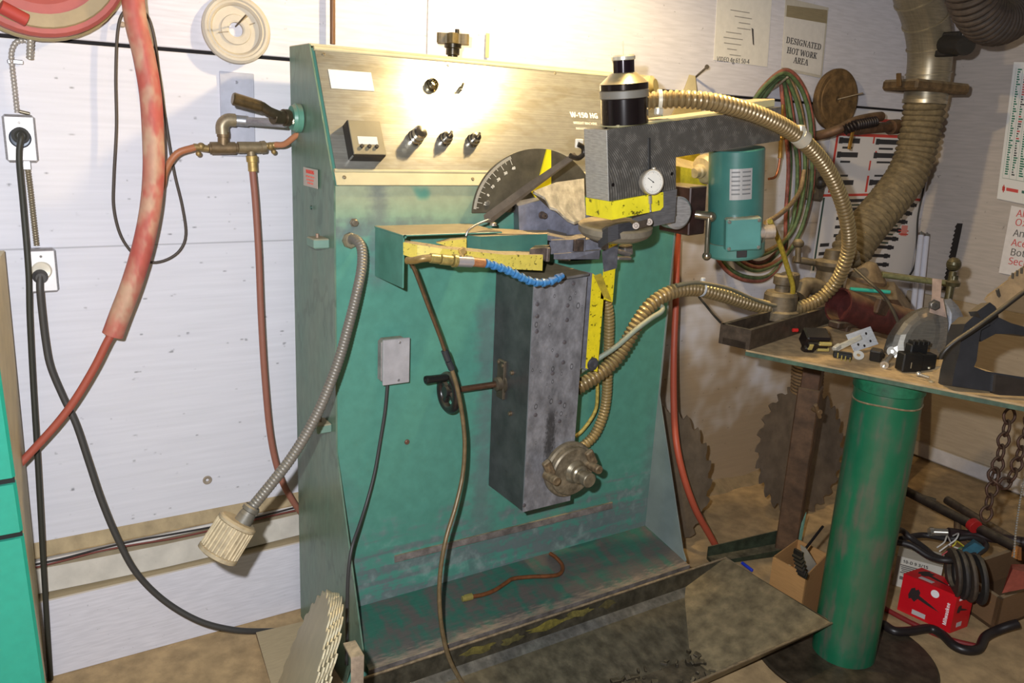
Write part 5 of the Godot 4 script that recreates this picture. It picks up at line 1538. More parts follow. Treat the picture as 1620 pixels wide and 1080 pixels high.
func build_hoses():
	# coolant suction hose hanging at the left with its strainer
	var t := thing("suction_hose", "grey flexible hose from the green front ending in a ribbed strainer", "hose")
	var m := MB.new(rgb(118, 114, 106), 0.2)
	var p := crv([Vector3(0.7449, 1.2051, 0.349), Vector3(0.7479, 1.2111, 0.37), Vector3(0.7486, 1.2062, 0.4), Vector3(0.7484, 1.1896, 0.42), Vector3(0.7387, 1.1512, 0.44), Vector3(0.718, 1.096, 0.46), Vector3(0.6882, 1.0198, 0.48), Vector3(0.6571, 0.9493, 0.5), Vector3(0.6143, 0.8695, 0.52), Vector3(0.5729, 0.8031, 0.53), Vector3(0.5294, 0.7487, 0.54), Vector3(0.4825, 0.7024, 0.55), Vector3(0.4365, 0.6528, 0.55)], 0.01)
	m.hose(p, 0.0125, 0.0075, 0.0011, 14)
	put(m, "flexible_tube", mat("plain", 0.45, 0.35), t)
	m = MB.new(rgb(160, 150, 124), 0.5)
	m.lathe(Vector3(0.7457, 1.2048, 0.347), Vector3.BACK, [Vector2(0.02, 0), Vector2(0.02, 0.008), Vector2(0.016, 0.014), Vector2(0, 0.014)], 8)
	put(m, "wall_nut", mat("cast", 0.4, 0.4, 6.0), t)
	var a := Vector3(0.4155, 0.6393, 0.55)
	var b := Vector3(0.3572, 0.5598, 0.555)
	var ax := (b - a).normalized()
	m = MB.new(rgb(112, 108, 98), 0.6)
	m.lathe(Vector3(0.4394, 0.6568, 0.55), ax, [Vector2(0.016, 0), Vector2(0.019, 0.004), Vector2(0.019, 0.012), Vector2(0.016, 0.014), Vector2(0.018, 0.022), Vector2(0.02, 0.045), Vector2(0, 0.046)], 24)
	put(m, "collar", mat("cast", 0.5, 0.2, 5.0), t)
	m = MB.new(rgb(176, 160, 130), 0.8)
	var L := 0.086
	var q := a + ax * 0.012
	m.lathe(q, ax, [Vector2(0, 0), Vector2(0.038, 0.0), Vector2(0.044, 0.004), Vector2(0.044, 0.010), Vector2(0.041, 0.012), Vector2(0.041, L - 0.01), Vector2(0.046, L - 0.008), Vector2(0.046, L), Vector2(0.036, L + 0.004), Vector2(0, L + 0.004)], 40)
	var st := put(m, "strainer_body", mat("cast", 0.7, 0.0, 6.0), t)
	m = MB.new(rgb(206, 188, 152), 0.3)
	var bb := facing(ax, Vector3.RIGHT)
	for i in 26:
		var an := TAU * i / 26.0
		var d := bb * Vector3(cos(an), sin(an), 0)
		m.cyl(q + d * 0.0415 + ax * 0.012, q + d * 0.0425 + ax * (L - 0.01), 0.0027, 6, 0.0003)
	put(m, "strainer_ribs", mat("cast", 0.7, 0.0, 6.0), st)
	# big dusty hose looping over the head
	t = thing("dust_hose", "dusty ribbed hose looping from the spindle down and back to the column", "hose")
	m = MB.new(rgb(128, 108, 74), 0.9)
	m.dustc = rgb(206, 184, 126).srgb_to_linear()
	p = crv([Vector3(1.4035, 1.5665, 0.64), Vector3(1.4241, 1.5707, 0.66), Vector3(1.4589, 1.5742, 0.7), Vector3(1.5248, 1.572, 0.73), Vector3(1.6266, 1.5593, 0.74), Vector3(1.7229, 1.5405, 0.74), Vector3(1.8307, 1.5126, 0.73), Vector3(1.935, 1.4688, 0.72), Vector3(2.0314, 1.4113, 0.71), Vector3(2.1155, 1.3391, 0.7), Vector3(2.1798, 1.263, 0.69), Vector3(2.2336, 1.1918, 0.67), Vector3(2.256, 1.1226, 0.65), Vector3(2.2678, 1.0581, 0.62), Vector3(2.2499, 1.0061, 0.59), Vector3(2.1887, 0.9754, 0.57), Vector3(2.1083, 0.9691, 0.55), Vector3(1.9962, 0.9898, 0.53), Vector3(1.8675, 1.0259, 0.515), Vector3(1.7685, 1.048, 0.505), Vector3(1.6775, 1.0436, 0.5), Vector3(1.6167, 1.012, 0.49), Vector3(1.5784, 0.9602, 0.48), Vector3(1.5504, 0.8996, 0.47), Vector3(1.517, 0.843, 0.46), Vector3(1.4655, 0.802, 0.45), Vector3(1.4003, 0.7671, 0.44)], 0.01)
	m.hose(p, 0.0225, 0.0135, 0.0052, 18)
	put(m, "ribbed_tube", mat("plain", 0.32, 0.25), t)
	for k in 2:
		m = MB.new(rgb(214, 208, 190), 0.3)
		var rg: Array = [[Vector3(1.8575, 1.5053, 0.73), Vector3(1.8836, 1.4913, 0.73)], [Vector3(1.4183, 1.5703, 0.655), Vector3(1.4261, 1.5708, 0.66)]][k]
		m.tube(rg, 0.0255, 16)
		m.box([Vector3(1.8545, 1.5219, 0.74), Vector3(1.4123, 1.5435, 0.67)][k], Vector3(0.02, 0.018, 0.016), Basis(), 0.003)
		put(m, "hose_clamp", mat("plain", 0.35, 0.3), t)
	for k in 2:
		m = MB.new(rgb(190, 196, 204), 0.3)
		var cc: Array = [[Vector3(1.7891, 1.0729, 0.512), Vector3(1.7805, 1.0255, 0.512)], [Vector3(2.1246, 0.9926, 0.56), Vector3(2.1155, 0.9481, 0.56)]][k]
		var c0: Vector3 = (cc[0] + cc[1]) * 0.5
		var nx: Vector3 = (Vector3(1.817, 1.04, 0.51) - Vector3(1.7685, 1.048, 0.505)).normalized()
		m.lathe(c0 - nx * 0.003, nx, [Vector2(0.022, 0), Vector2(0.0240, 0), Vector2(0.0240, 0.006), Vector2(0.022, 0.006)], 24)
		m.box(cc[0] + Vector3(0, 0.004, 0), Vector3(0.012, 0.012, 0.01), Basis(), 0.002)
		put(m, "cable_tie", mat("plain", 0.5), t)
	# yellow cord from the motor, then lying along the hose
	m = MB.new(rgb(198, 172, 60), 0.2)
	m.tube(crv([Vector3(1.8746, 1.2657, 0.66), Vector3(1.9254, 1.2331, 0.64), Vector3(1.9867, 1.18, 0.62), Vector3(2.0524, 1.1126, 0.6), Vector3(2.0999, 1.0528, 0.59), Vector3(2.1204, 1.0122, 0.575), Vector3(2.1028, 0.9845, 0.572)]), 0.0078, 12)
	tag(put(m, "motor_cable", mat("rough", 0.6, 0.0, 9.0)), "mottled yellow cord hanging from the motor to the ribbed hose", "cord")
	m = MB.new(rgb(96, 92, 74), 0.9)
	m.tube(crv([Vector3(2.1054, 0.9863, 0.572), Vector3(2.0574, 0.9885, 0.565), Vector3(1.9719, 1.0133, 0.548), Vector3(1.8838, 1.0463, 0.535), Vector3(1.7949, 1.066, 0.528), Vector3(1.7453, 1.0714, 0.52), Vector3(1.6805, 1.0651, 0.515)]), 0.0058, 10)
	tag(put(m, "thin_cord", mat("plain", 0.6)), "thin dusty dark cord tied along the top of the ribbed hose", "cord")
	# green-grey line in front of the hose
	m = MB.new(rgb(128, 140, 126), 0.5)
	m.tube(crv([Vector3(1.4044, 0.8058, 0.43), Vector3(1.413, 0.8309, 0.455), Vector3(1.4389, 0.8662, 0.485), Vector3(1.4857, 0.8987, 0.5), Vector3(1.5425, 0.9441, 0.51), Vector3(1.594, 0.9761, 0.515), Vector3(1.6309, 0.9918, 0.515), Vector3(1.6408, 1.0027, 0.508), Vector3(1.6353, 1.0083, 0.497), Vector3(1.6277, 0.9988, 0.485)]), 0.0078, 12)
	tag(put(m, "green_tube", mat("plain", 0.5)), "smooth grey-green tube crossing in front of the ribbed hose", "tube")
	# second hose behind the yellow bracket
	m = MB.new(rgb(142, 120, 74), 0.5)
	m.hose(crv([Vector3(1.5145, 1.0198, 0.4), Vector3(1.5322, 0.9613, 0.4), Vector3(1.5442, 0.8814, 0.395), Vector3(1.5534, 0.7798, 0.39), Vector3(1.5608, 0.6962, 0.385), Vector3(1.5518, 0.6358, 0.385), Vector3(1.5248, 0.582, 0.385), Vector3(1.483, 0.5458, 0.38)]), 0.0165, 0.0105, 0.003, 14)
	tag(put(m, "ribbed_hose", mat("plain", 0.4, 0.1)), "shorter tan ribbed hose running down behind the yellow bracket", "hose")
	m = MB.new(rgb(196, 174, 84), 0.4)
	m.tube(crv([Vector3(1.5035, 0.7888, 0.4), Vector3(1.5116, 0.728, 0.4), Vector3(1.5157, 0.6753, 0.395), Vector3(1.5012, 0.6371, 0.39), Vector3(1.4783, 0.6004, 0.38), Vector3(1.4592, 0.5854, 0.375)]), 0.0056, 10)
	tag(put(m, "column_cable", mat("rough", 0.6, 0.0, 8.0)), "thin yellowish cord beside the tan hose low on the column", "cord")
	m = MB.new(rgb(176, 148, 110), 0.3)
	m.tube(crv([Vector3(1.989, 1.2459, 0.55), Vector3(2.2224, 1.2472, 0.4), Vector3(2.4634, 1.2664, 0.25), Vector3(2.6648, 1.3038, 0.12), Vector3(2.7223, 1.3732, 0.08)]), 0.0085, 10)
	tag(put(m, "motor_lead", mat("rough", 0.6, 0.0, 6.0)), "tan cable running from behind the motor's fitting toward the hose coil", "cable")
	# red hoses on the right of the machine
	m = MB.new(rgb(178, 84, 60))
	m.tube(crv([Vector3(2.1043, 1.1642, 0.06), Vector3(2.1008, 1.0744, 0.07), Vector3(2.1003, 0.8919, 0.09), Vector3(2.0773, 0.7133, 0.13), Vector3(2.024, 0.5518, 0.21), Vector3(1.9856, 0.4384, 0.28), Vector3(2.0003, 0.319, 0.32), Vector3(2.0433, 0.2004, 0.35), Vector3(2.1139, 0.0907, 0.365), Vector3(2.1905, -0.0163, 0.37)]), 0.0122, 12)
	tag(put(m, "air_hose", mat("rubber", 0.5)), "orange-red hose hanging down the wall right of the green machine", "hose")
	m = MB.new(rgb(162, 52, 40))
	m.tube(crv([Vector3(2.1134, -0.0141, 0.25), Vector3(2.1491, -0.0342, 0.26), Vector3(2.18, -0.064, 0.27), Vector3(2.1964, -0.1064, 0.28)]), 0.012, 12)
	tag(put(m, "air_hose", mat("rubber", 0.5)), "bit of red hose on the floor at the machine's right foot", "hose")

func poster_print() -> Image:
	# tool chart: red rules and rows of black cutters on white
	var w := 400
	var h := 660
	var im := Image.create(w, h, false, Image.FORMAT_RGB8)
	im.fill(rgb(222, 218, 216))
	var red := rgb(206, 62, 50)
	var ink := rgb(38, 38, 42)
	var green := rgb(24, 62, 52)
	for r in [[0, 30, 400, 42], [20, 92, 400, 104], [0, 336, 400, 346], [20, 100, 28, 330], [160, 100, 166, 130], [176, 160, 182, 190], [160, 200, 166, 240], [160, 262, 168, 330], [300, 104, 306, 130], [70, 380, 78, 420]]:
		im.fill_rect(Rect2i(r[0], r[1], r[2] - r[0], r[3] - r[1]), red)
	var y := 112
	var row := 0
	while y < 330:
		var hh := 20 if row % 2 == 0 else 8
		for cx in [[36, 110], [176, 270], [300, 390]]:
			if (row * 7 + cx[0]) % 5 == 4: continue
			var len: int = cx[1] - cx[0] - (row * 13) % 26
			im.fill_rect(Rect2i(cx[0] + (12 if hh == 8 else 0), y, len - (24 if hh == 8 else 0), hh), ink)
			im.fill_rect(Rect2i(cx[0] - 4, y - 2, 14, hh + 4) if hh == 20 else Rect2i(cx[0] + 12, y, 6, hh), ink)
		y += hh + 14
		row += 1
	for k in 3:
		im.fill_rect(Rect2i(180 + k * 70, 56, 52, 14), ink)
	for x in [0, 1]:
		im.fill_rect(Rect2i(6, 350, 6, 300), green)
	y = 358
	row = 0
	while y < 640:
		var x1: int = 380 - row * 14 if row < 6 else 300
		im.fill_rect(Rect2i(66, y, x1 - 66, 13), ink)
		im.fill_rect(Rect2i(x1 - 26, y - 3, 16, 19), ink)
		if row < 5:
			im.fill_rect(Rect2i(90, y + 22, x1 - 130, 6), green)
		else:
			im.fill_rect(Rect2i(20, y, 34, 14), ink)
		y += 36
		row += 1
	im.fill_rect(Rect2i(318, 470, 44, 5), red); im.fill_rect(Rect2i(330, 450, 26, 44), rgb(220, 140, 130)); im.fill_rect(Rect2i(322, 484, 40, 5), red)
	return im

func chart_print() -> Image:
	var w := 320
	var h := 512
	var im := Image.create(w, h, false, Image.FORMAT_RGB8)
	im.fill(rgb(226, 226, 224))
	var rg := RandomNumberGenerator.new()
	rg.seed = 5
	for c in range(0, 7):
		var x := 30 + c * 42
		im.fill_rect(Rect2i(x - 12, 20, 1, 410), rgb(90, 150, 130))
		for k in 44:
			var col: Color = [rgb(40, 116, 92), rgb(60, 66, 66), rgb(196, 80, 80)][rg.randi() % 3 if c % 2 == 1 else 0]
			im.fill_rect(Rect2i(x, 24 + k * 9, rg.randi_range(8, 26), 5), col)
	im.fill_rect(Rect2i(18, 430, 290, 2), rgb(150, 160, 156))
	im.fill_rect(Rect2i(26, 462, 16, 16), rgb(190, 66, 60)); im.fill_rect(Rect2i(31, 456, 6, 28), rgb(190, 66, 60))
	im.fill_rect(Rect2i(50, 464, 70, 12), rgb(206, 84, 80)); im.fill_rect(Rect2i(140, 464, 60, 10), rgb(70, 110, 100))
	return im

func build_right_wall():
	# typed sheet
	var t := thing("paper_sheet", "plain typed sheet with a handwritten line taped to the white wall", "paper")
	var z := -0.0485
	var m := MB.new(rgb(226, 222, 214))
	m.sheet(Vector3(2.3015, 1.7547, -0.0485), Vector3(2.5893, 1.7519, -0.0485), Vector3(2.5668, 2.0194, -0.0485), Vector3(2.285, 2.0031, -0.0485), 0.0012)
	put(m, "sheet", mat("plain", 0.7), t)
	m = MB.new(rgb(150, 146, 140))
	var a := Vector3(2.3387, 1.946, -0.0485)
	for k in 9:
		m.box(a + Vector3([0.02, 0.04, 0.05, 0.05, 0.0, 0.0, 0.0, 0.0, 0.02][k] + 0.05, -0.014 - k * 0.019, 0.0004), Vector3([0.1, 0.09, 0.06, 0.07, 0.08, 0.1, 0.09, 0.05, 0.06][k], 0.003, 0.0006), Basis(), 0.0)
	put(m, "typed_lines", mat("plain", 0.7), t)
	letters(t, "VIDEO 4g 61 50-4", Vector3(2.3162, 1.7603, -0.048), Basis(Vector3.BACK, 0.02), 0.016, rgb(52, 50, 52), "Droid Sans", false, "handwriting", true)
	m = MB.new(rgb(70, 66, 66))
	m.loft([Vector3(2.4779, 1.8822, -0.0478), Vector3(2.4887, 1.8788, -0.0478), Vector3(2.5023, 1.8221, -0.0478), Vector3(2.4947, 1.8259, -0.0478)], [Vector3(2.4772, 1.8821, -0.0472), Vector3(2.488, 1.8787, -0.0472), Vector3(2.5016, 1.822, -0.0472), Vector3(2.4941, 1.8259, -0.0472)])
	put(m, "tear", mat("plain", 0.8), t)
	# hot-work notice in a sleeve
	t = thing("notice", "printed hot work notice in a clear sleeve pinned to the wall", "notice")
	m = MB.new(rgb(196, 190, 178))
	m.sheet(Vector3(2.6679, 1.7483, -0.0475), Vector3(2.9142, 1.7321, -0.0475), Vector3(2.8973, 1.9978, -0.0475), Vector3(2.6423, 2.006, -0.0475), 0.0012)
	put(m, "sleeve", mat("plain", 0.25), t)
	m = MB.new(rgb(150, 138, 110))
	m.sheet(Vector3(2.6588, 1.9381, -0.047), Vector3(2.8983, 1.9392, -0.047), Vector3(2.8911, 1.9877, -0.047), Vector3(2.6539, 1.9804, -0.047), 0.0006)
	put(m, "brown_strip", mat("wood", 0.4), t)
	m = MB.new(rgb(222, 218, 212))
	m.sheet(Vector3(2.6689, 1.7577, -0.0468), Vector3(2.9029, 1.7435, -0.0468), Vector3(2.8904, 1.9384, -0.0468), Vector3(2.651, 1.9396, -0.0468), 0.0006)
	var pg := put(m, "page", mat("plain", 0.5), t)
	var tilt := Basis(Vector3.BACK, -0.045)
	letters(pg, "DESIGNATED", Vector3(2.7787, 1.853, -0.0465), tilt, 0.0225, rgb(66, 64, 66), "Droid Serif", true)
	letters(pg, "HOT WORK", Vector3(2.7749, 1.8175, -0.0465), tilt, 0.0225, rgb(66, 64, 66), "Droid Serif", true)
	letters(pg, "AREA", Vector3(2.7738, 1.7868, -0.0465), tilt, 0.0225, rgb(66, 64, 66), "Droid Serif", true)
	# nail and rag
	m = MB.new(rgb(126, 118, 108))
	m.cyl(Vector3(2.2198, 1.6856, -0.055), Vector3(2.1825, 1.7195, 0.04), 0.004, 10); m.lathe(Vector3(2.1825, 1.7195, 0.04), Vector3(2.1825, 1.7195, 0.04) - Vector3(2.2198, 1.6856, -0.055), [Vector2(0, 0), Vector2(0.008, 0), Vector2(0.008, 0.003), Vector2(0, 0.003)], 14)
	tag(put(m, "nail", mat("cast", 0.4, 0.6)), "long nail in the wall with a pale rag hanging from it", "nail")
	m = MB.new(rgb(206, 192, 150), 0.2)
	m.loft([Vector3(2.1693, 1.6947, -0.03), Vector3(2.2005, 1.6926, -0.03), Vector3(2.2194, 1.6854, -0.045), Vector3(2.1817, 1.6872, -0.045)], [Vector3(2.1389, 1.6239, -0.02), Vector3(2.21, 1.6236, -0.02), Vector3(2.2417, 1.6254, -0.046), Vector3(2.1574, 1.625, -0.046)])
	m.loft([Vector3(2.1389, 1.6239, -0.02), Vector3(2.21, 1.6236, -0.02), Vector3(2.2417, 1.6254, -0.046), Vector3(2.1574, 1.625, -0.046)], [Vector3(2.0852, 1.548, -0.01), Vector3(2.2393, 1.5504, -0.01), Vector3(2.2822, 1.547, -0.046), Vector3(2.1076, 1.5395, -0.046)])
	tag(put(m, "rag", mat("paint", 0.9)), "pale cloth rag hanging from a nail behind the ribbed hose", "rag")
	# welding hose coil on its nail
	t = thing("welding_hose", "coil of red and green twin welding hose hung on a nail", "hose")
	var loops := [
		[Vector3(2.5811, 1.7332, 0.04), Vector3(2.6771, 1.6894, 0.045), Vector3(2.7478, 1.5882, 0.05), Vector3(2.7938, 1.4455, 0.05), Vector3(2.8182, 1.2973, 0.05), Vector3(2.7922, 1.1457, 0.05), Vector3(2.7076, 1.0333, 0.05), Vector3(2.5673, 0.989, 0.05), Vector3(2.4352, 1.0329, 0.05), Vector3(2.3442, 1.1318, 0.04), Vector3(2.3057, 1.2727, 0.03), Vector3(2.3334, 1.4333, 0.02), Vector3(2.4268, 1.5729, 0.02), Vector3(2.4839, 1.6662, 0.03)],
		[Vector3(2.5993, 1.7258, 0.02), Vector3(2.6701, 1.666, 0.025), Vector3(2.7295, 1.5632, 0.03), Vector3(2.7825, 1.4196, 0.03), Vector3(2.7986, 1.2703, 0.03), Vector3(2.7759, 1.1563, 0.03), Vector3(2.7029, 1.0817, 0.03), Vector3(2.5801, 1.0432, 0.03), Vector3(2.4675, 1.0727, 0.03), Vector3(2.3918, 1.1759, 0.02), Vector3(2.3457, 1.2949, 0.02), Vector3(2.39, 1.4571, 0.01), Vector3(2.4695, 1.5861, 0.01), Vector3(2.5235, 1.6687, 0.01)],
		[Vector3(2.6179, 1.7161, 0), Vector3(2.6663, 1.6542, 0), Vector3(2.7071, 1.5379, 0.01), Vector3(2.767, 1.3934, 0.01), Vector3(2.7878, 1.2176, 0.01), Vector3(2.7609, 1.1026, 0.01), Vector3(2.6645, 1.0107, 0.01), Vector3(2.5541, 1.0083, 0.01), Vector3(2.4604, 1.0982, 0), Vector3(2.4016, 1.2454, 0), Vector3(2.4431, 1.4337, -0.02), Vector3(2.5117, 1.5761, -0.02), Vector3(2.5622, 1.6597, -0.01)],
		[Vector3(2.6265, 1.7077, -0.015), Vector3(2.6493, 1.6532, -0.01), Vector3(2.6908, 1.5366, -0.01), Vector3(2.7385, 1.3916, -0.01), Vector3(2.7585, 1.2157, -0.01), Vector3(2.7792, 1.0338, -0.01), Vector3(2.6768, 0.9451, 0.01), Vector3(2.5356, 0.9473, 0.02), Vector3(2.4219, 0.9914, 0.02), Vector3(2.3479, 1.0685, 0.02), Vector3(2.3452, 1.1744, 0), Vector3(2.3774, 1.315, -0.02), Vector3(2.4444, 1.5269, -0.02), Vector3(2.5443, 1.6472, -0.02)]]
	for k in 4:
		var c := crv(loops[k], 0.015, true)
		for s in 2:
			var q := []
			for p in c:
				q.append((p as Vector3) + Vector3(0.006 * (1 - 2 * s), 0.006 * (1 - 2 * s), 0.004 * s))
			m = MB.new([rgb(164, 96, 80), rgb(96, 118, 76), rgb(158, 130, 92)][(s + k) % 2 if k != 1 else 2 - s], 0.4)
			m.tube(q, 0.0078, 8, true)
			put(m, ["red_line", "green_line", "tan_line"][(s + k) % 2 if k != 1 else 2 - s], mat("rough", 0.6, 0.0, 4.0), t)
	m = MB.new(rgb(190, 150, 80), 0.3)
	m.cyl(Vector3(2.5736, 1.6147, 0.06), Vector3(2.5875, 1.544, 0.06), 0.006, 10); m.cyl(Vector3(2.5839, 1.5439, 0.06), Vector3(2.5979, 1.4179, 0.06), 0.0085, 12); m.ball(Vector3(2.5904, 1.493, 0.06), 0.012)
	m.cyl(Vector3(2.6046, 1.4934, 0.06), Vector3(2.6468, 1.4995, 0.06), 0.007, 10)
	put(m, "torch_handle", mat("cast", 0.35, 0.6, 6.0), t)
	m = MB.new(rgb(176, 112, 80))
	m.tube(crv([Vector3(2.5979, 1.4179, 0.06), Vector3(2.5955, 1.3751, 0.06), Vector3(2.583, 1.3464, 0.06), Vector3(2.5487, 1.339, 0.06)], 0.006), 0.005, 10)
	put(m, "torch_tip", mat("cast", 0.35, 0.6, 6.0), t)
	m = MB.new(rgb(190, 184, 170))
	m.cyl(Vector3(2.6349, 1.6712, -0.05), Vector3(2.5705, 1.7116, 0.07), 0.0045, 10)
	tag(put(m, "nail", mat("cast", 0.4, 0.6)), "nail under the top of the welding hose coil", "nail")
	# rusty disc
	t = thing("disc", "rusty brown round disc hung on the wall right of the hose coil", "disc")
	var dc := Vector3(2.9802, 1.6524, -0.02)
	m = MB.new(rgb(130, 102, 66))
	m.lathe(dc, Vector3(-0.05, 0.02, 1), [Vector2(0, -0.01), Vector2(0.118, -0.01), Vector2(0.122, 0.0), Vector2(0.122, 0.012), Vector2(0.114, 0.016), Vector2(0.098, 0.014), Vector2(0.096, 0.017), Vector2(0.014, 0.017), Vector2(0.012, 0.01), Vector2(0, 0.01)], 48)
	put(m, "plate", mat("rough", 0.75, 0.2, 2.5), t)
	m = MB.new(rgb(130, 116, 96))
	m.cyl(dc, dc + Vector3(0.05, 0.03, 0.09), 0.003, 8)
	put(m, "pin", mat("cast", 0.5, 0.4), t)
	# bent pipe arm, spring and tag
	t = thing("swing_arm", "bent brown pipe arm reaching left under the rusty disc", "arm")
	m = MB.new(rgb(112, 84, 62), 0.3)
	m.tube(crv([Vector3(2.8105, 1.5035, 0.03), Vector3(2.8536, 1.5183, 0.06), Vector3(2.8813, 1.54, 0.1), Vector3(2.9337, 1.5691, 0.12), Vector3(3.0198, 1.5875, 0.13), Vector3(3.0838, 1.5952, 0.13)]), 0.019, 14)
	m.cyl(Vector3(2.9812, 1.5388, 0.1), Vector3(3.2019, 1.5601, 0.12), 0.021, 14); m.cyl(Vector3(3.1685, 1.5563, 0.12), Vector3(3.2192, 1.5608, 0.12), 0.030, 14)
	put(m, "pipe", mat("rough", 0.6, 0.3, 3.0), t)
	m = MB.new(rgb(44, 38, 34))
	m.hose([Vector3(2.8793, 1.5333, 0.12), Vector3(2.9095, 1.5543, 0.14), Vector3(3.019, 1.5734, 0.15)], 0.021, 0.012, 0.006, 12)
	put(m, "spring", mat("cast", 0.5, 0.4), t)
	m = MB.new(rgb(178, 132, 52))
	m.box(Vector3(2.9554, 1.4962, 0.1), Vector3(0.018, 0.07, 0.006), Basis(Vector3.BACK, -0.1), 0.002)
	put(m, "brass_tab", mat("cast", 0.4, 0.5), t)
	# latch box
	t = thing("latch_box", "small grey metal latch box with a knob behind the hose loop", "box")
	m = MB.new(rgb(122, 112, 98), 0.4)
	m.box(Vector3(2.9374, 1.3081, -0.03), Vector3(0.09, 0.125, 0.05), Basis(Vector3.BACK, -0.08), 0.008)
	put(m, "box", mat("cast", 0.45, 0.5, 3.0), t)
	m = MB.new(rgb(60, 54, 48))
	m.ball(Vector3(2.9364, 1.321, 0), 0.026)
	put(m, "knob", mat("plain", 0.4, 0.3), t)
	bolt(t, Vector3(2.9054, 1.2845, -0.004), Vector3.BACK, 0.01, 0.006, rgb(160, 146, 120), "screw")
	# tool poster
	m = MB.new(Color.WHITE)
	m.sheet(Vector3(3.0276, 0.9274, -0.0555), Vector3(3.7833, 0.8734, -0.0555), Vector3(3.7615, 1.6273, -0.0555), Vector3(3.0345, 1.6223, -0.0555), 0.001)
	tag(put(m, "tool_poster", printed(poster_print(), 0.5)), "white wall chart of black tool shapes with red rules behind the duct", "poster")
	m = MB.new(rgb(40, 42, 42))
	m.tube(crv([Vector3(3.7581, 1.5764, -0.05), Vector3(3.7617, 1.4334, -0.05), Vector3(3.7602, 1.2874, -0.05), Vector3(3.7541, 1.1537, -0.05), Vector3(3.7938, 0.9854, -0.05), Vector3(3.7905, 0.9083, -0.05), Vector3(3.7481, 0.8577, -0.05)]), 0.0042, 8)
	tag(put(m, "wire", mat("plain", 0.6)), "thin dark wire running down the corner along the poster's right edge", "wire")
	# metal duct, gate and flexible hose
	t = thing("dust_duct", "dusty metal duct elbow with sliding gate and ribbed hose hanging in the corner", "duct")
	m = MB.new(rgb(150, 140, 118), 0.2)
	var cl := [Vector3(3.0191, 2.1193, 0.2), Vector3(3.0757, 2.051, 0.2), Vector3(3.1334, 1.9965, 0.2), Vector3(3.1866, 1.9328, 0.2), Vector3(3.2265, 1.859, 0.2), Vector3(3.2416, 1.7959, 0.2), Vector3(3.2454, 1.7407, 0.2), Vector3(3.2544, 1.6682, 0.2)]
	var seg := MB.spaced(crv(cl, 0.01), 5)
	m.tube(crv(cl, 0.02), 0.082, 28)
	put(m, "duct_pipe", mat("streak", 0.36, 0.5, 2.0), t)
	for k in [1, 2, 3, 4]:
		m = MB.new(rgb(160, 150, 126), 0.3)
		var d: Vector3 = (seg[k + 1] - seg[k - 1]).normalized()
		m.lathe((seg[k] as Vector3), d, [Vector2(0.08, 0), Vector2(0.0865, 0.001), Vector2(0.0865, 0.006), Vector2(0.08, 0.007)], 28)
		put(m, "duct_seam", mat("streak", 0.38, 0.5, 2.0), t)
	m = MB.new(rgb(116, 94, 66), 0.7)
	var g0 := Vector3(3.2398, 1.7161, 0.2)
	m.box(g0, Vector3(0.27, 0.042, 0.19), Basis(Vector3.UP, -0.25) * Basis(Vector3.BACK, -0.02), 0.016)
	put(m, "blast_gate", mat("rough", 0.7, 0.2, 3.0), t)
	m = MB.new(rgb(118, 92, 60))
	m.box(Vector3(3.0568, 1.733, 0.2), Vector3(0.008, 0.05, 0.02), Basis(Vector3.BACK, 0.3), 0.003)
	put(m, "gate_tab", mat("cast", 0.5, 0.4), t)
	m = MB.new(rgb(132, 116, 86), 0.5)
	m.hose(crv([Vector3(3.2501, 1.668, 0.2), Vector3(3.257, 1.6018, 0.2), Vector3(3.2531, 1.527, 0.2), Vector3(3.244, 1.4386, 0.2), Vector3(3.1999, 1.3491, 0.2), Vector3(3.1264, 1.2726, 0.2), Vector3(3.0481, 1.2022, 0.2), Vector3(2.9814, 1.1401, 0.2), Vector3(2.9351, 1.0805, 0.2), Vector3(2.9088, 1.0228, 0.2)], 0.01), 0.081, 0.0245, 0.0095, 26)
	put(m, "flexible_hose", mat("rough", 0.75, 0.0, 4.0), t)
	m = MB.new(rgb(176, 164, 140))
	m.lathe(Vector3(3.2501, 1.668, 0.2), Vector3(3.2501, 1.668, 0.2) - Vector3(3.2499, 1.7119, 0.2), [Vector2(0.08, 0), Vector2(0.0835, 0), Vector2(0.0835, 0.014), Vector2(0.08, 0.014)], 28)
	put(m, "band_clamp", mat("streak", 0.35, 0.7, 3.0), t)
	t = thing("exhaust_hose", "black ribbed exhaust hose sagging from the ceiling at upper right", "hose")
	m = MB.new(rgb(72, 60, 50), 0.25)
	m.hose(crv([Vector3(2.7914, 2.0961, 0.55), Vector3(2.8306, 2.0147, 0.55), Vector3(2.898, 1.9536, 0.55), Vector3(2.9944, 1.9172, 0.55), Vector3(3.0887, 1.9288, 0.55), Vector3(3.1612, 1.9822, 0.55), Vector3(3.1993, 2.0594, 0.55), Vector3(3.1881, 2.1505, 0.55)], 0.01), 0.080, 0.020, 0.008, 24)
	put(m, "hose_tube", mat("rough", 0.7, 0.0, 4.0), t)
	m = MB.new(rgb(40, 34, 30))
	m.cyl(Vector3(3.1646, 1.8678, 0.3), Vector3(3.0461, 1.846, 0.45), 0.034, 18); m.box(Vector3(3.1812, 1.8692, 0.3), Vector3(0.02, 0.09, 0.09), Basis(), 0.006)
	tag(put(m, "stub_pipe", mat("rough", 0.7, 0.2, 4.0)), "short dark stub pipe on the wall right of the metal duct", "pipe")
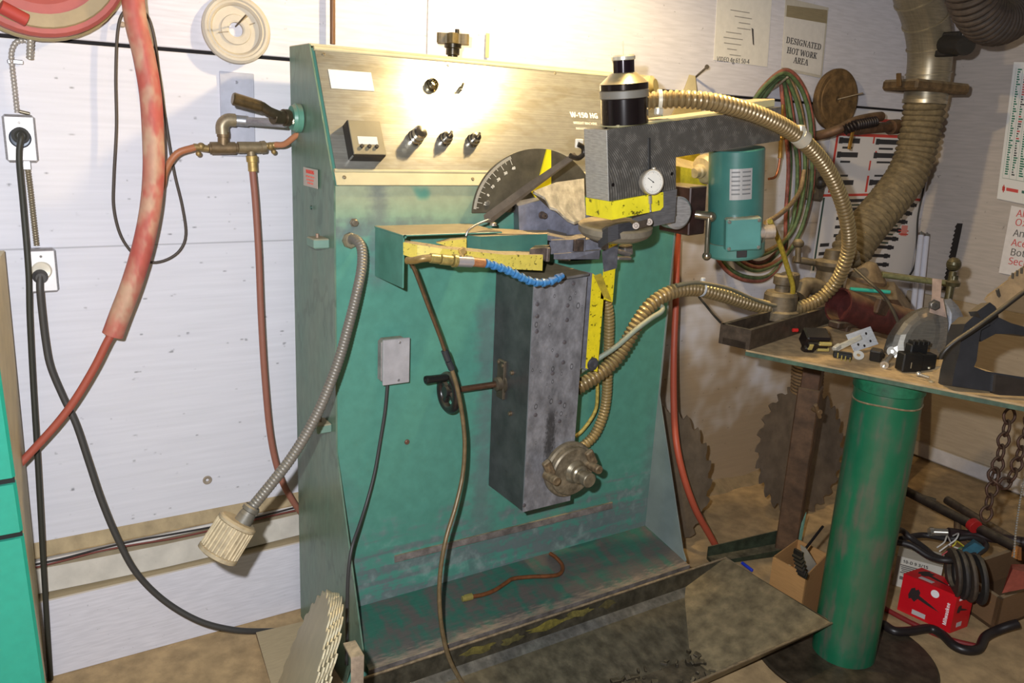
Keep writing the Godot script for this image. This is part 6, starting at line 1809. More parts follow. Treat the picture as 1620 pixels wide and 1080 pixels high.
	# fluorescent tubes in the corner
	for k in 2:
		t = thing("fluorescent_tube", ["unlit white fluorescent tube leaning in the corner, nearer the poster", "unlit white fluorescent tube leaning in the corner, right one of the pair"][k], "light tube", "spare fluorescent tubes in the corner")
		var p0: Vector3 = [Vector3(3.6553, 1.0877, 0.04), Vector3(3.6861, 1.0823, 0.05)][k]
		var p1: Vector3 = [Vector3(3.563, 0.7525, 0.12), Vector3(3.5969, 0.7519, 0.13)][k]
		m = MB.new(rgb(222, 222, 232))
		p1 = p0 + (p1 - p0) * (p0.y - 0.002) / (p0.y - p1.y)
		m.cyl(p0, p1, 0.0127, 16)
		put(m, "glass_tube", mat("plain", 0.15), t)
		m = MB.new(rgb(150, 146, 140))
		m.cyl(p0, p0 + (p0 - p1).normalized() * 0.012, 0.0128, 16); m.cyl(p0 + (p0 - p1).normalized() * 0.012, p0 + (p0 - p1).normalized() * 0.02, 0.003, 8)
		put(m, "end_cap", mat("plain", 0.3, 0.7), t)
	# right wall papers and the upright saw blade
	m = MB.new(Color.WHITE)
	m.sheet(Vector3(3.786, 1.279, 0.2806), Vector3(3.786, 1.2555, 0.516), Vector3(3.786, 1.8415, 0.4573), Vector3(3.786, 1.8532, 0.2398), 0.004)
	tag(put(m, "wall_chart", printed(chart_print(), 0.3)), "white wall chart with columns of green and red marks on the right wall", "poster")
	t = thing("safety_notice", "white notice with red and grey lettering about gas bottles on the right wall", "notice")
	m = MB.new(rgb(230, 226, 226))
	m.sheet(Vector3(3.787, 0.9605, 0.3511), Vector3(3.787, 0.9507, 0.6147), Vector3(3.787, 1.2319, 0.6057), Vector3(3.787, 1.2557, 0.3474), 0.001)
	put(m, "sheet", mat("plain", 0.6), t)
	var rb := Basis(Vector3.BACK, Vector3.UP, Vector3.LEFT)
	var rows := [["All", 206, 80, 80], ["Oxygen", 206, 80, 80], ["And", 92, 88, 88], ["Acetylene", 206, 80, 80], ["Bottles", 92, 88, 88], ["Secured", 206, 80, 80]]
	var starts := [Vector3(3.7858, 1.2261, 0.3753), Vector3(3.7858, 1.1881, 0.3775), Vector3(3.7858, 1.1415, 0.3787), Vector3(3.7858, 1.1, 0.3789), Vector3(3.7858, 1.0587, 0.3817), Vector3(3.7858, 1.0194, 0.3813)]
	for k in 6:
		letters(t, rows[k][0], starts[k], rb, 0.03, rgb(rows[k][1], rows[k][2], rows[k][3]), "Droid Sans", false, "lettering", true)
	m = MB.new(rgb(40, 36, 34))
	var teeth := PackedVector2Array([Vector2(0.045, 0), Vector2(0.045, 0.32), Vector2(0, 0.32)])
	for k in 16:
		teeth.append(Vector2(0.0, 0.315 - k * 0.0195)); teeth.append(Vector2(-0.012, 0.303 - k * 0.0195))
	var sb := Vector3(3.7418, 0.8542, 0.14)
	m.prism(teeth, Transform3D(Basis(Vector3.BACK, -0.05), sb + Vector3(0, -0.02, 0)), 0.003)
	tag(put(m, "toothed_strip", mat("cast", 0.5, 0.3)), "black toothed blade standing upright against the right wall", "saw blade")

func build_table():
	var y := 0.91
	var A := Vector3(1.79, y, 0.705)
	var B := Vector3(2.052, y, 1.34)
	var d := (B - A).normalized()
	var n := Vector3(d.z, 0, -d.x)
	# pedestal table
	var t := thing("pedestal_table", "steel plate table on a thick green pipe pedestal with dark round base", "table")
	var c := Vector3(2.06, 0, 0.985)
	var m := MB.new(rgb(166, 142, 106), 1.0)
	m.dustc = rgb(184, 158, 118).srgb_to_linear()
	var dn := Vector3(0, -0.014, 0)
	m.loft([A + dn, B + dn, B + n * 0.22 + dn, A + n * 0.62 + dn], [A, B, B + n * 0.22, A + n * 0.62])
	put(m, "table_plate", mat("floor", 0.85, 0.0, 2.5), t)
	m = MB.new(rgb(70, 96, 78), 0.4)
	m.loft([A + Vector3(0, -0.016, 0), B + Vector3(0, -0.016, 0), B + Vector3(0, -0.016, 0) - n * 0.003, A + Vector3(0, -0.016, 0) - n * 0.003], [A + Vector3(0, -0.005, 0), B + Vector3(0, -0.005, 0), B + Vector3(0, -0.005, 0) - n * 0.003, A + Vector3(0, -0.005, 0) - n * 0.003])
	put(m, "plate_edge", mat("rough", 0.7, 0.0, 3.0), t)
	m = MB.new(rgb(28, 124, 84))
	m.lathe(c, Vector3.UP, [Vector2(0.0895, 0.0), Vector2(0.0895, 0.84), Vector2(0.0885, 0.842)], 44)
	put(m, "pedestal_pipe", pipe_mat(), t)
	m = MB.new(rgb(36, 116, 82), 0.7)
	m.lathe(c + Vector3(0, 0.84, 0), Vector3.UP, [Vector2(0.088, 0), Vector2(0.0935, 0.004), Vector2(0.0935, 0.045), Vector2(0.12, 0.05), Vector2(0.12, 0.056), Vector2(0, 0.056)], 44)
	put(m, "collar", mat("rough", 0.5, 0.0, 2.0), t)
	m = MB.new(rgb(150, 130, 96), 0.6)
	var ring := []
	for i in 40:
		var a := TAU * i / 40.0
		ring.append(c + Vector3(cos(a) * 0.0895, 0.812 + 0.003 * sin(a * 3.0), sin(a) * 0.0895))
	m.tube(ring, 0.0028, 6, true)
	put(m, "weld_ring", mat("rough", 0.8, 0.0, 5.0), t)
	m = MB.new(rgb(44, 36, 30), 0.15)
	m.lathe(c, Vector3.UP, [Vector2(0.0, 0.001), Vector2(0.262, 0.001), Vector2(0.264, 0.008), Vector2(0.258, 0.012), Vector2(0.0, 0.014)], 56)
	put(m, "round_base", mat("rough", 0.45, 0.3, 2.0), t)
	# trough-shaped saw bed with its clamp
	t = thing("saw_bed", "greasy cast iron saw bed sitting at the table's left end", "saw bed")
	m = MB.new(rgb(92, 78, 66), 0.8)
	var e0 := A + Vector3(-0.002, 0.001, -0.002)
	var L := (Vector3(2.3454, 0.91, 0.5631) - A)
	L = L.normalized() * 0.62
	var W := (Vector3(1.7689, 0.91, 0.6227) - A)
	var hgt := Vector3(0, 0.058, 0)
	var thk := 0.012
	for w in [[e0, L], [e0 + W, L], [e0, W]]:
		var o: Vector3 = w[0]
		var v: Vector3 = w[1]
		var side: Vector3 = Vector3(-v.z, 0, v.x).normalized() * thk
		m.loft([o, o + v, o + v + side, o + side], [o + hgt, o + v + hgt, o + v + side + hgt, o + side + hgt])
	m.loft([e0, e0 + L, e0 + L + W, e0 + W], [e0 + Vector3(0, 0.02, 0), e0 + L + Vector3(0, 0.02, 0), e0 + L + W + Vector3(0, 0.02, 0), e0 + W + Vector3(0, 0.02, 0)])
	put(m, "bed", mat("rough", 0.5, 0.3, 3.0), t)
	m = MB.new(rgb(120, 106, 84), 0.9)
	var pb := Vector3(2.108, 0.9701, 0.545)
	m.lathe(pb, Vector3.UP, [Vector2(0.0, -0.03), Vector2(0.062, -0.03), Vector2(0.062, -0.005), Vector2(0.052, 0.0), Vector2(0.052, 0.045), Vector2(0.046, 0.055), Vector2(0.022, 0.056), Vector2(0.022, 0.076), Vector2(0.030, 0.08), Vector2(0.030, 0.105), Vector2(0.024, 0.11), Vector2(0.0, 0.11)], 28)
	m.box(pb + Vector3(0.055, 0.075, -0.02), Vector3(0.05, 0.07, 0.05), Basis(Vector3.UP, 0.3), 0.006)
	put(m, "vise_screw_post", mat("rough", 0.55, 0.3, 3.0), t)
	m = MB.new(rgb(104, 90, 70), 0.8)
	m.tube(crv([Vector3(2.1938, 1.0003, 0.5418), Vector3(2.2382, 1.0337, 0.5354), Vector3(2.2956, 1.0206, 0.5522), Vector3(2.3419, 0.9947, 0.5658)], 0.01), 0.028, 12)
	m.cyl(Vector3(2.2679, 1.1049, 0.4459), Vector3(2.3816, 1.0911, 0.5241), 0.012, 12)
	m.cyl(Vector3(2.271, 1.0969, 0.4628), Vector3(2.2775, 1.1436, 0.4522), 0.010, 12); m.ball(Vector3(2.279, 1.1578, 0.4487), 0.019, 0.8)
	m.lathe(Vector3(2.3714, 1.0438, 0.5201), Vector3.UP, [Vector2(0, -0.04), Vector2(0.048, -0.04), Vector2(0.044, 0.03), Vector2(0.058, 0.05), Vector2(0.058, 0.062), Vector2(0.03, 0.07), Vector2(0.026, 0.1), Vector2(0, 0.1)], 24)
	put(m, "vise_frame", mat("rough", 0.6, 0.3, 3.0), t)
	m = MB.new(rgb(52, 46, 40))
	m.tube(crv([Vector3(1.8447, 1.0065, 0.45), Vector3(1.8234, 0.9946, 0.5), Vector3(1.8071, 0.9775, 0.55), Vector3(1.7888, 0.9654, 0.6)]), 0.0035, 8)
	tag(put(m, "wire", mat("plain", 0.5)), "short dark wire dropping to the left end of the saw bed", "wire")
	# horizontal band saw: red tube arm, conical pulley cover, long green rod
	t = thing("band_saw_arm", "dusty dark red tube arm of an old cut-off saw behind the table", "saw arm")
	m = MB.new(rgb(94, 46, 40), 1.0)
	m.dustc = rgb(150, 116, 80).srgb_to_linear()
	var ax := (Vector3(2.5755, 0.9078, 0.7081) - Vector3(2.2666, 0.9869, 0.6428)).normalized()
	var s0 := Vector3(2.267, 0.9907, 0.6418)
	m.lathe(s0, ax, [Vector2(0.05, 0.0), Vector2(0.056, 0.0), Vector2(0.056, 0.16), Vector2(0.052, 0.162), Vector2(0.052, 0.5), Vector2(0, 0.5)], 32)
	m.lathe(s0, ax, [Vector2(0, 0.05), Vector2(0.05, 0.05), Vector2(0.05, 0.0)], 32)
	put(m, "red_tube", mat("rough", 0.55, 0.1, 3.0), t)
	m = MB.new(rgb(96, 72, 54), 0.8)
	m.loft([Vector3(2.5307, 0.9632, 0.4764), Vector3(2.7339, 0.9543, 0.5496), Vector3(2.7663, 0.8997, 0.588), Vector3(2.5151, 0.9196, 0.48)], [Vector3(2.5886, 1.0199, 0.4344), Vector3(2.7768, 1.0067, 0.4992), Vector3(2.8177, 0.934, 0.5488), Vector3(2.5824, 0.9587, 0.4497)])
	put(m, "bracket", mat("rough", 0.6, 0.3, 3.0), t)
	m = MB.new(rgb(96, 72, 54), 0.8)
	m.box(Vector3(2.2851, 0.9313, 0.66), Vector3(0.11, 0.022, 0.04), Basis(Vector3.BACK, -0.05), 0.004)
	m.box(Vector3(2.2848, 0.9119, 0.666), Vector3(0.022, 0.04, 0.03), Basis(), 0.004)
	put(m, "tail_foot", mat("rough", 0.6, 0.3, 3.0), t)
	m = MB.new(rgb(96, 72, 54), 0.8)
	m.box(Vector3(2.3816, 0.9896, 0.7166), Vector3(0.06, 0.05, 0.02), Basis(Vector3.BACK, -0.3), 0.004)
	put(m, "side_lug", mat("rough", 0.6, 0.3, 3.0), t)
	m = MB.new(rgb(118, 92, 64), 0.6)
	m.lathe(Vector3(2.497, 1.0508, 0.5749), Vector3(0.1, 1, 0.1), [Vector2(0, -0.012), Vector2(0.062, -0.012), Vector2(0.064, 0.0), Vector2(0.018, 0.052), Vector2(0.012, 0.056), Vector2(0, 0.056)], 32)
	put(m, "cone_cover", mat("rough", 0.6, 0.2, 4.0), t)
	m = MB.new(rgb(120, 104, 80), 0.4)
	m.ball(Vector3(2.3922, 1.1334, 0.5793), 0.022); m.cyl(Vector3(2.3921, 1.1097, 0.5621), Vector3(2.4242, 1.1155, 0.5811), 0.018, 14)
	put(m, "round_knob", mat("cast", 0.4, 0.4, 4.0), t)
	m = MB.new(rgb(132, 132, 92), 0.4)
	m.cyl(Vector3(2.5123, 1.0702, 0.6157), Vector3(2.7173, 1.0495, 0.7555), 0.011, 14)
	put(m, "long_rod", mat("rough", 0.5, 0.2, 6.0), t)
	m = MB.new(rgb(88, 82, 60), 0.3)
	m.cyl(Vector3(2.5442, 1.0267, 0.8353), Vector3(2.5663, 1.1122, 0.8226), 0.012, 14); m.lathe(Vector3(2.5631, 1.0814, 0.8303), Vector3.UP, [Vector2(0, -0.014), Vector2(0.02, -0.012), Vector2(0.022, 0.0), Vector2(0.013, 0.008), Vector2(0.012, 0.02)], 18)
	m.ball(Vector3(2.5703, 1.1354, 0.8178), 0.0225)
	put(m, "ball_handle", mat("cast", 0.35, 0.5, 5.0), t)
	m = MB.new(rgb(60, 160, 140))
	m.cyl(Vector3(2.3745, 1.0271, 0.6015), Vector3(2.4836, 1.0234, 0.6736), 0.0065, 10)
	tag(put(m, "screwdriver", mat("plain", 0.3)), "thin green and yellow rod lying on the red tube arm", "rod")
	m = MB.new(rgb(92, 84, 70))
	m.tube(crv([Vector3(2.3932, 1.0917, 0.5932), Vector3(2.3932, 1.0587, 0.653), Vector3(2.3766, 1.0248, 0.7269), Vector3(2.329, 0.9704, 0.8119), Vector3(2.3021, 0.921, 0.8594), Vector3(2.2834, 0.8931, 0.8808)]), 0.0052, 8)
	tag(put(m, "bent_wire", mat("plain", 0.5, 0.4)), "thin bent wire curving down past the metal blade guard", "wire")
	# round blade guard
	t = thing("blade_guard", "round shiny metal blade guard standing on the table", "blade guard")
	m = MB.new(rgb(150, 146, 138), 0.15)
	var fw := Vector3(-0.6, 0.15, 0.78)
	var lobe := [Vector3(2.1364, 0.8982, 0.9317), Vector3(2.1382, 0.9311, 0.9225), Vector3(2.1527, 0.9698, 0.9196), Vector3(2.1776, 1.0074, 0.9239), Vector3(2.2107, 1.0368, 0.9361), Vector3(2.2454, 1.0526, 0.9537), Vector3(2.2795, 1.0614, 0.973), Vector3(2.2835, 1.0117, 0.9914), Vector3(2.2752, 0.9596, 1.0025), Vector3(2.2585, 0.9138, 1.0061)]
	m.outline(lobe, -fw * 0.045)
	m.bulge(lobe, 0.45, fw * 0.016)
	put(m, "guard_shell", mat("streak", 0.22, 0.7, 3.0), t)
	m = MB.new(rgb(140, 142, 148), 0.2)
	var rear := [Vector3(2.3197, 1.0663, 0.9483), Vector3(2.3354, 1.0707, 0.9571), Vector3(2.3518, 1.0506, 0.9741), Vector3(2.3636, 1.0162, 0.9927), Vector3(2.3662, 0.9813, 1.0054), Vector3(2.3561, 0.9422, 1.0112), Vector3(2.3125, 0.9047, 0.9947), Vector3(2.2971, 0.9038, 0.985)]
	m.outline(rear, -fw * 0.05)
	m.bulge(rear, 0.5, fw * 0.014)
	put(m, "outer_shell", mat("streak", 0.4, 0.5, 3.0), t)
	m = MB.new(rgb(206, 180, 164), 0.2)
	m.loft([Vector3(2.2289, 1.1355, 0.9537), Vector3(2.251, 1.1334, 0.9688), Vector3(2.2428, 1.0819, 0.9797), Vector3(2.2217, 1.079, 0.9669)], [Vector3(2.2386, 1.134, 0.9482), Vector3(2.2608, 1.1318, 0.9633), Vector3(2.2525, 1.0801, 0.9743), Vector3(2.2313, 1.0772, 0.9614)])
	m.loft([Vector3(2.2126, 1.086, 0.9712), Vector3(2.2391, 1.0841, 0.989), Vector3(2.2428, 1.0335, 1.0074), Vector3(2.2025, 1.0447, 0.9776)], [Vector3(2.2318, 1.0824, 0.9601), Vector3(2.2585, 1.0805, 0.9781), Vector3(2.2623, 1.0294, 0.9967), Vector3(2.2217, 1.0408, 0.9667)])
	put(m, "hanger_strap", mat("cast", 0.4, 0.4, 4.0), t)
	bolt(t, Vector3(2.2163, 1.0642, 0.9805), Vector3(-0.62, 0.1, 0.78), 0.014, 0.01, rgb(110, 106, 98))
	# black cast saw stand
	t = thing("saw_stand", "black cast stand of a mitre saw standing on the dusty table", "saw stand")
	m = MB.new(rgb(50, 50, 54), 0.5)
	var bk := Vector3(0.5, 0, -0.86) * 0.07
	m.outline([Vector3(1.9833, 0.9237, 1.1943), Vector3(1.9925, 0.9618, 1.1882), Vector3(2.0055, 1.0001, 1.1846), Vector3(2.0154, 1.0457, 1.1765), Vector3(2.0261, 1.0733, 1.1747), Vector3(2.0451, 1.0924, 1.1811), Vector3(2.0706, 1.0849, 1.2), Vector3(2.0773, 1.0732, 1.2081), Vector3(2.0576, 1.0601, 1.1994), Vector3(2.0488, 1.0251, 1.2048), Vector3(2.041, 0.9871, 1.2117), Vector3(2.0342, 0.9717, 1.2122), Vector3(2.0582, 0.9625, 1.2307), Vector3(2.149, 0.9512, 1.2933), Vector3(2.1435, 0.8968, 1.3069), Vector3(2.073, 0.9138, 1.2557)], bk)
	m.outline([Vector3(2.101, 1.0788, 1.1847), Vector3(2.1184, 1.0919, 1.1918), Vector3(2.1539, 1.0742, 1.2205), Vector3(2.1954, 1.0628, 1.2511), Vector3(2.1935, 1.0444, 1.2557), Vector3(2.1512, 1.0481, 1.2271), Vector3(2.1177, 1.0462, 1.2059), Vector3(2.085, 1.026, 1.191), Vector3(2.0822, 1.0503, 1.1815)], bk * 0.6)
	m.outline([Vector3(2.0744, 1.1011, 1.1727), Vector3(2.1032, 1.124, 1.1842), Vector3(2.113, 1.1154, 1.1932), Vector3(2.1185, 1.0915, 1.2044), Vector3(2.106, 1.0726, 1.2022), Vector3(2.0846, 1.0713, 1.1887)], bk * 0.6)
	put(m, "casting", mat("cast", 0.42, 0.1, 2.0), t)
	m = MB.new(rgb(64, 56, 52), 0.4)
	m.outline([Vector3(2.0684, 0.9589, 1.2508), Vector3(2.1405, 0.948, 1.3011), Vector3(2.1347, 0.8909, 1.3154), Vector3(2.0599, 0.9135, 1.2596)], bk * 0.3)
	put(m, "slide_rail", mat("cast", 0.4, 0.3, 3.0), t)
	m = MB.new(rgb(44, 40, 38), 0.4)
	m.tube(crv([Vector3(1.947, 0.9938, 1.1732), Vector3(1.9486, 1.0112, 1.1786), Vector3(1.9639, 1.0366, 1.1904), Vector3(1.9978, 1.0702, 1.2117), Vector3(2.0456, 1.1175, 1.2376), Vector3(2.11, 1.1815, 1.2691)]), 0.0065, 8)
	put(m, "guard_rim", mat("cast", 0.45, 0.3, 3.0), t)
	m = MB.new(rgb(166, 140, 104), 0.9)
	m.loft([Vector3(2.1514, 1.1185, 1.1432), Vector3(2.1811, 1.089, 1.1719), Vector3(2.2865, 1.1855, 1.2098), Vector3(2.2652, 1.2186, 1.1855)], [Vector3(2.2628, 1.1141, 1.0936), Vector3(2.3001, 1.0869, 1.1265), Vector3(2.4097, 1.1814, 1.1678), Vector3(2.3846, 1.2159, 1.1406)])
	m.loft([Vector3(2.209, 1.1748, 1.1628), Vector3(2.2173, 1.1628, 1.172), Vector3(2.2483, 1.1865, 1.1847), Vector3(2.2417, 1.2017, 1.1756)], [Vector3(2.3018, 1.1728, 1.1251), Vector3(2.3087, 1.157, 1.1346), Vector3(2.3456, 1.185, 1.1497), Vector3(2.3358, 1.2007, 1.1384)])
	put(m, "motor_housing", mat("cast", 0.5, 0.0, 4.0), t)
	m = MB.new(rgb(70, 64, 56), 0.2)
	m.box(Vector3(2.1796, 1.1384, 1.1614), Vector3(0.008, 0.028, 0.006), Basis(Vector3.BACK, 0.7), 0.001)
	put(m, "vent_slot", mat("plain", 0.6), t)
	m = MB.new(rgb(70, 64, 56), 0.2)
	for k in 3:
		m.box([Vector3(2.2153, 1.1825, 1.1707), Vector3(2.2256, 1.1893, 1.1752), Vector3(2.2358, 1.1961, 1.1797)][k], Vector3(0.003, 0.016, 0.006), Basis(Vector3.BACK, 0.3), 0.001)
	put(m, "vent_grille", mat("plain", 0.6), t)
	# hardware scattered on the plate
	m = MB.new(rgb(30, 28, 28), 0.1)
	var rb := Basis(Vector3.UP, -0.5) * Basis(Vector3.RIGHT, 0.5)
	var rp := Vector3(1.9713, 0.945, 0.7917)
	t = thing("relay", "small black relay block with brass terminals on the table's left end", "relay")
	m.box(rp, Vector3(0.07, 0.05, 0.05), rb, 0.005)
	m.box(rp + rb * Vector3(0, 0.0, 0.028), Vector3(0.06, 0.02, 0.012), rb, 0.003)
	m.box(rp + rb * Vector3(-0.02, -0.02, 0.02), Vector3(0.03, 0.03, 0.03), rb, 0.004)
	put(m, "block", mat("plain", 0.3), t)
	m = MB.new(rgb(214, 196, 120))
	for k in 2:
		m.cyl(rp + rb * Vector3(0.0, 0.012 - 0.022 * k, 0.032), rp + rb * Vector3(0.034, 0.012 - 0.022 * k, 0.032), 0.006, 10)
	m.box(rp + rb * Vector3(-0.022, 0.0, 0.034), Vector3(0.012, 0.02, 0.005), rb, 0.001)
	put(m, "brass_terminal", mat("plain", 0.3, 0.5), t)
	m = MB.new(rgb(200, 44, 40))
	m.cyl(Vector3(2.0333, 0.935, 0.6644), Vector3(2.0489, 0.935, 0.6705), 0.006, 12)
	tag(put(m, "plastic_plug", mat("plain", 0.4)), "tiny red cap beside the black relay", "cap")
	# white bracket plate with holes
	t = thing("hinge_plate", "bright zinc plate with four holes leaning on the hardware pile", "plate")
	m = MB.new(rgb(206, 210, 216))
	var q := [Vector3(2.0536, 0.9603, 0.8335), Vector3(2.0687, 0.9143, 0.8579), Vector3(2.1649, 0.929, 0.8664), Vector3(2.1498, 0.9776, 0.8412)]
	var nn: Vector3 = (q[1] - q[0]).cross(q[3] - q[0]).normalized()
	m.loft([q[0], q[1], q[2], q[3]], [q[0] - nn * 0.003, q[1] - nn * 0.003, q[2] - nn * 0.003, q[3] - nn * 0.003])
	put(m, "plate", mat("streak", 0.35, 0.15, 4.0), t)
	m = MB.new(rgb(30, 28, 28))
	for p in [[0.25, 0.7], [0.72, 0.28], [0.75, 0.72], [0.45, 0.86]]:
		var c0: Vector3 = (q[0] as Vector3).lerp(q[3], p[0]).lerp((q[1] as Vector3).lerp(q[2], p[0]), p[1])
		m.lathe(c0 + nn * 0.0002, nn, [Vector2(0.0042, 0.0), Vector2(0, 0.0003)], 14)
	put(m, "hole", mat("plain", 0.8), t)
	m = MB.new(rgb(196, 192, 178))
	m.loft([Vector3(1.9889, 0.9272, 0.839), Vector3(1.9937, 0.9155, 0.8458), Vector3(2.0905, 0.9502, 0.8607), Vector3(2.0868, 0.9587, 0.8556)], [Vector3(1.9936, 0.9295, 0.8351), Vector3(1.9984, 0.9177, 0.842), Vector3(2.0953, 0.9526, 0.8569), Vector3(2.0916, 0.9611, 0.8518)])
	m.box(Vector3(1.9971, 0.9326, 0.8487), Vector3(0.024, 0.014, 0.012), Basis(Vector3.BACK, 0.35), 0.002)
	put(m, "strap", mat("streak", 0.35, 0.15, 4.0), t)
	t = thing("terminal_clip", "small black clip with brass pins in front of the zinc plate", "clip")
	m = MB.new(rgb(26, 25, 26))
	m.box(Vector3(1.9801, 0.921, 0.8819), Vector3(0.05, 0.016, 0.02), Basis(Vector3.UP, -0.9), 0.002)
	put(m, "body", mat("plain", 0.35), t)
	m = MB.new(rgb(206, 190, 110))
	for k in 4:
		m.cyl([Vector3(1.9568, 0.915, 0.8839), Vector3(1.9442, 0.915, 0.9054), Vector3(1.9489, 0.915, 0.914), Vector3(1.9554, 0.915, 0.9233)][k], [Vector3(1.9548, 0.93, 0.8848), Vector3(1.9418, 0.93, 0.9066), Vector3(1.9463, 0.93, 0.9153), Vector3(1.941, 0.93, 0.9331)][k], 0.0018, 8)
	put(m, "pin", mat("plain", 0.3, 0.6), t)
	for k in 2:
		var wc: Vector3 = [Vector3(2.0151, 0.922, 0.9071), Vector3(2.138, 0.925, 0.9277)][k]
		m = MB.new(rgb(216, 214, 206))
		var wa: Vector3 = [Vector3(-0.5, 0.7, 0.5), Vector3(-0.6, 0.45, 0.65)][k]
		m.lathe(wc, wa, [Vector2(0.005, 0), Vector2(0.0145, 0), Vector2(0.0145, 0.0025), Vector2(0.005, 0.0025), Vector2(0.005, 0)], 24)
		tag(put(m, "washer", mat("plain", 0.25, 0.3)), ["shiny washer lying below the zinc plate", "shiny washer leaning beside the black connector block"][k], "washer", "washers on the table")
	t = thing("socket_bolt", "bright bolt with nut standing beside the second washer", "bolt")
	m = MB.new(rgb(196, 194, 186))
	m.cyl(Vector3(2.0167, 0.922, 0.988), Vector3(2.079, 0.93, 0.9639), 0.006, 12)
	put(m, "shank", mat("plain", 0.25, 0.8), t)
	m = MB.new(rgb(206, 204, 196))
	m.lathe(Vector3(2.0049, 0.922, 0.9959), Vector3(2.0049, 0.922, 0.9959) - Vector3(2.079, 0.93, 0.9639), [Vector2(0, 0), Vector2(0.011, 0), Vector2(0.011, 0.008), Vector2(0.006, 0.008), Vector2(0, 0.006)], 16)
	put(m, "head", mat("plain", 0.25, 0.8), t)
	m = MB.new(rgb(44, 40, 38), 0.3)
	m.box(Vector3(2.0426, 0.93, 0.9419), Vector3(0.024, 0.034, 0.03), Basis(Vector3.UP, 0.4) * Basis(Vector3.BACK, 0.3), 0.003)
	m.box(Vector3(2.0776, 0.925, 0.9307), Vector3(0.03, 0.014, 0.02), Basis(Vector3.UP, 0.2) * Basis(Vector3.BACK, -0.5), 0.002)
	tag(put(m, "latch", mat("cast", 0.5, 0.2)), "small dark latch piece between the zinc plate and the washer", "latch")
	# black connector blocks
	t = thing("connector_block", "black plastic connector block near the table's front edge", "connector")
	m = MB.new(rgb(22, 22, 24))
	var cb := Basis(Vector3.UP, -0.42)
	var cp := Vector3(2.0429, 0.912, 1.0396)
	m.box(cp + Vector3(0, 0.026, 0), Vector3(0.058, 0.05, 0.036), cb, 0.003)
	m.box(cp + cb * Vector3(0.05, 0.024, -0.005), Vector3(0.044, 0.046, 0.034), cb, 0.003)
	m.box(cp + cb * Vector3(0.028, 0.055, -0.02), Vector3(0.05, 0.03, 0.03), cb, 0.003)
	for k in 4:
		m.box(cp + cb * Vector3(0.012 + 0.014 * k, 0.073, -0.02), Vector3(0.006, 0.01, 0.026), cb, 0.001)
	put(m, "block", mat("plain", 0.4), t)
	m = MB.new(rgb(196, 186, 160))
	m.box(cp + cb * Vector3(-0.006, 0.02, 0.0185), Vector3(0.002, 0.016, 0.002), cb, 0.0)
	m.ball(cp + cb * Vector3(0.05, 0.012, 0.014), 0.004)
	put(m, "contact", mat("plain", 0.3, 0.7), t)
	t = thing("machine_screw", "bright screw lying on the table edge near the black stand", "screw")
	m = MB.new(rgb(216, 214, 206))
	m.cyl(Vector3(2.0179, 0.918, 1.0866), Vector3(2.0232, 0.916, 1.1117), 0.0032, 10)
	put(m, "shank", mat("plain", 0.25, 0.8), t)
	m = MB.new(rgb(222, 220, 212))
	m.ball(Vector3(2.0185, 0.919, 1.0843), 0.0065)
	put(m, "head", mat("plain", 0.25, 0.8), t)
	m = MB.new(rgb(216, 206, 176))
	m.lathe(Vector3(2.0064, 0.911, 1.128), Vector3.UP, [Vector2(0.003, 0), Vector2(0.0065, 0), Vector2(0.0065, 0.003), Vector2(0.003, 0.003), Vector2(0.003, 0)], 14)
	tag(put(m, "small_nut", mat("plain", 0.3, 0.7)), "tiny bright nut lying on the table below the screw", "nut")
	# sawdust mound on the plate
	m = MB.new(rgb(160, 128, 86), 0.6)
	var hp := Vector3(2.1117, 0.911, 1.0906)
	for i in 24:
		var a0 := TAU * i / 24.0
		var a1 := TAU * (i + 1) / 24.0
		for r in 4:
			var f0: float = [0.0, 0.3, 0.6, 0.85][r]
			var f1: float = [0.3, 0.6, 0.85, 1.0][r]
			var P := func(f: float, a: float) -> Vector3:
				return hp + Vector3(cos(a) * f * 0.11, (0.016 + 0.004 * sin(a * 3.0)) * (1.0 - f) * (1.0 - f), sin(a) * f * 0.09)
			m.poly([P.call(f0, a0), P.call(f1, a0), P.call(f1, a1), P.call(f0, a1)], Vector3.UP)
	var pile := tag(put(m, "sawdust", mat("floor", 0.95, 0.0, 4.0)), "low heap of tan sawdust on the plate beside the black stand", "sawdust")
	pile.set_meta("kind", "stuff")

func pipe_mat() -> StandardMaterial3D:
	# green enamel rubbed to grey in long runs down the pipe
	var w := 256
	var st := seam(w, 24, 0.03, 57, 4)
	st.resize(w, w, Image.INTERPOLATE_CUBIC)
	var a := st.get_data()
	var f := seam(w, w, 0.02, 58, 5).get_data()
	var out := PackedByteArray()
	out.resize(w * w * 3)
	for i in w * w:
		var k := smoothstep(0.42, 0.72, a[i] / 255.0 * 0.6 + f[i] / 255.0 * 0.45) * 0.85
		var q := 0.88 + 0.14 * f[i] / 255.0
		out[i * 3] = int(q * lerpf(22, 92, k)); out[i * 3 + 1] = int(q * lerpf(102, 88, k)); out[i * 3 + 2] = int(q * lerpf(70, 76, k))
	var m := printed(Image.create_from_data(w, w, false, Image.FORMAT_RGB8, out), 0.36)
	m.vertex_color_use_as_albedo = false
	m.uv1_triplanar = true
	m.uv1_world_triplanar = true
	m.uv1_scale = Vector3(2.0, 1.0, 2.0)
	return m

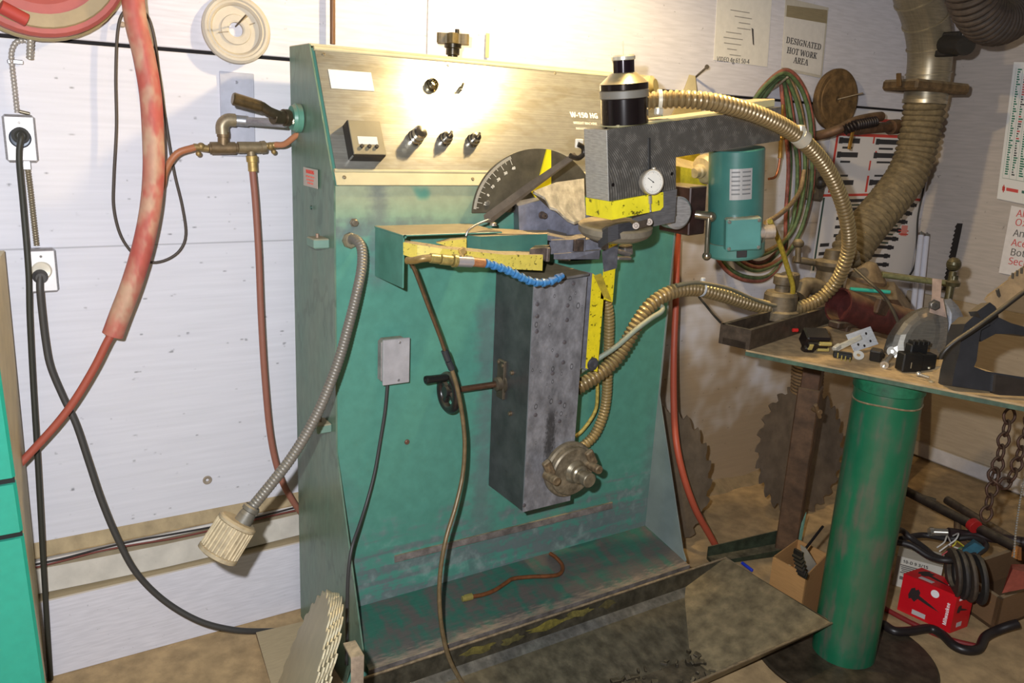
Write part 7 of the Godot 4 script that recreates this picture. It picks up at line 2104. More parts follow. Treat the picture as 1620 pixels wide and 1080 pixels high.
func saw_disc(r: float, teeth: int, depth: float) -> PackedVector2Array:
	var p := PackedVector2Array()
	for i in teeth:
		var a := TAU * i / teeth
		var s := TAU / teeth
		p.append(Vector2(cos(a), sin(a)) * r)
		p.append(Vector2(cos(a + s * 0.10), sin(a + s * 0.10)) * (r - depth))
		p.append(Vector2(cos(a + s * 0.35), sin(a + s * 0.35)) * (r - depth * 0.95))
		p.append(Vector2(cos(a + s * 0.6), sin(a + s * 0.6)) * (r - depth * 0.35))
		p.append(Vector2(cos(a + s * 0.85), sin(a + s * 0.85)) * (r - depth * 0.08))
	return p

func build_floor_things():
	# two big circular blades leaning on the wall
	for k in 2:
		var r: float = [0.279, 0.273][k]
		var lean: float = [0.272, 0.242][k]
		var c := Vector3([1.968, 2.729][k], r * cos(lean), [0.218, 0.246][k])
		var b := Basis(Vector3.RIGHT, -lean)
		var m := MB.new([rgb(138, 122, 102), rgb(122, 108, 94)][k])
		m.prism(saw_disc(r, [24, 26][k], [0.024, 0.026][k]), Transform3D(b * Basis(Vector3.BACK, 0.1), c), 0.004)
		var t := thing("circular_saw", ["large toothed circular blade leaning on the wall just behind the green machine", "large toothed circular blade leaning on the wall behind the square post"][k], "saw blade", "circular saw blades against the wall")
		put(m, "blade", mat("cast", 0.5, 0.3, 1.5), t)
		m = MB.new(rgb(50, 44, 38))
		m.lathe(c + b.z * 0.004, b.z, [Vector2(0.018, 0.0002), Vector2(0.0, 0.0006)], 24)
		put(m, "arbor_hole", mat("plain", 0.8), t)
	# square post stand
	var t := thing("post_stand", "rusty square steel post on splayed angle-iron feet behind the table", "stand")
	var c := Vector3(2.385, 0, 0.50)
	var yaw := Basis(Vector3.UP, 0.5)
	var m := MB.new(rgb(112, 84, 60), 0.2)
	m.box(c + Vector3(0, 0.33, 0), Vector3(0.075, 0.66, 0.075), yaw, 0.004)
	put(m, "outer_post", mat("rough", 0.6, 0.2, 2.0), t)
	m = MB.new(rgb(100, 70, 48), 0.2)
	m.box(c + Vector3(0, 0.775, 0), Vector3(0.062, 0.24, 0.062), yaw, 0.003)
	put(m, "inner_post", mat("rough", 0.6, 0.2, 2.0), t)
	m = MB.new(rgb(150, 120, 86), 0.3)
	m.cyl(Vector3(2.3593, 0.595, 0.54), Vector3(2.3479, 0.596, 0.58), 0.009, 12); m.cyl(Vector3(2.3282, 0.623, 0.57), Vector3(2.3628, 0.572, 0.57), 0.007, 10)
	put(m, "clamp_screw", mat("cast", 0.5, 0.3, 4.0), t)
	for f in [[Vector3(-0.29, 0, -0.10), 0], [Vector3(0.1, 0, 0.30), 1]]:
		m = MB.new([rgb(66, 74, 58), rgb(58, 62, 52)][f[1]], 0.4)
		var e: Vector3 = c + f[0]
		var s: Vector3 = (f[0] as Vector3).cross(Vector3.UP).normalized() * 0.022
		var up := Vector3(0, 0.05, 0)
		m.loft([c + Vector3(0, 0.02, 0) - s, e - s, e + s, c + Vector3(0, 0.02, 0) + s], [c + Vector3(0, 0.045, 0) - s, e + Vector3(0, 0.012, 0) - s, e + Vector3(0, 0.012, 0) + s, c + Vector3(0, 0.045, 0) + s])
		m.loft([c + up * 0.3 + s, e + s, e + s * 1.2, c + up * 0.3 + s * 1.2], [c + up * 2.0 + s, e + up + s, e + up + s * 1.2, c + up * 2.0 + s * 1.2])
		put(m, "foot", mat("rough", 0.5, 0.2, 3.0), t)
	m = MB.new(rgb(140, 190, 166))
	var ff := c + yaw * Vector3(-0.01, 0, 0.0385)
	m.loft([ff + Vector3(-0.012, 0.0, 0), ff + Vector3(0.010, 0.0, 0), ff + Vector3(0.016, 0.19, 0.0), ff + Vector3(0.0, 0.15, 0.0)], [ff + Vector3(-0.012, 0.0, 0.002), ff + Vector3(0.010, 0.0, 0.002), ff + Vector3(0.016, 0.19, 0.002), ff + Vector3(0.0, 0.15, 0.002)])
	put(m, "old_paint", mat("cast", 0.5, 0.0, 4.0), t)
	# ribbed stub behind the post
	m = MB.new(rgb(118, 96, 70))
	m.hose([Vector3(2.643, 0.6907, 0.28), Vector3(2.6642, 0.5385, 0.28)], 0.062, 0.013, 0.006, 20)
	tag(put(m, "ribbed_stub", mat("rough", 0.8, 0.0, 4.0)), "short ribbed brown hose end hanging behind the square post", "hose")
	# carton
	t = thing("carton", "open brown cardboard carton between the trough and the green pedestal", "carton")
	var top := [Vector3(2.0, 0.22, 0.866), Vector3(1.998, 0.22, 0.735), Vector3(2.165, 0.22, 0.735), Vector3(2.155, 0.22, 0.86)]
	top = [Vector3(1.9995, 0.22, 0.8661), Vector3(1.9966, 0.22, 0.7379), Vector3(2.165, 0.22, 0.6965), Vector3(2.1709, 0.22, 0.8106)]
	m = MB.new(rgb(172, 128, 78))
	for i in 4:
		var a: Vector3 = top[i]
		var b: Vector3 = top[(i + 1) % 4]
		var inn: Vector3 = (top[(i + 2) % 4] - b).normalized() * 0.004
		var lo := Vector3(0, -0.219, 0)
		m.loft([a + lo, b + lo, b + lo + inn, a + lo + inn], [a, b, b + inn, a + inn])
	put(m, "wall", mat("wood", 0.8, 0.0, 2.0), t)
	m = MB.new(rgb(140, 102, 60))
	m.loft([top[0] + Vector3(0, -0.219, 0), top[1] + Vector3(0, -0.219, 0), top[2] + Vector3(0, -0.219, 0), top[3] + Vector3(0, -0.219, 0)], [top[0] + Vector3(0, -0.214, 0), top[1] + Vector3(0, -0.214, 0), top[2] + Vector3(0, -0.214, 0), top[3] + Vector3(0, -0.214, 0)])
	put(m, "bottom", mat("wood", 0.8, 0.0, 2.0), t)
	m = MB.new(rgb(196, 168, 120))
	m.loft([Vector3(1.9974, 0.221, 0.7965), Vector3(1.9983, 0.221, 0.8054), Vector3(2.0032, 0.221, 0.8037), Vector3(2.0023, 0.221, 0.7948)], [Vector3(2.3113, 0.02, 0.5696), Vector3(2.3123, 0.02, 0.5799), Vector3(2.318, 0.02, 0.578), Vector3(2.317, 0.02, 0.5677)])
	put(m, "tape", mat("plain", 0.5), t)
	m = MB.new(rgb(196, 188, 172))
	m.loft([Vector3(2.085, 0.16, 0.8059), Vector3(2.1585, 0.16, 0.8015), Vector3(2.1615, 0.16, 0.7944), Vector3(2.115, 0.16, 0.7918)], [Vector3(1.931, 0.3434, 0.8749), Vector3(1.9456, 0.3336, 0.8875), Vector3(1.9604, 0.3275, 0.8744), Vector3(1.9487, 0.3358, 0.8642)])
	tag(put(m, "paper_wedge", mat("plain", 0.7)), "white folded card sticking up out of the carton", "card")
	m = MB.new(rgb(44, 40, 36), 0.2)
	for k in 7:
		m.box([Vector3(1.9214, 0.3108, 0.879), Vector3(1.9235, 0.3003, 0.8837), Vector3(1.924, 0.2896, 0.8874), Vector3(1.9244, 0.2789, 0.8911), Vector3(1.9265, 0.2684, 0.8958), Vector3(1.9289, 0.2614, 0.8995), Vector3(1.9241, 0.3217, 0.8773)][k], Vector3(0.016, 0.008, 0.03), Basis(Vector3.BACK, 0.3 + k * 0.2), 0.001)
	tag(put(m, "blade_scrap", mat("cast", 0.4, 0.4)), "dark toothed scrap beside the white card in the carton", "scrap")
	m = MB.new(rgb(36, 32, 30))
	m.cyl(Vector3(1.9665, 0.3189, 0.8688), Vector3(2.0587, 0.364, 0.8527), 0.004, 8)
	tag(put(m, "steel_rod", mat("cast", 0.5, 0.4)), "thin black rod poking out of the carton", "rod")
	m = MB.new(rgb(34, 60, 190))
	m.cyl(Vector3(2.1851, 0.01, 0.4696), Vector3(2.1772, 0.01, 0.524), 0.006, 10)
	tag(put(m, "blue_marker", mat("plain", 0.4)), "small blue marker lying on the floor behind the trough", "marker")
	# red drill-bit box
	t = thing("tool_box_carton", "small bright red carton with pictures of drill cutters lying on the floor", "carton")
	var f0 := Vector3(2.462, 0, 1.0839)
	var fl := Vector3(2.4353, 0, 0.9186)
	var fr := Vector3(2.5525, 0, 1.0901)
	var H := Vector3(0, 0.135, 0)
	var bk := fl + fr - f0
	m = MB.new(rgb(206, 26, 34))
	var e1 := Vector3(0, 0.001, 0)
	m.loft([f0 + e1, fl + e1, bk + e1, fr + e1], [f0 + H, fl + H, bk + H, fr + H])
	put(m, "box", mat("plain", 0.35), t)
	var u1 := (f0 - fl)
	var w1 := u1.length()
	u1 /= w1
	var n1 := u1.cross(Vector3.UP)
	if n1.dot(Vector3(-1, 0, 1)) < 0: n1 = -n1
	var u2 := (fr - f0)
	var w2 := u2.length()
	u2 /= w2
	var n2 := u2.cross(Vector3.UP)
	if n2.dot(Vector3(-1, 0, 1)) < 0: n2 = -n2
	var cutter := PackedVector2Array([Vector2(-0.06, 0.016), Vector2(-0.05, 0.028), Vector2(-0.044, 0.02), Vector2(-0.036, 0.03), Vector2(-0.026, 0.022), Vector2(-0.024, 0.008), Vector2(0.02, 0.004), Vector2(0.06, -0.003), Vector2(0.02, -0.007), Vector2(-0.024, -0.008), Vector2(-0.03, -0.028), Vector2(-0.045, -0.022), Vector2(-0.052, -0.03), Vector2(-0.06, -0.014)])
	var faces := [[fl + u1 * (w1 * 0.46) + H * 0.52, Basis(u1, Vector3.UP, n1), 0.85], [f0 + u2 * (w2 * 0.5) + H * 0.56, Basis(u2, Vector3.UP, n2), 0.5], [fl + u1 * (w1 * 0.42) + u2 * (w2 * 0.55) + H, Basis(u1, -u2, Vector3.UP), 0.85]]
	for f in faces:
		m = MB.new(rgb(52, 40, 40))
		var fb: Basis = f[1]
		var sc: float = f[2] * w1 / 0.17
		m.prism(cutter, Transform3D(fb.rotated(fb.z, -0.25) * Basis().scaled(Vector3(sc, sc, 1)), (f[0] as Vector3) + fb.z * 0.0002), 0.0006)
		put(m, "printed_cutter", mat("plain", 0.5), t)
		m = MB.new(rgb(196, 190, 188))
		m.box((f[0] as Vector3) + fb * Vector3(-0.01 * sc / 0.85, -0.052 if f != faces[2] else 0.03, 0.0004), Vector3(0.05 * f[2], 0.016, 0.0006), fb, 0.0)
		put(m, "printed_panel", mat("plain", 0.5), t)
	letters(t, "Milwaukee", fl + u1 * (w1 * 0.88) + H * 0.45 + n1 * 0.0004, Basis(u1, Vector3.UP, n1) * Basis(Vector3.BACK, PI / 2), 0.011, rgb(240, 236, 236), "Droid Sans", true)
	letters(t, "Milwaukee", f0 + u2 * (w2 * 0.5) + H * 0.86 + n2 * 0.0004, Basis(u2, Vector3.UP, n2), 0.008, rgb(240, 236, 236), "Droid Sans", true)
	letters(t, "Milwaukee", fl + u1 * (w1 * 0.86) + u2 * (w2 * 0.4) + H + Vector3(0, 0.0004, 0), Basis(u1, -u2, Vector3.UP) * Basis(Vector3.BACK, 0.5), 0.010, rgb(240, 236, 236), "Droid Sans", true)
	m = MB.new(rgb(240, 236, 236))
	m.lathe(fl + u1 * (w1 * 0.62) + H * 0.82 + n1 * 0.0002, n1, [Vector2(0.013, 0), Vector2(0.013, 0.0004), Vector2(0, 0.0004)], 16)
	put(m, "printed_badge", mat("plain", 0.5), t)
	# white labelled box
	t = thing("labelled_box", "white box with a printed parts label behind the red carton", "box")
	var b0 := Vector3(2.657, 0, 0.7556)
	var b1 := Vector3(2.677, 0, 0.9168)
	b0 = Vector3(2.5628, 0, 0.8156); b1 = Vector3(2.6296, 0, 0.9407)
	var bu := (b1 - b0)
	var bw := bu.length()
	bu /= bw
	var bn := bu.cross(Vector3.UP)
	if bn.dot(Vector3(-1, 0, 1)) < 0: bn = -bn
	var BH := Vector3(0, 0.115, 0)
	m = MB.new(rgb(206, 200, 186), 0.3)
	m.loft([b0 + e1, b1 + e1, b1 - bn * 0.11 + e1, b0 - bn * 0.11 + e1], [b0 + BH, b1 + BH, b1 - bn * 0.11 + BH, b0 - bn * 0.11 + BH])
	put(m, "box", mat("plain", 0.7), t)
	letters(t, "10-D 9 3/15", b0 + bu * (bw * 0.42) + BH * 0.87 + bn * 0.0004, Basis(bu, Vector3.UP, bn), 0.011, rgb(60, 56, 54), "Droid Sans", true)
	m = MB.new(rgb(110, 104, 98))
	for k in 9:
		m.box(b0 + bu * (bw * [0.3, 0.42, 0.38, 0.5, 0.3, 0.44, 0.2, 0.56, 0.8][k]) + BH * [0.74, 0.68, 0.62, 0.56, 0.5, 0.44, 0.32, 0.28, 0.5][k] + bn * 0.0004, Vector3(bw * [0.4, 0.6, 0.5, 0.7, 0.36, 0.5, 0.14, 0.16, 0.2][k], 0.004 if k < 6 else 0.012, 0.0006), Basis(bu, Vector3.UP, bn), 0.0)
	put(m, "printed_lines", mat("plain", 0.7), t)
	# crate with its contents
	t = thing("wooden_crate", "open wooden crate of scrap parts at the lower right", "crate")
	var k0 := Vector3(2.6067, 0, 1.1463)
	var k1 := Vector3(3.0315, 0, 1.1756)
	var k2 := Vector3(2.6618, 0, 0.9578)
	var KH := Vector3(0, 0.115, 0)
	var k3 := k1 + k2 - k0
	m = MB.new(rgb(122, 92, 62), 0.5)
	for e in [[k0, k1, k2], [k0, k2, k1], [k2, k3, k0], [k1, k3, k0]]:
		var inn: Vector3 = ((e[2] as Vector3) - (e[0] as Vector3)).normalized() * 0.015
		m.loft([e[0] + e1, e[1] + e1, e[1] + inn + e1, e[0] + inn + e1], [e[0] + KH, e[1] + KH, e[1] + inn + KH, e[0] + inn + KH])
	put(m, "side_board", mat("wood", 0.8, 0.0, 3.0), t)
	m = MB.new(rgb(96, 72, 48))
	m.loft([k0 + e1, k1 + e1, k3 + e1, k2 + e1], [k0 + e1 * 12, k1 + e1 * 12, k3 + e1 * 12, k2 + e1 * 12])
	put(m, "bottom_board", mat("wood", 0.8, 0.0, 3.0), t)
	var mid := (k0 + k3) * 0.5
	for k in 4:
		m = MB.new([rgb(74, 62, 52), rgb(60, 54, 50), rgb(84, 70, 56), rgb(52, 48, 46)][k], 0.3)
		var ac: Vector3 = [Vector3(2.4927, 0.1879, 1.0425), Vector3(2.4933, 0.1933, 1.0658), Vector3(2.4934, 0.1968, 1.0895), Vector3(2.4998, 0.2008, 1.117)][k]
		m.lathe(ac, Vector3(0.72, 0.12, 0.68), [Vector2(0.045, -0.006), Vector2(0.075, -0.006), Vector2(0.078, 0.0), Vector2(0.075, 0.006), Vector2(0.045, 0.006), Vector2(0.045, -0.006)], 30)
		tag(put(m, "belt_coil", mat("rough", 0.7, 0.0, 4.0)), ["outermost of the stacked dark rings beside the red carton", "second dark ring in the stack beside the red carton", "third dark ring in the stack, nearer the crate", "dark ring nearest the crate's inside, last in the stack"][k], "ring", "dark rings beside the crate")
	m = MB.new(rgb(170, 48, 40), 0.2)
	m.loft([Vector3(2.447, 0.2201, 1.2124), Vector3(2.5316, 0.2659, 1.1912), Vector3(2.5427, 0.2703, 1.2217), Vector3(2.4812, 0.2537, 1.261)], [Vector3(2.5075, 0.2185, 1.1905), Vector3(2.5805, 0.2561, 1.1643), Vector3(2.6168, 0.2582, 1.1873), Vector3(2.566, 0.2403, 1.2217)])
	tag(put(m, "red_bag", mat("cast", 0.5, 0.0, 5.0)), "crumpled red packet in the wooden crate", "packet")
	m = MB.new(rgb(206, 132, 56))
	m.loft([Vector3(2.5828, 0.2788, 1.1587), Vector3(2.6437, 0.2899, 1.133), Vector3(2.6563, 0.2829, 1.1435), Vector3(2.6014, 0.2686, 1.174)], [Vector3(2.6402, 0.2552, 1.1417), Vector3(2.7014, 0.267, 1.1161), Vector3(2.7143, 0.2599, 1.1267), Vector3(2.6592, 0.2448, 1.1574)])
	tag(put(m, "orange_block", mat("plain", 0.6)), "orange block standing behind the wooden crate", "block")
	# cables and hoses on the floor at right
	m = MB.new(rgb(34, 32, 32))
	m.tube(crv([Vector3(2.2676, 0.02, 0.9478), Vector3(2.2839, 0.02, 0.9681), Vector3(2.2834, 0.02, 1.0059), Vector3(2.329, 0.02, 1.0304), Vector3(2.397, 0.02, 1.0518), Vector3(2.4039, 0.02, 1.0894), Vector3(2.3813, 0.02, 1.1394), Vector3(2.3913, 0.02, 1.1733), Vector3(2.4332, 0.02, 1.1889), Vector3(2.4943, 0.03, 1.1731), Vector3(2.5427, 0.04, 1.1784), Vector3(2.5743, 0.06, 1.1987), Vector3(2.5965, 0.07, 1.2123)]), 0.0145, 12)
	tag(put(m, "black_hose", mat("rubber", 0.4)), "thick black hose snaking on the floor in front of the red carton", "hose")
	m = MB.new(rgb(128, 38, 38))
	m.tube(crv([Vector3(2.3908, 0.01, 0.8791), Vector3(2.388, 0.01, 0.9273), Vector3(2.3907, 0.01, 0.9929), Vector3(2.3999, 0.01, 1.0519), Vector3(2.4179, 0.01, 1.1139), Vector3(2.4592, 0.01, 1.1726)]), 0.0085, 10)
	tag(put(m, "red_hose", mat("rubber", 0.5)), "thin dark red hose on the floor beside the black one", "hose")
	m = MB.new(rgb(40, 36, 36))
	m.tube(crv([Vector3(2.4536, 0.2288, 0.8437), Vector3(2.5257, 0.2279, 0.8292), Vector3(2.5522, 0.2047, 0.8537), Vector3(2.5425, 0.1975, 0.9114), Vector3(2.5249, 0.195, 0.9625), Vector3(2.5284, 0.2103, 1.0216), Vector3(2.6394, 0.2095, 1.0323), Vector3(2.7178, 0.2156, 1.0196), Vector3(2.7335, 0.215, 0.9683), Vector3(2.7081, 0.1837, 0.9), Vector3(2.6818, 0.1692, 0.8258), Vector3(2.5697, 0.1758, 0.8125)]), 0.010, 10)
	m.tube(crv([Vector3(2.4217, 0.2264, 0.8607), Vector3(2.4586, 0.227, 0.9092), Vector3(2.4703, 0.2133, 0.9705), Vector3(2.4828, 0.2239, 1.0247), Vector3(2.5714, 0.2298, 1.0557)]), 0.010, 10)
	tag(put(m, "cable_coil", mat("rubber", 0.5)), "loose coil of dark cable lying on the white labelled box", "cable")
	for k in 3:
		m = MB.new([rgb(58, 44, 36), rgb(74, 56, 44), rgb(66, 60, 54)][k], 0.3)
		var p0: Vector3 = [Vector3(2.8137, 0.2432, 0.6413), Vector3(3.0493, 0.1685, 0.6947), Vector3(2.8481, 0.2154, 0.6108)][k]
		var p1: Vector3 = [Vector3(2.7581, 0.2321, 1.1023), Vector3(2.9816, 0.1436, 1.0288), Vector3(2.9194, 0.2036, 0.7226)][k]
		m.cyl(p0, p1, [0.017, 0.016, 0.010][k], 12)
		tag(put(m, "steel_bar", mat("rough", 0.6, 0.3, 4.0)), ["long dark steel bar lying across the junk behind the pedestal", "rusty bar lying above and behind the longer dark bar", "short thin bar by the pedestal, left end of the junk pile"][k], "bar", "steel bars on the floor")
	t = thing("hydraulic_hose", "black hose with a shiny metal end lying behind the white box", "hose")
	m = MB.new(rgb(48, 38, 36))
	m.tube(crv([Vector3(2.7102, 0.2048, 0.8947), Vector3(2.7647, 0.1995, 0.9318), Vector3(2.7879, 0.2181, 1.0027), Vector3(2.8344, 0.2303, 1.0908)]), 0.017, 12)
	put(m, "hose_tube", mat("rubber", 0.5), t)
	m = MB.new(rgb(196, 192, 180))
	m.cyl(Vector3(2.6811, 0.195, 0.8542), Vector3(2.7102, 0.2048, 0.8947), 0.013, 12); m.cyl(Vector3(2.6737, 0.1946, 0.8495), Vector3(2.6867, 0.1954, 0.8577), 0.016, 6)
	put(m, "metal_end", mat("plain", 0.25, 0.8), t)
	m = MB.new(rgb(178, 34, 36))
	m.cyl(Vector3(2.762, 0.2471, 0.9397), Vector3(2.7539, 0.2441, 0.96), 0.024, 14)
	tag(put(m, "red_collar", mat("plain", 0.5)), "small red collar on the long dark bar", "collar")
	m = MB.new(rgb(120, 84, 54), 0.3)
	var arc := []
	for i in 12:
		var a := 0.6 + 3.6 * i / 11.0
		arc.append(Vector3(2.808, 0.1855, 0.841) + Vector3(cos(a) * 0.06, sin(a) * 0.035, 0.01 * i))
	m.tube(arc, 0.012, 8)
	tag(put(m, "iron_hook", mat("rough", 0.7, 0.2, 4.0)), "rusty curved iron hook on the floor under the long bar", "hook")
	m = MB.new(rgb(58, 112, 132))
	m.loft([Vector3(2.5965, 0.215, 1.0026), Vector3(2.6573, 0.2358, 1.0109), Vector3(2.6641, 0.2307, 1.0416), Vector3(2.6103, 0.2106, 1.0377)], [Vector3(2.6437, 0.2126, 0.9847), Vector3(2.694, 0.2293, 0.9875), Vector3(2.6942, 0.2235, 1.0141), Vector3(2.6517, 0.2155, 1.0137)])
	tag(put(m, "blue_rag", mat("cast", 0.9, 0.0, 5.0)), "crumpled blue-green rag among the wires on the white box", "rag")
	for k in 6:
		m = MB.new([rgb(214, 208, 196), rgb(206, 190, 60), rgb(196, 190, 180), rgb(90, 150, 90), rgb(170, 60, 60), rgb(210, 206, 200)][k])
		var s: Vector3 = [Vector3(2.5182, 0.2211, 0.9745), Vector3(2.5394, 0.2263, 0.9867), Vector3(2.5312, 0.2232, 0.9577), Vector3(2.5331, 0.2247, 1.0077), Vector3(2.5051, 0.2192, 0.9913), Vector3(2.5635, 0.233, 0.9755)][k]
		m.tube(crv([s, s + Vector3(0.02, 0.02, 0.01), s + Vector3(0.05, 0.01 + 0.01 * (k % 3), 0.0), s + Vector3(0.08, 0.0, 0.02 - 0.01 * k)], 0.006), 0.0026, 6)
		tag(put(m, "wire", mat("plain", 0.5)), ["white wire loop on top of the tangled parts", "yellow wire in the tangle beside the blue rag", "grey-white wire at the left of the tangle", "green wire in the tangle in front of the white loop", "red wire low in the tangle of wires", "pale wire at the back of the tangle"][k], "wire", "tangle of coloured wires")
	# chains under the table
	for k in 2:
		t = thing("chain", ["rusty chain hanging straight down from under the table", "rusty chain looping down at the right edge of the picture"][k], "chain", "rusty chains under the table")
		var path: Array = [MB.spaced([Vector3(2.574, 0.732, 1.0713), Vector3(2.475, 0.4062, 1.11)], 9), MB.spaced(crv([Vector3(2.6261, 0.7221, 1.1083), Vector3(2.6034, 0.6564, 1.1143), Vector3(2.5764, 0.5813, 1.1205), Vector3(2.5554, 0.5322, 1.1224), Vector3(2.5337, 0.5089, 1.1156), Vector3(2.5114, 0.5113, 1.1004), Vector3(2.5043, 0.5367, 1.0878), Vector3(2.5175, 0.5558, 1.0903)], 0.01), 9)][k]
		for i in 9:
			var a: Vector3 = path[i]
			var b: Vector3 = path[i + 1]
			var dir := (b - a).normalized()
			var side := dir.cross(Vector3(-0.6, 0.1, 0.75)).normalized()
			if i % 2 == 1: side = dir.cross(side).normalized()
			var hl2 := a.distance_to(b) * 0.5 + 0.005
			var ring := []
			for j in 16:
				var an := TAU * j / 16.0
				ring.append((a + b) * 0.5 + dir * (hl2 * cos(an)) + side * (0.0135 * sin(an) * (1.25 - 0.25 * absf(cos(an)))))
			m = MB.new(rgb(92, 66, 52), 0.2)
			m.tube(ring, 0.0045, 8, true)
			put(m, "link", mat("rough", 0.55, 0.4, 6.0), t)
	t = thing("bead_chain", "thin silvery bead chain hanging at the far right edge", "chain")
	m = MB.new(rgb(206, 204, 196))
	var bp := MB.spaced(crv([Vector3(2.3891, 0.6355, 1.2284), Vector3(2.3659, 0.553, 1.2395), Vector3(2.3469, 0.4672, 1.2542), Vector3(2.3355, 0.3988, 1.2684)], 0.01), 34)
	for p in bp:
		m.ball(p, 0.0034, 1.0, 8)
	var beads := put(m, "beads", mat("plain", 0.2, 0.8), t)
	beads.set_meta("kind", "stuff")
	# left foreground: teal cabinet, leaning blades, floor board
	t = thing("tool_cabinet", "teal metal cabinet with black grooves and a tan side at the left edge", "cabinet")
	var zf := 0.42
	var tpy := 1.165
	var edge := func(y: float) -> float: return 0.0205 - 0.0222 * y
	m = MB.new(rgb(200, 186, 146))
	m.loft([Vector3(0.0215, 0, 0.0), Vector3(edge.call(0.0) - 0.001, 0, zf - 0.012), Vector3(-0.55, 0, zf - 0.012), Vector3(-0.55, 0, 0.0)], [Vector3(0.034, tpy - 0.01, 0.0), Vector3(edge.call(tpy) - 0.001, tpy, zf - 0.012), Vector3(-0.55, tpy, zf - 0.012), Vector3(-0.55, tpy - 0.01, 0.0)])
	put(m, "cabinet_body", mat("paint", 0.5, 0.0, 2.0), t)
	var cuts := [0.01, 0.637, 0.757, 1.163]
	for k in 3:
		m = MB.new(rgb(42, 160, 138))
		var ya: float = cuts[k] + 0.007
		var yb: float = cuts[k + 1] - 0.007
		var lo := [Vector3(-0.55, ya, zf - 0.01), Vector3(-0.55, ya, zf + 0.012), Vector3(edge.call(ya) - 0.006, ya, zf + 0.012), Vector3(edge.call(ya), ya, zf + 0.004), Vector3(edge.call(ya), ya, zf - 0.01)]
		var hi := [Vector3(-0.55, yb, zf - 0.01), Vector3(-0.55, yb, zf + 0.012), Vector3(edge.call(yb) - 0.006, yb, zf + 0.012), Vector3(edge.call(yb), yb, zf + 0.004), Vector3(edge.call(yb), yb, zf - 0.01)]
		m.loft(lo, hi)
		put(m, "drawer_front", mat("plain", 0.35, 0.0, 2.0, 0.3), t)
	m = MB.new(rgb(24, 24, 24))
	m.loft([Vector3(-0.548, 0.02, zf - 0.012), Vector3(-0.548, 0.02, zf + 0.003), Vector3(edge.call(0.02) - 0.002, 0.02, zf + 0.003), Vector3(edge.call(0.02) - 0.002, 0.02, zf - 0.012)], [Vector3(-0.548, 1.15, zf - 0.012), Vector3(-0.548, 1.15, zf + 0.003), Vector3(edge.call(1.15) - 0.002, 1.15, zf + 0.003), Vector3(edge.call(1.15) - 0.002, 1.15, zf - 0.012)])
	put(m, "dark_groove", mat("plain", 0.6), t)
	var dc := Vector3(0.496, 0.232 * cos(0.388), 0.633)
	var uax := Vector3(sin(0.388) * cos(-0.368), cos(0.388), -sin(0.388) * sin(-0.368))
	var wax := Vector3(sin(-0.368), 0, cos(-0.368))
	var nax := wax.cross(uax).normalized()
	if nax.x > 0: nax = -nax
	for k in 5:
		m = MB.new(rgb(190, 180, 150), 0.1)
		var off := -nax * (0.0068 * k)
		var fb := Basis(uax.cross(nax).normalized(), uax, nax)
		fb = Basis(fb.x, fb.y, fb.x.cross(fb.y))
		m.prism(saw_disc(0.232, 30, 0.017), Transform3D(fb.rotated(fb.z, 0.05 * k), dc + off), 0.0042)
		tag(put(m, "saw_disc", mat("paint", 0.45, 0.25, 3.0)), ["front tan circular blade of the stack leaning left of the trough", "second tan circular blade in the leaning stack", "third tan circular blade, middle of the leaning stack", "fourth tan circular blade in the leaning stack", "rearmost tan circular blade of the leaning stack"][k], "saw blade", "circular blades stacked at the machine's foot")
	m = MB.new(rgb(128, 106, 76), 0.9)
	m.loft([Vector3(0.5588, 0, 0.0747) + e1, Vector3(0.735, 0, 0.0934) + e1, Vector3(0.6364, 0, 0.4707) + e1, Vector3(0.5227, 0, 0.408) + e1], [Vector3(0.5451, 0.05, 0.129), Vector3(0.7181, 0.05, 0.1436), Vector3(0.6152, 0.05, 0.5297), Vector3(0.5052, 0.05, 0.4691)])
	tag(put(m, "floor_beam", mat("wood", 0.85, 0.0, 2.0)), "dusty wooden beam on the floor under the machine's left side", "beam")

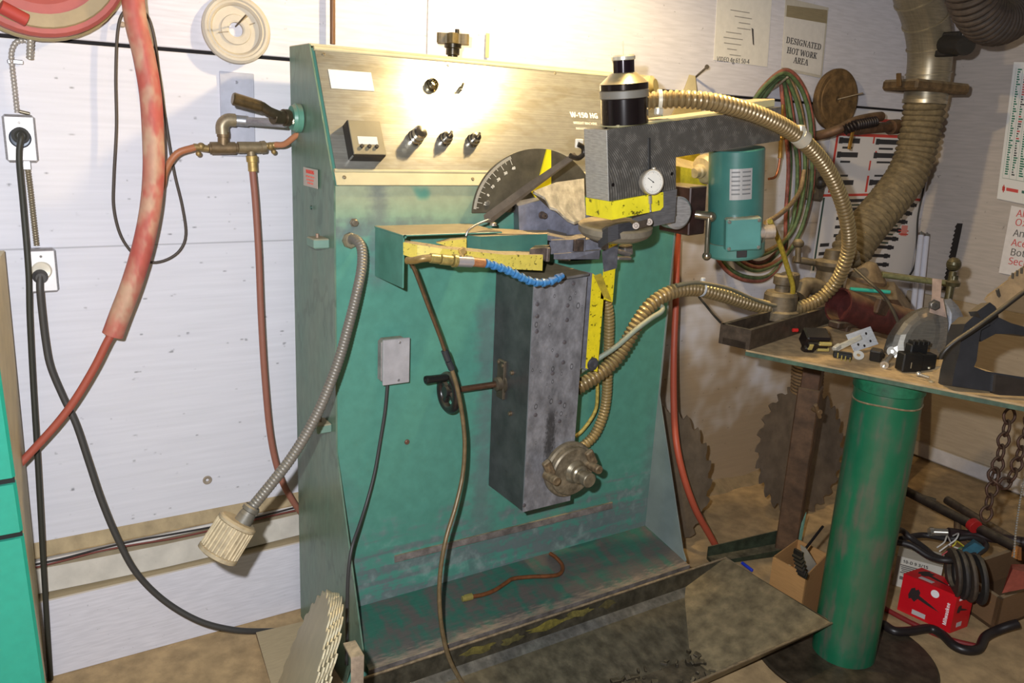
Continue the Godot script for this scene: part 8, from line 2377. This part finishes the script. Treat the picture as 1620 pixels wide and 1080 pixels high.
func build_trough():
	var t := thing("coolant_trough", "long oily black sheet-metal trough on the floor in front of the machine", "trough")
	var m := MB.new(rgb(66, 60, 50))
	var x0 := 0.66
	var x1 := 1.972
	var prof := [[0.572, 0.138], [0.580, 0.085], [0.612, 0.075], [0.80, 0.030], [0.905, 0.030], [0.99, 0.138]]
	for i in 5:
		var a = prof[i]
		var b = prof[i + 1]
		var k := Vector3(0, -0.004, 0) if i > 0 and i < 4 else Vector3(0, 0, -0.004 if i == 0 else 0.004)
		var s0 := 0.40 if i == 0 else 0.0
		var xa: float = x1 - (0.138 - a[1]) * 3.4
		var xb: float = x1 - (0.138 - b[1]) * 3.4
		m = MB.new([rgb(84, 78, 66), rgb(116, 117, 114), rgb(98, 94, 78), rgb(92, 82, 64), rgb(104, 96, 76)][i], 0.12)
		m.loft([Vector3(x0, a[1], a[0]), Vector3(xa, a[1], a[0]), Vector3(xb, b[1], b[0]), Vector3(x0, b[1], b[0])], [Vector3(x0, a[1], a[0]) + k, Vector3(xa, a[1], a[0]) + k, Vector3(xb, b[1], b[0]) + k, Vector3(x0, b[1], b[0]) + k])
		put(m, ["back_wall", "wet_ledge", "sloping_floor", "floor_strip", "front_wall"][i], mat("rough", [0.3, 0.14, 0.35, 0.6, 0.45][i], 0.2, 2.5), t)
	m = MB.new(rgb(138, 122, 90), 0.2)
	var q := []
	for p in prof:
		q.append(Vector3(x1 - (0.138 - p[1]) * 3.4, p[1], p[0]))
	var q2 := []
	for p in q: q2.append(p + Vector3(0.004, -0.002, 0))
	m.poly(q, Vector3(-1, 0.3, 0)); m.poly(q2, Vector3(1, -0.3, 0))
	put(m, "end_wall", mat("rough", 0.75, 0.1, 2.0), t)
	m = MB.new(rgb(60, 54, 44))
	m.loft([Vector3(x0, 0.138, 0.572), Vector3(x0, 0.138, 0.99), Vector3(x0, 0.03, 0.905), Vector3(x0, 0.03, 0.80)], [Vector3(x0 - 0.004, 0.138, 0.572), Vector3(x0 - 0.004, 0.138, 0.99), Vector3(x0 - 0.004, 0.03, 0.905), Vector3(x0 - 0.004, 0.03, 0.80)])
	put(m, "end_wall", mat("rough", 0.5, 0.2, 2.0), t)
	m = MB.new(rgb(138, 118, 92), 0.5)
	m.tube([Vector3(x0, 0.138, 0.572), Vector3(x1, 0.138, 0.572), Vector3(x1, 0.138, 0.99), Vector3(x0, 0.138, 0.99)], 0.004, 8)
	put(m, "rim", mat("rough", 0.6, 0.2, 4.0), t)
	for k in 5:
		m = MB.new([rgb(112, 102, 44), rgb(124, 112, 46), rgb(96, 88, 44), rgb(120, 108, 50), rgb(90, 82, 44)][k])
		var seg := PackedVector2Array()
		var hw: float = [0.05, 0.07, 0.035, 0.05, 0.03][k]
		for i in 26:
			var a := TAU * i / 26.0
			seg.append(Vector2(cos(a) * hw * (1.0 + 0.22 * sin(a * 5.0 + k)), sin(a) * 0.011 * (1.0 + 0.35 * sin(a * 4.0 + 2.0 * k))))
		m.prism(seg, Transform3D(Basis(Vector3.RIGHT, Vector3(0, 0.99, -0.14), Vector3(0, 0.14, 0.99)), Vector3([1.02, 1.25, 1.13, 1.36, 1.47][k], [0.112, 0.115, 0.108, 0.120, 0.118][k], 0.577)), 0.0012)
		put(m, "yellow_crust", mat("rough", 0.8, 0.0, 5.0), t)
	# hooked strap at the left end that holds the trough to the machine
	m = MB.new(rgb(148, 130, 110), 0.6)
	m.loft([Vector3(0.5281, 0.4718, 0.8602), Vector3(0.5252, 0.4697, 0.9083), Vector3(0.5477, 0.4758, 0.921), Vector3(0.5491, 0.4791, 0.8716)], [Vector3(0.5277, 0.4681, 0.8611), Vector3(0.5248, 0.4661, 0.9092), Vector3(0.5473, 0.4722, 0.9219), Vector3(0.5488, 0.4754, 0.8725)])
	m.loft([Vector3(0.5252, 0.4697, 0.9083), Vector3(0.5477, 0.4758, 0.921), Vector3(0.5413, 0.423, 0.9336), Vector3(0.5201, 0.4194, 0.9209)], [Vector3(0.5268, 0.4665, 0.9042), Vector3(0.5494, 0.4726, 0.917), Vector3(0.543, 0.4196, 0.9296), Vector3(0.5217, 0.416, 0.9169)])
	put(m, "hook_strap", mat("rough", 0.6, 0.2, 4.0), t)
	# swarf in the bottom
	m = MB.new(rgb(60, 52, 38), 0.3)
	for i in 90:
		var c := Vector3(rng.randf_range(1.1, 1.62), rng.randf_range(0.032, 0.045), rng.randf_range(0.78, 0.91))
		m.box(c, Vector3(rng.randf_range(0.005, 0.03), rng.randf_range(0.003, 0.012), rng.randf_range(0.005, 0.02)), Basis(Vector3.UP, rng.randf() * TAU) * Basis(Vector3.RIGHT, rng.randf() * 0.6), 0.001)
	var sw := put(m, "swarf", mat("rough", 0.6, 0.1, 5.0), t)
	sw.set_meta("kind", "stuff")
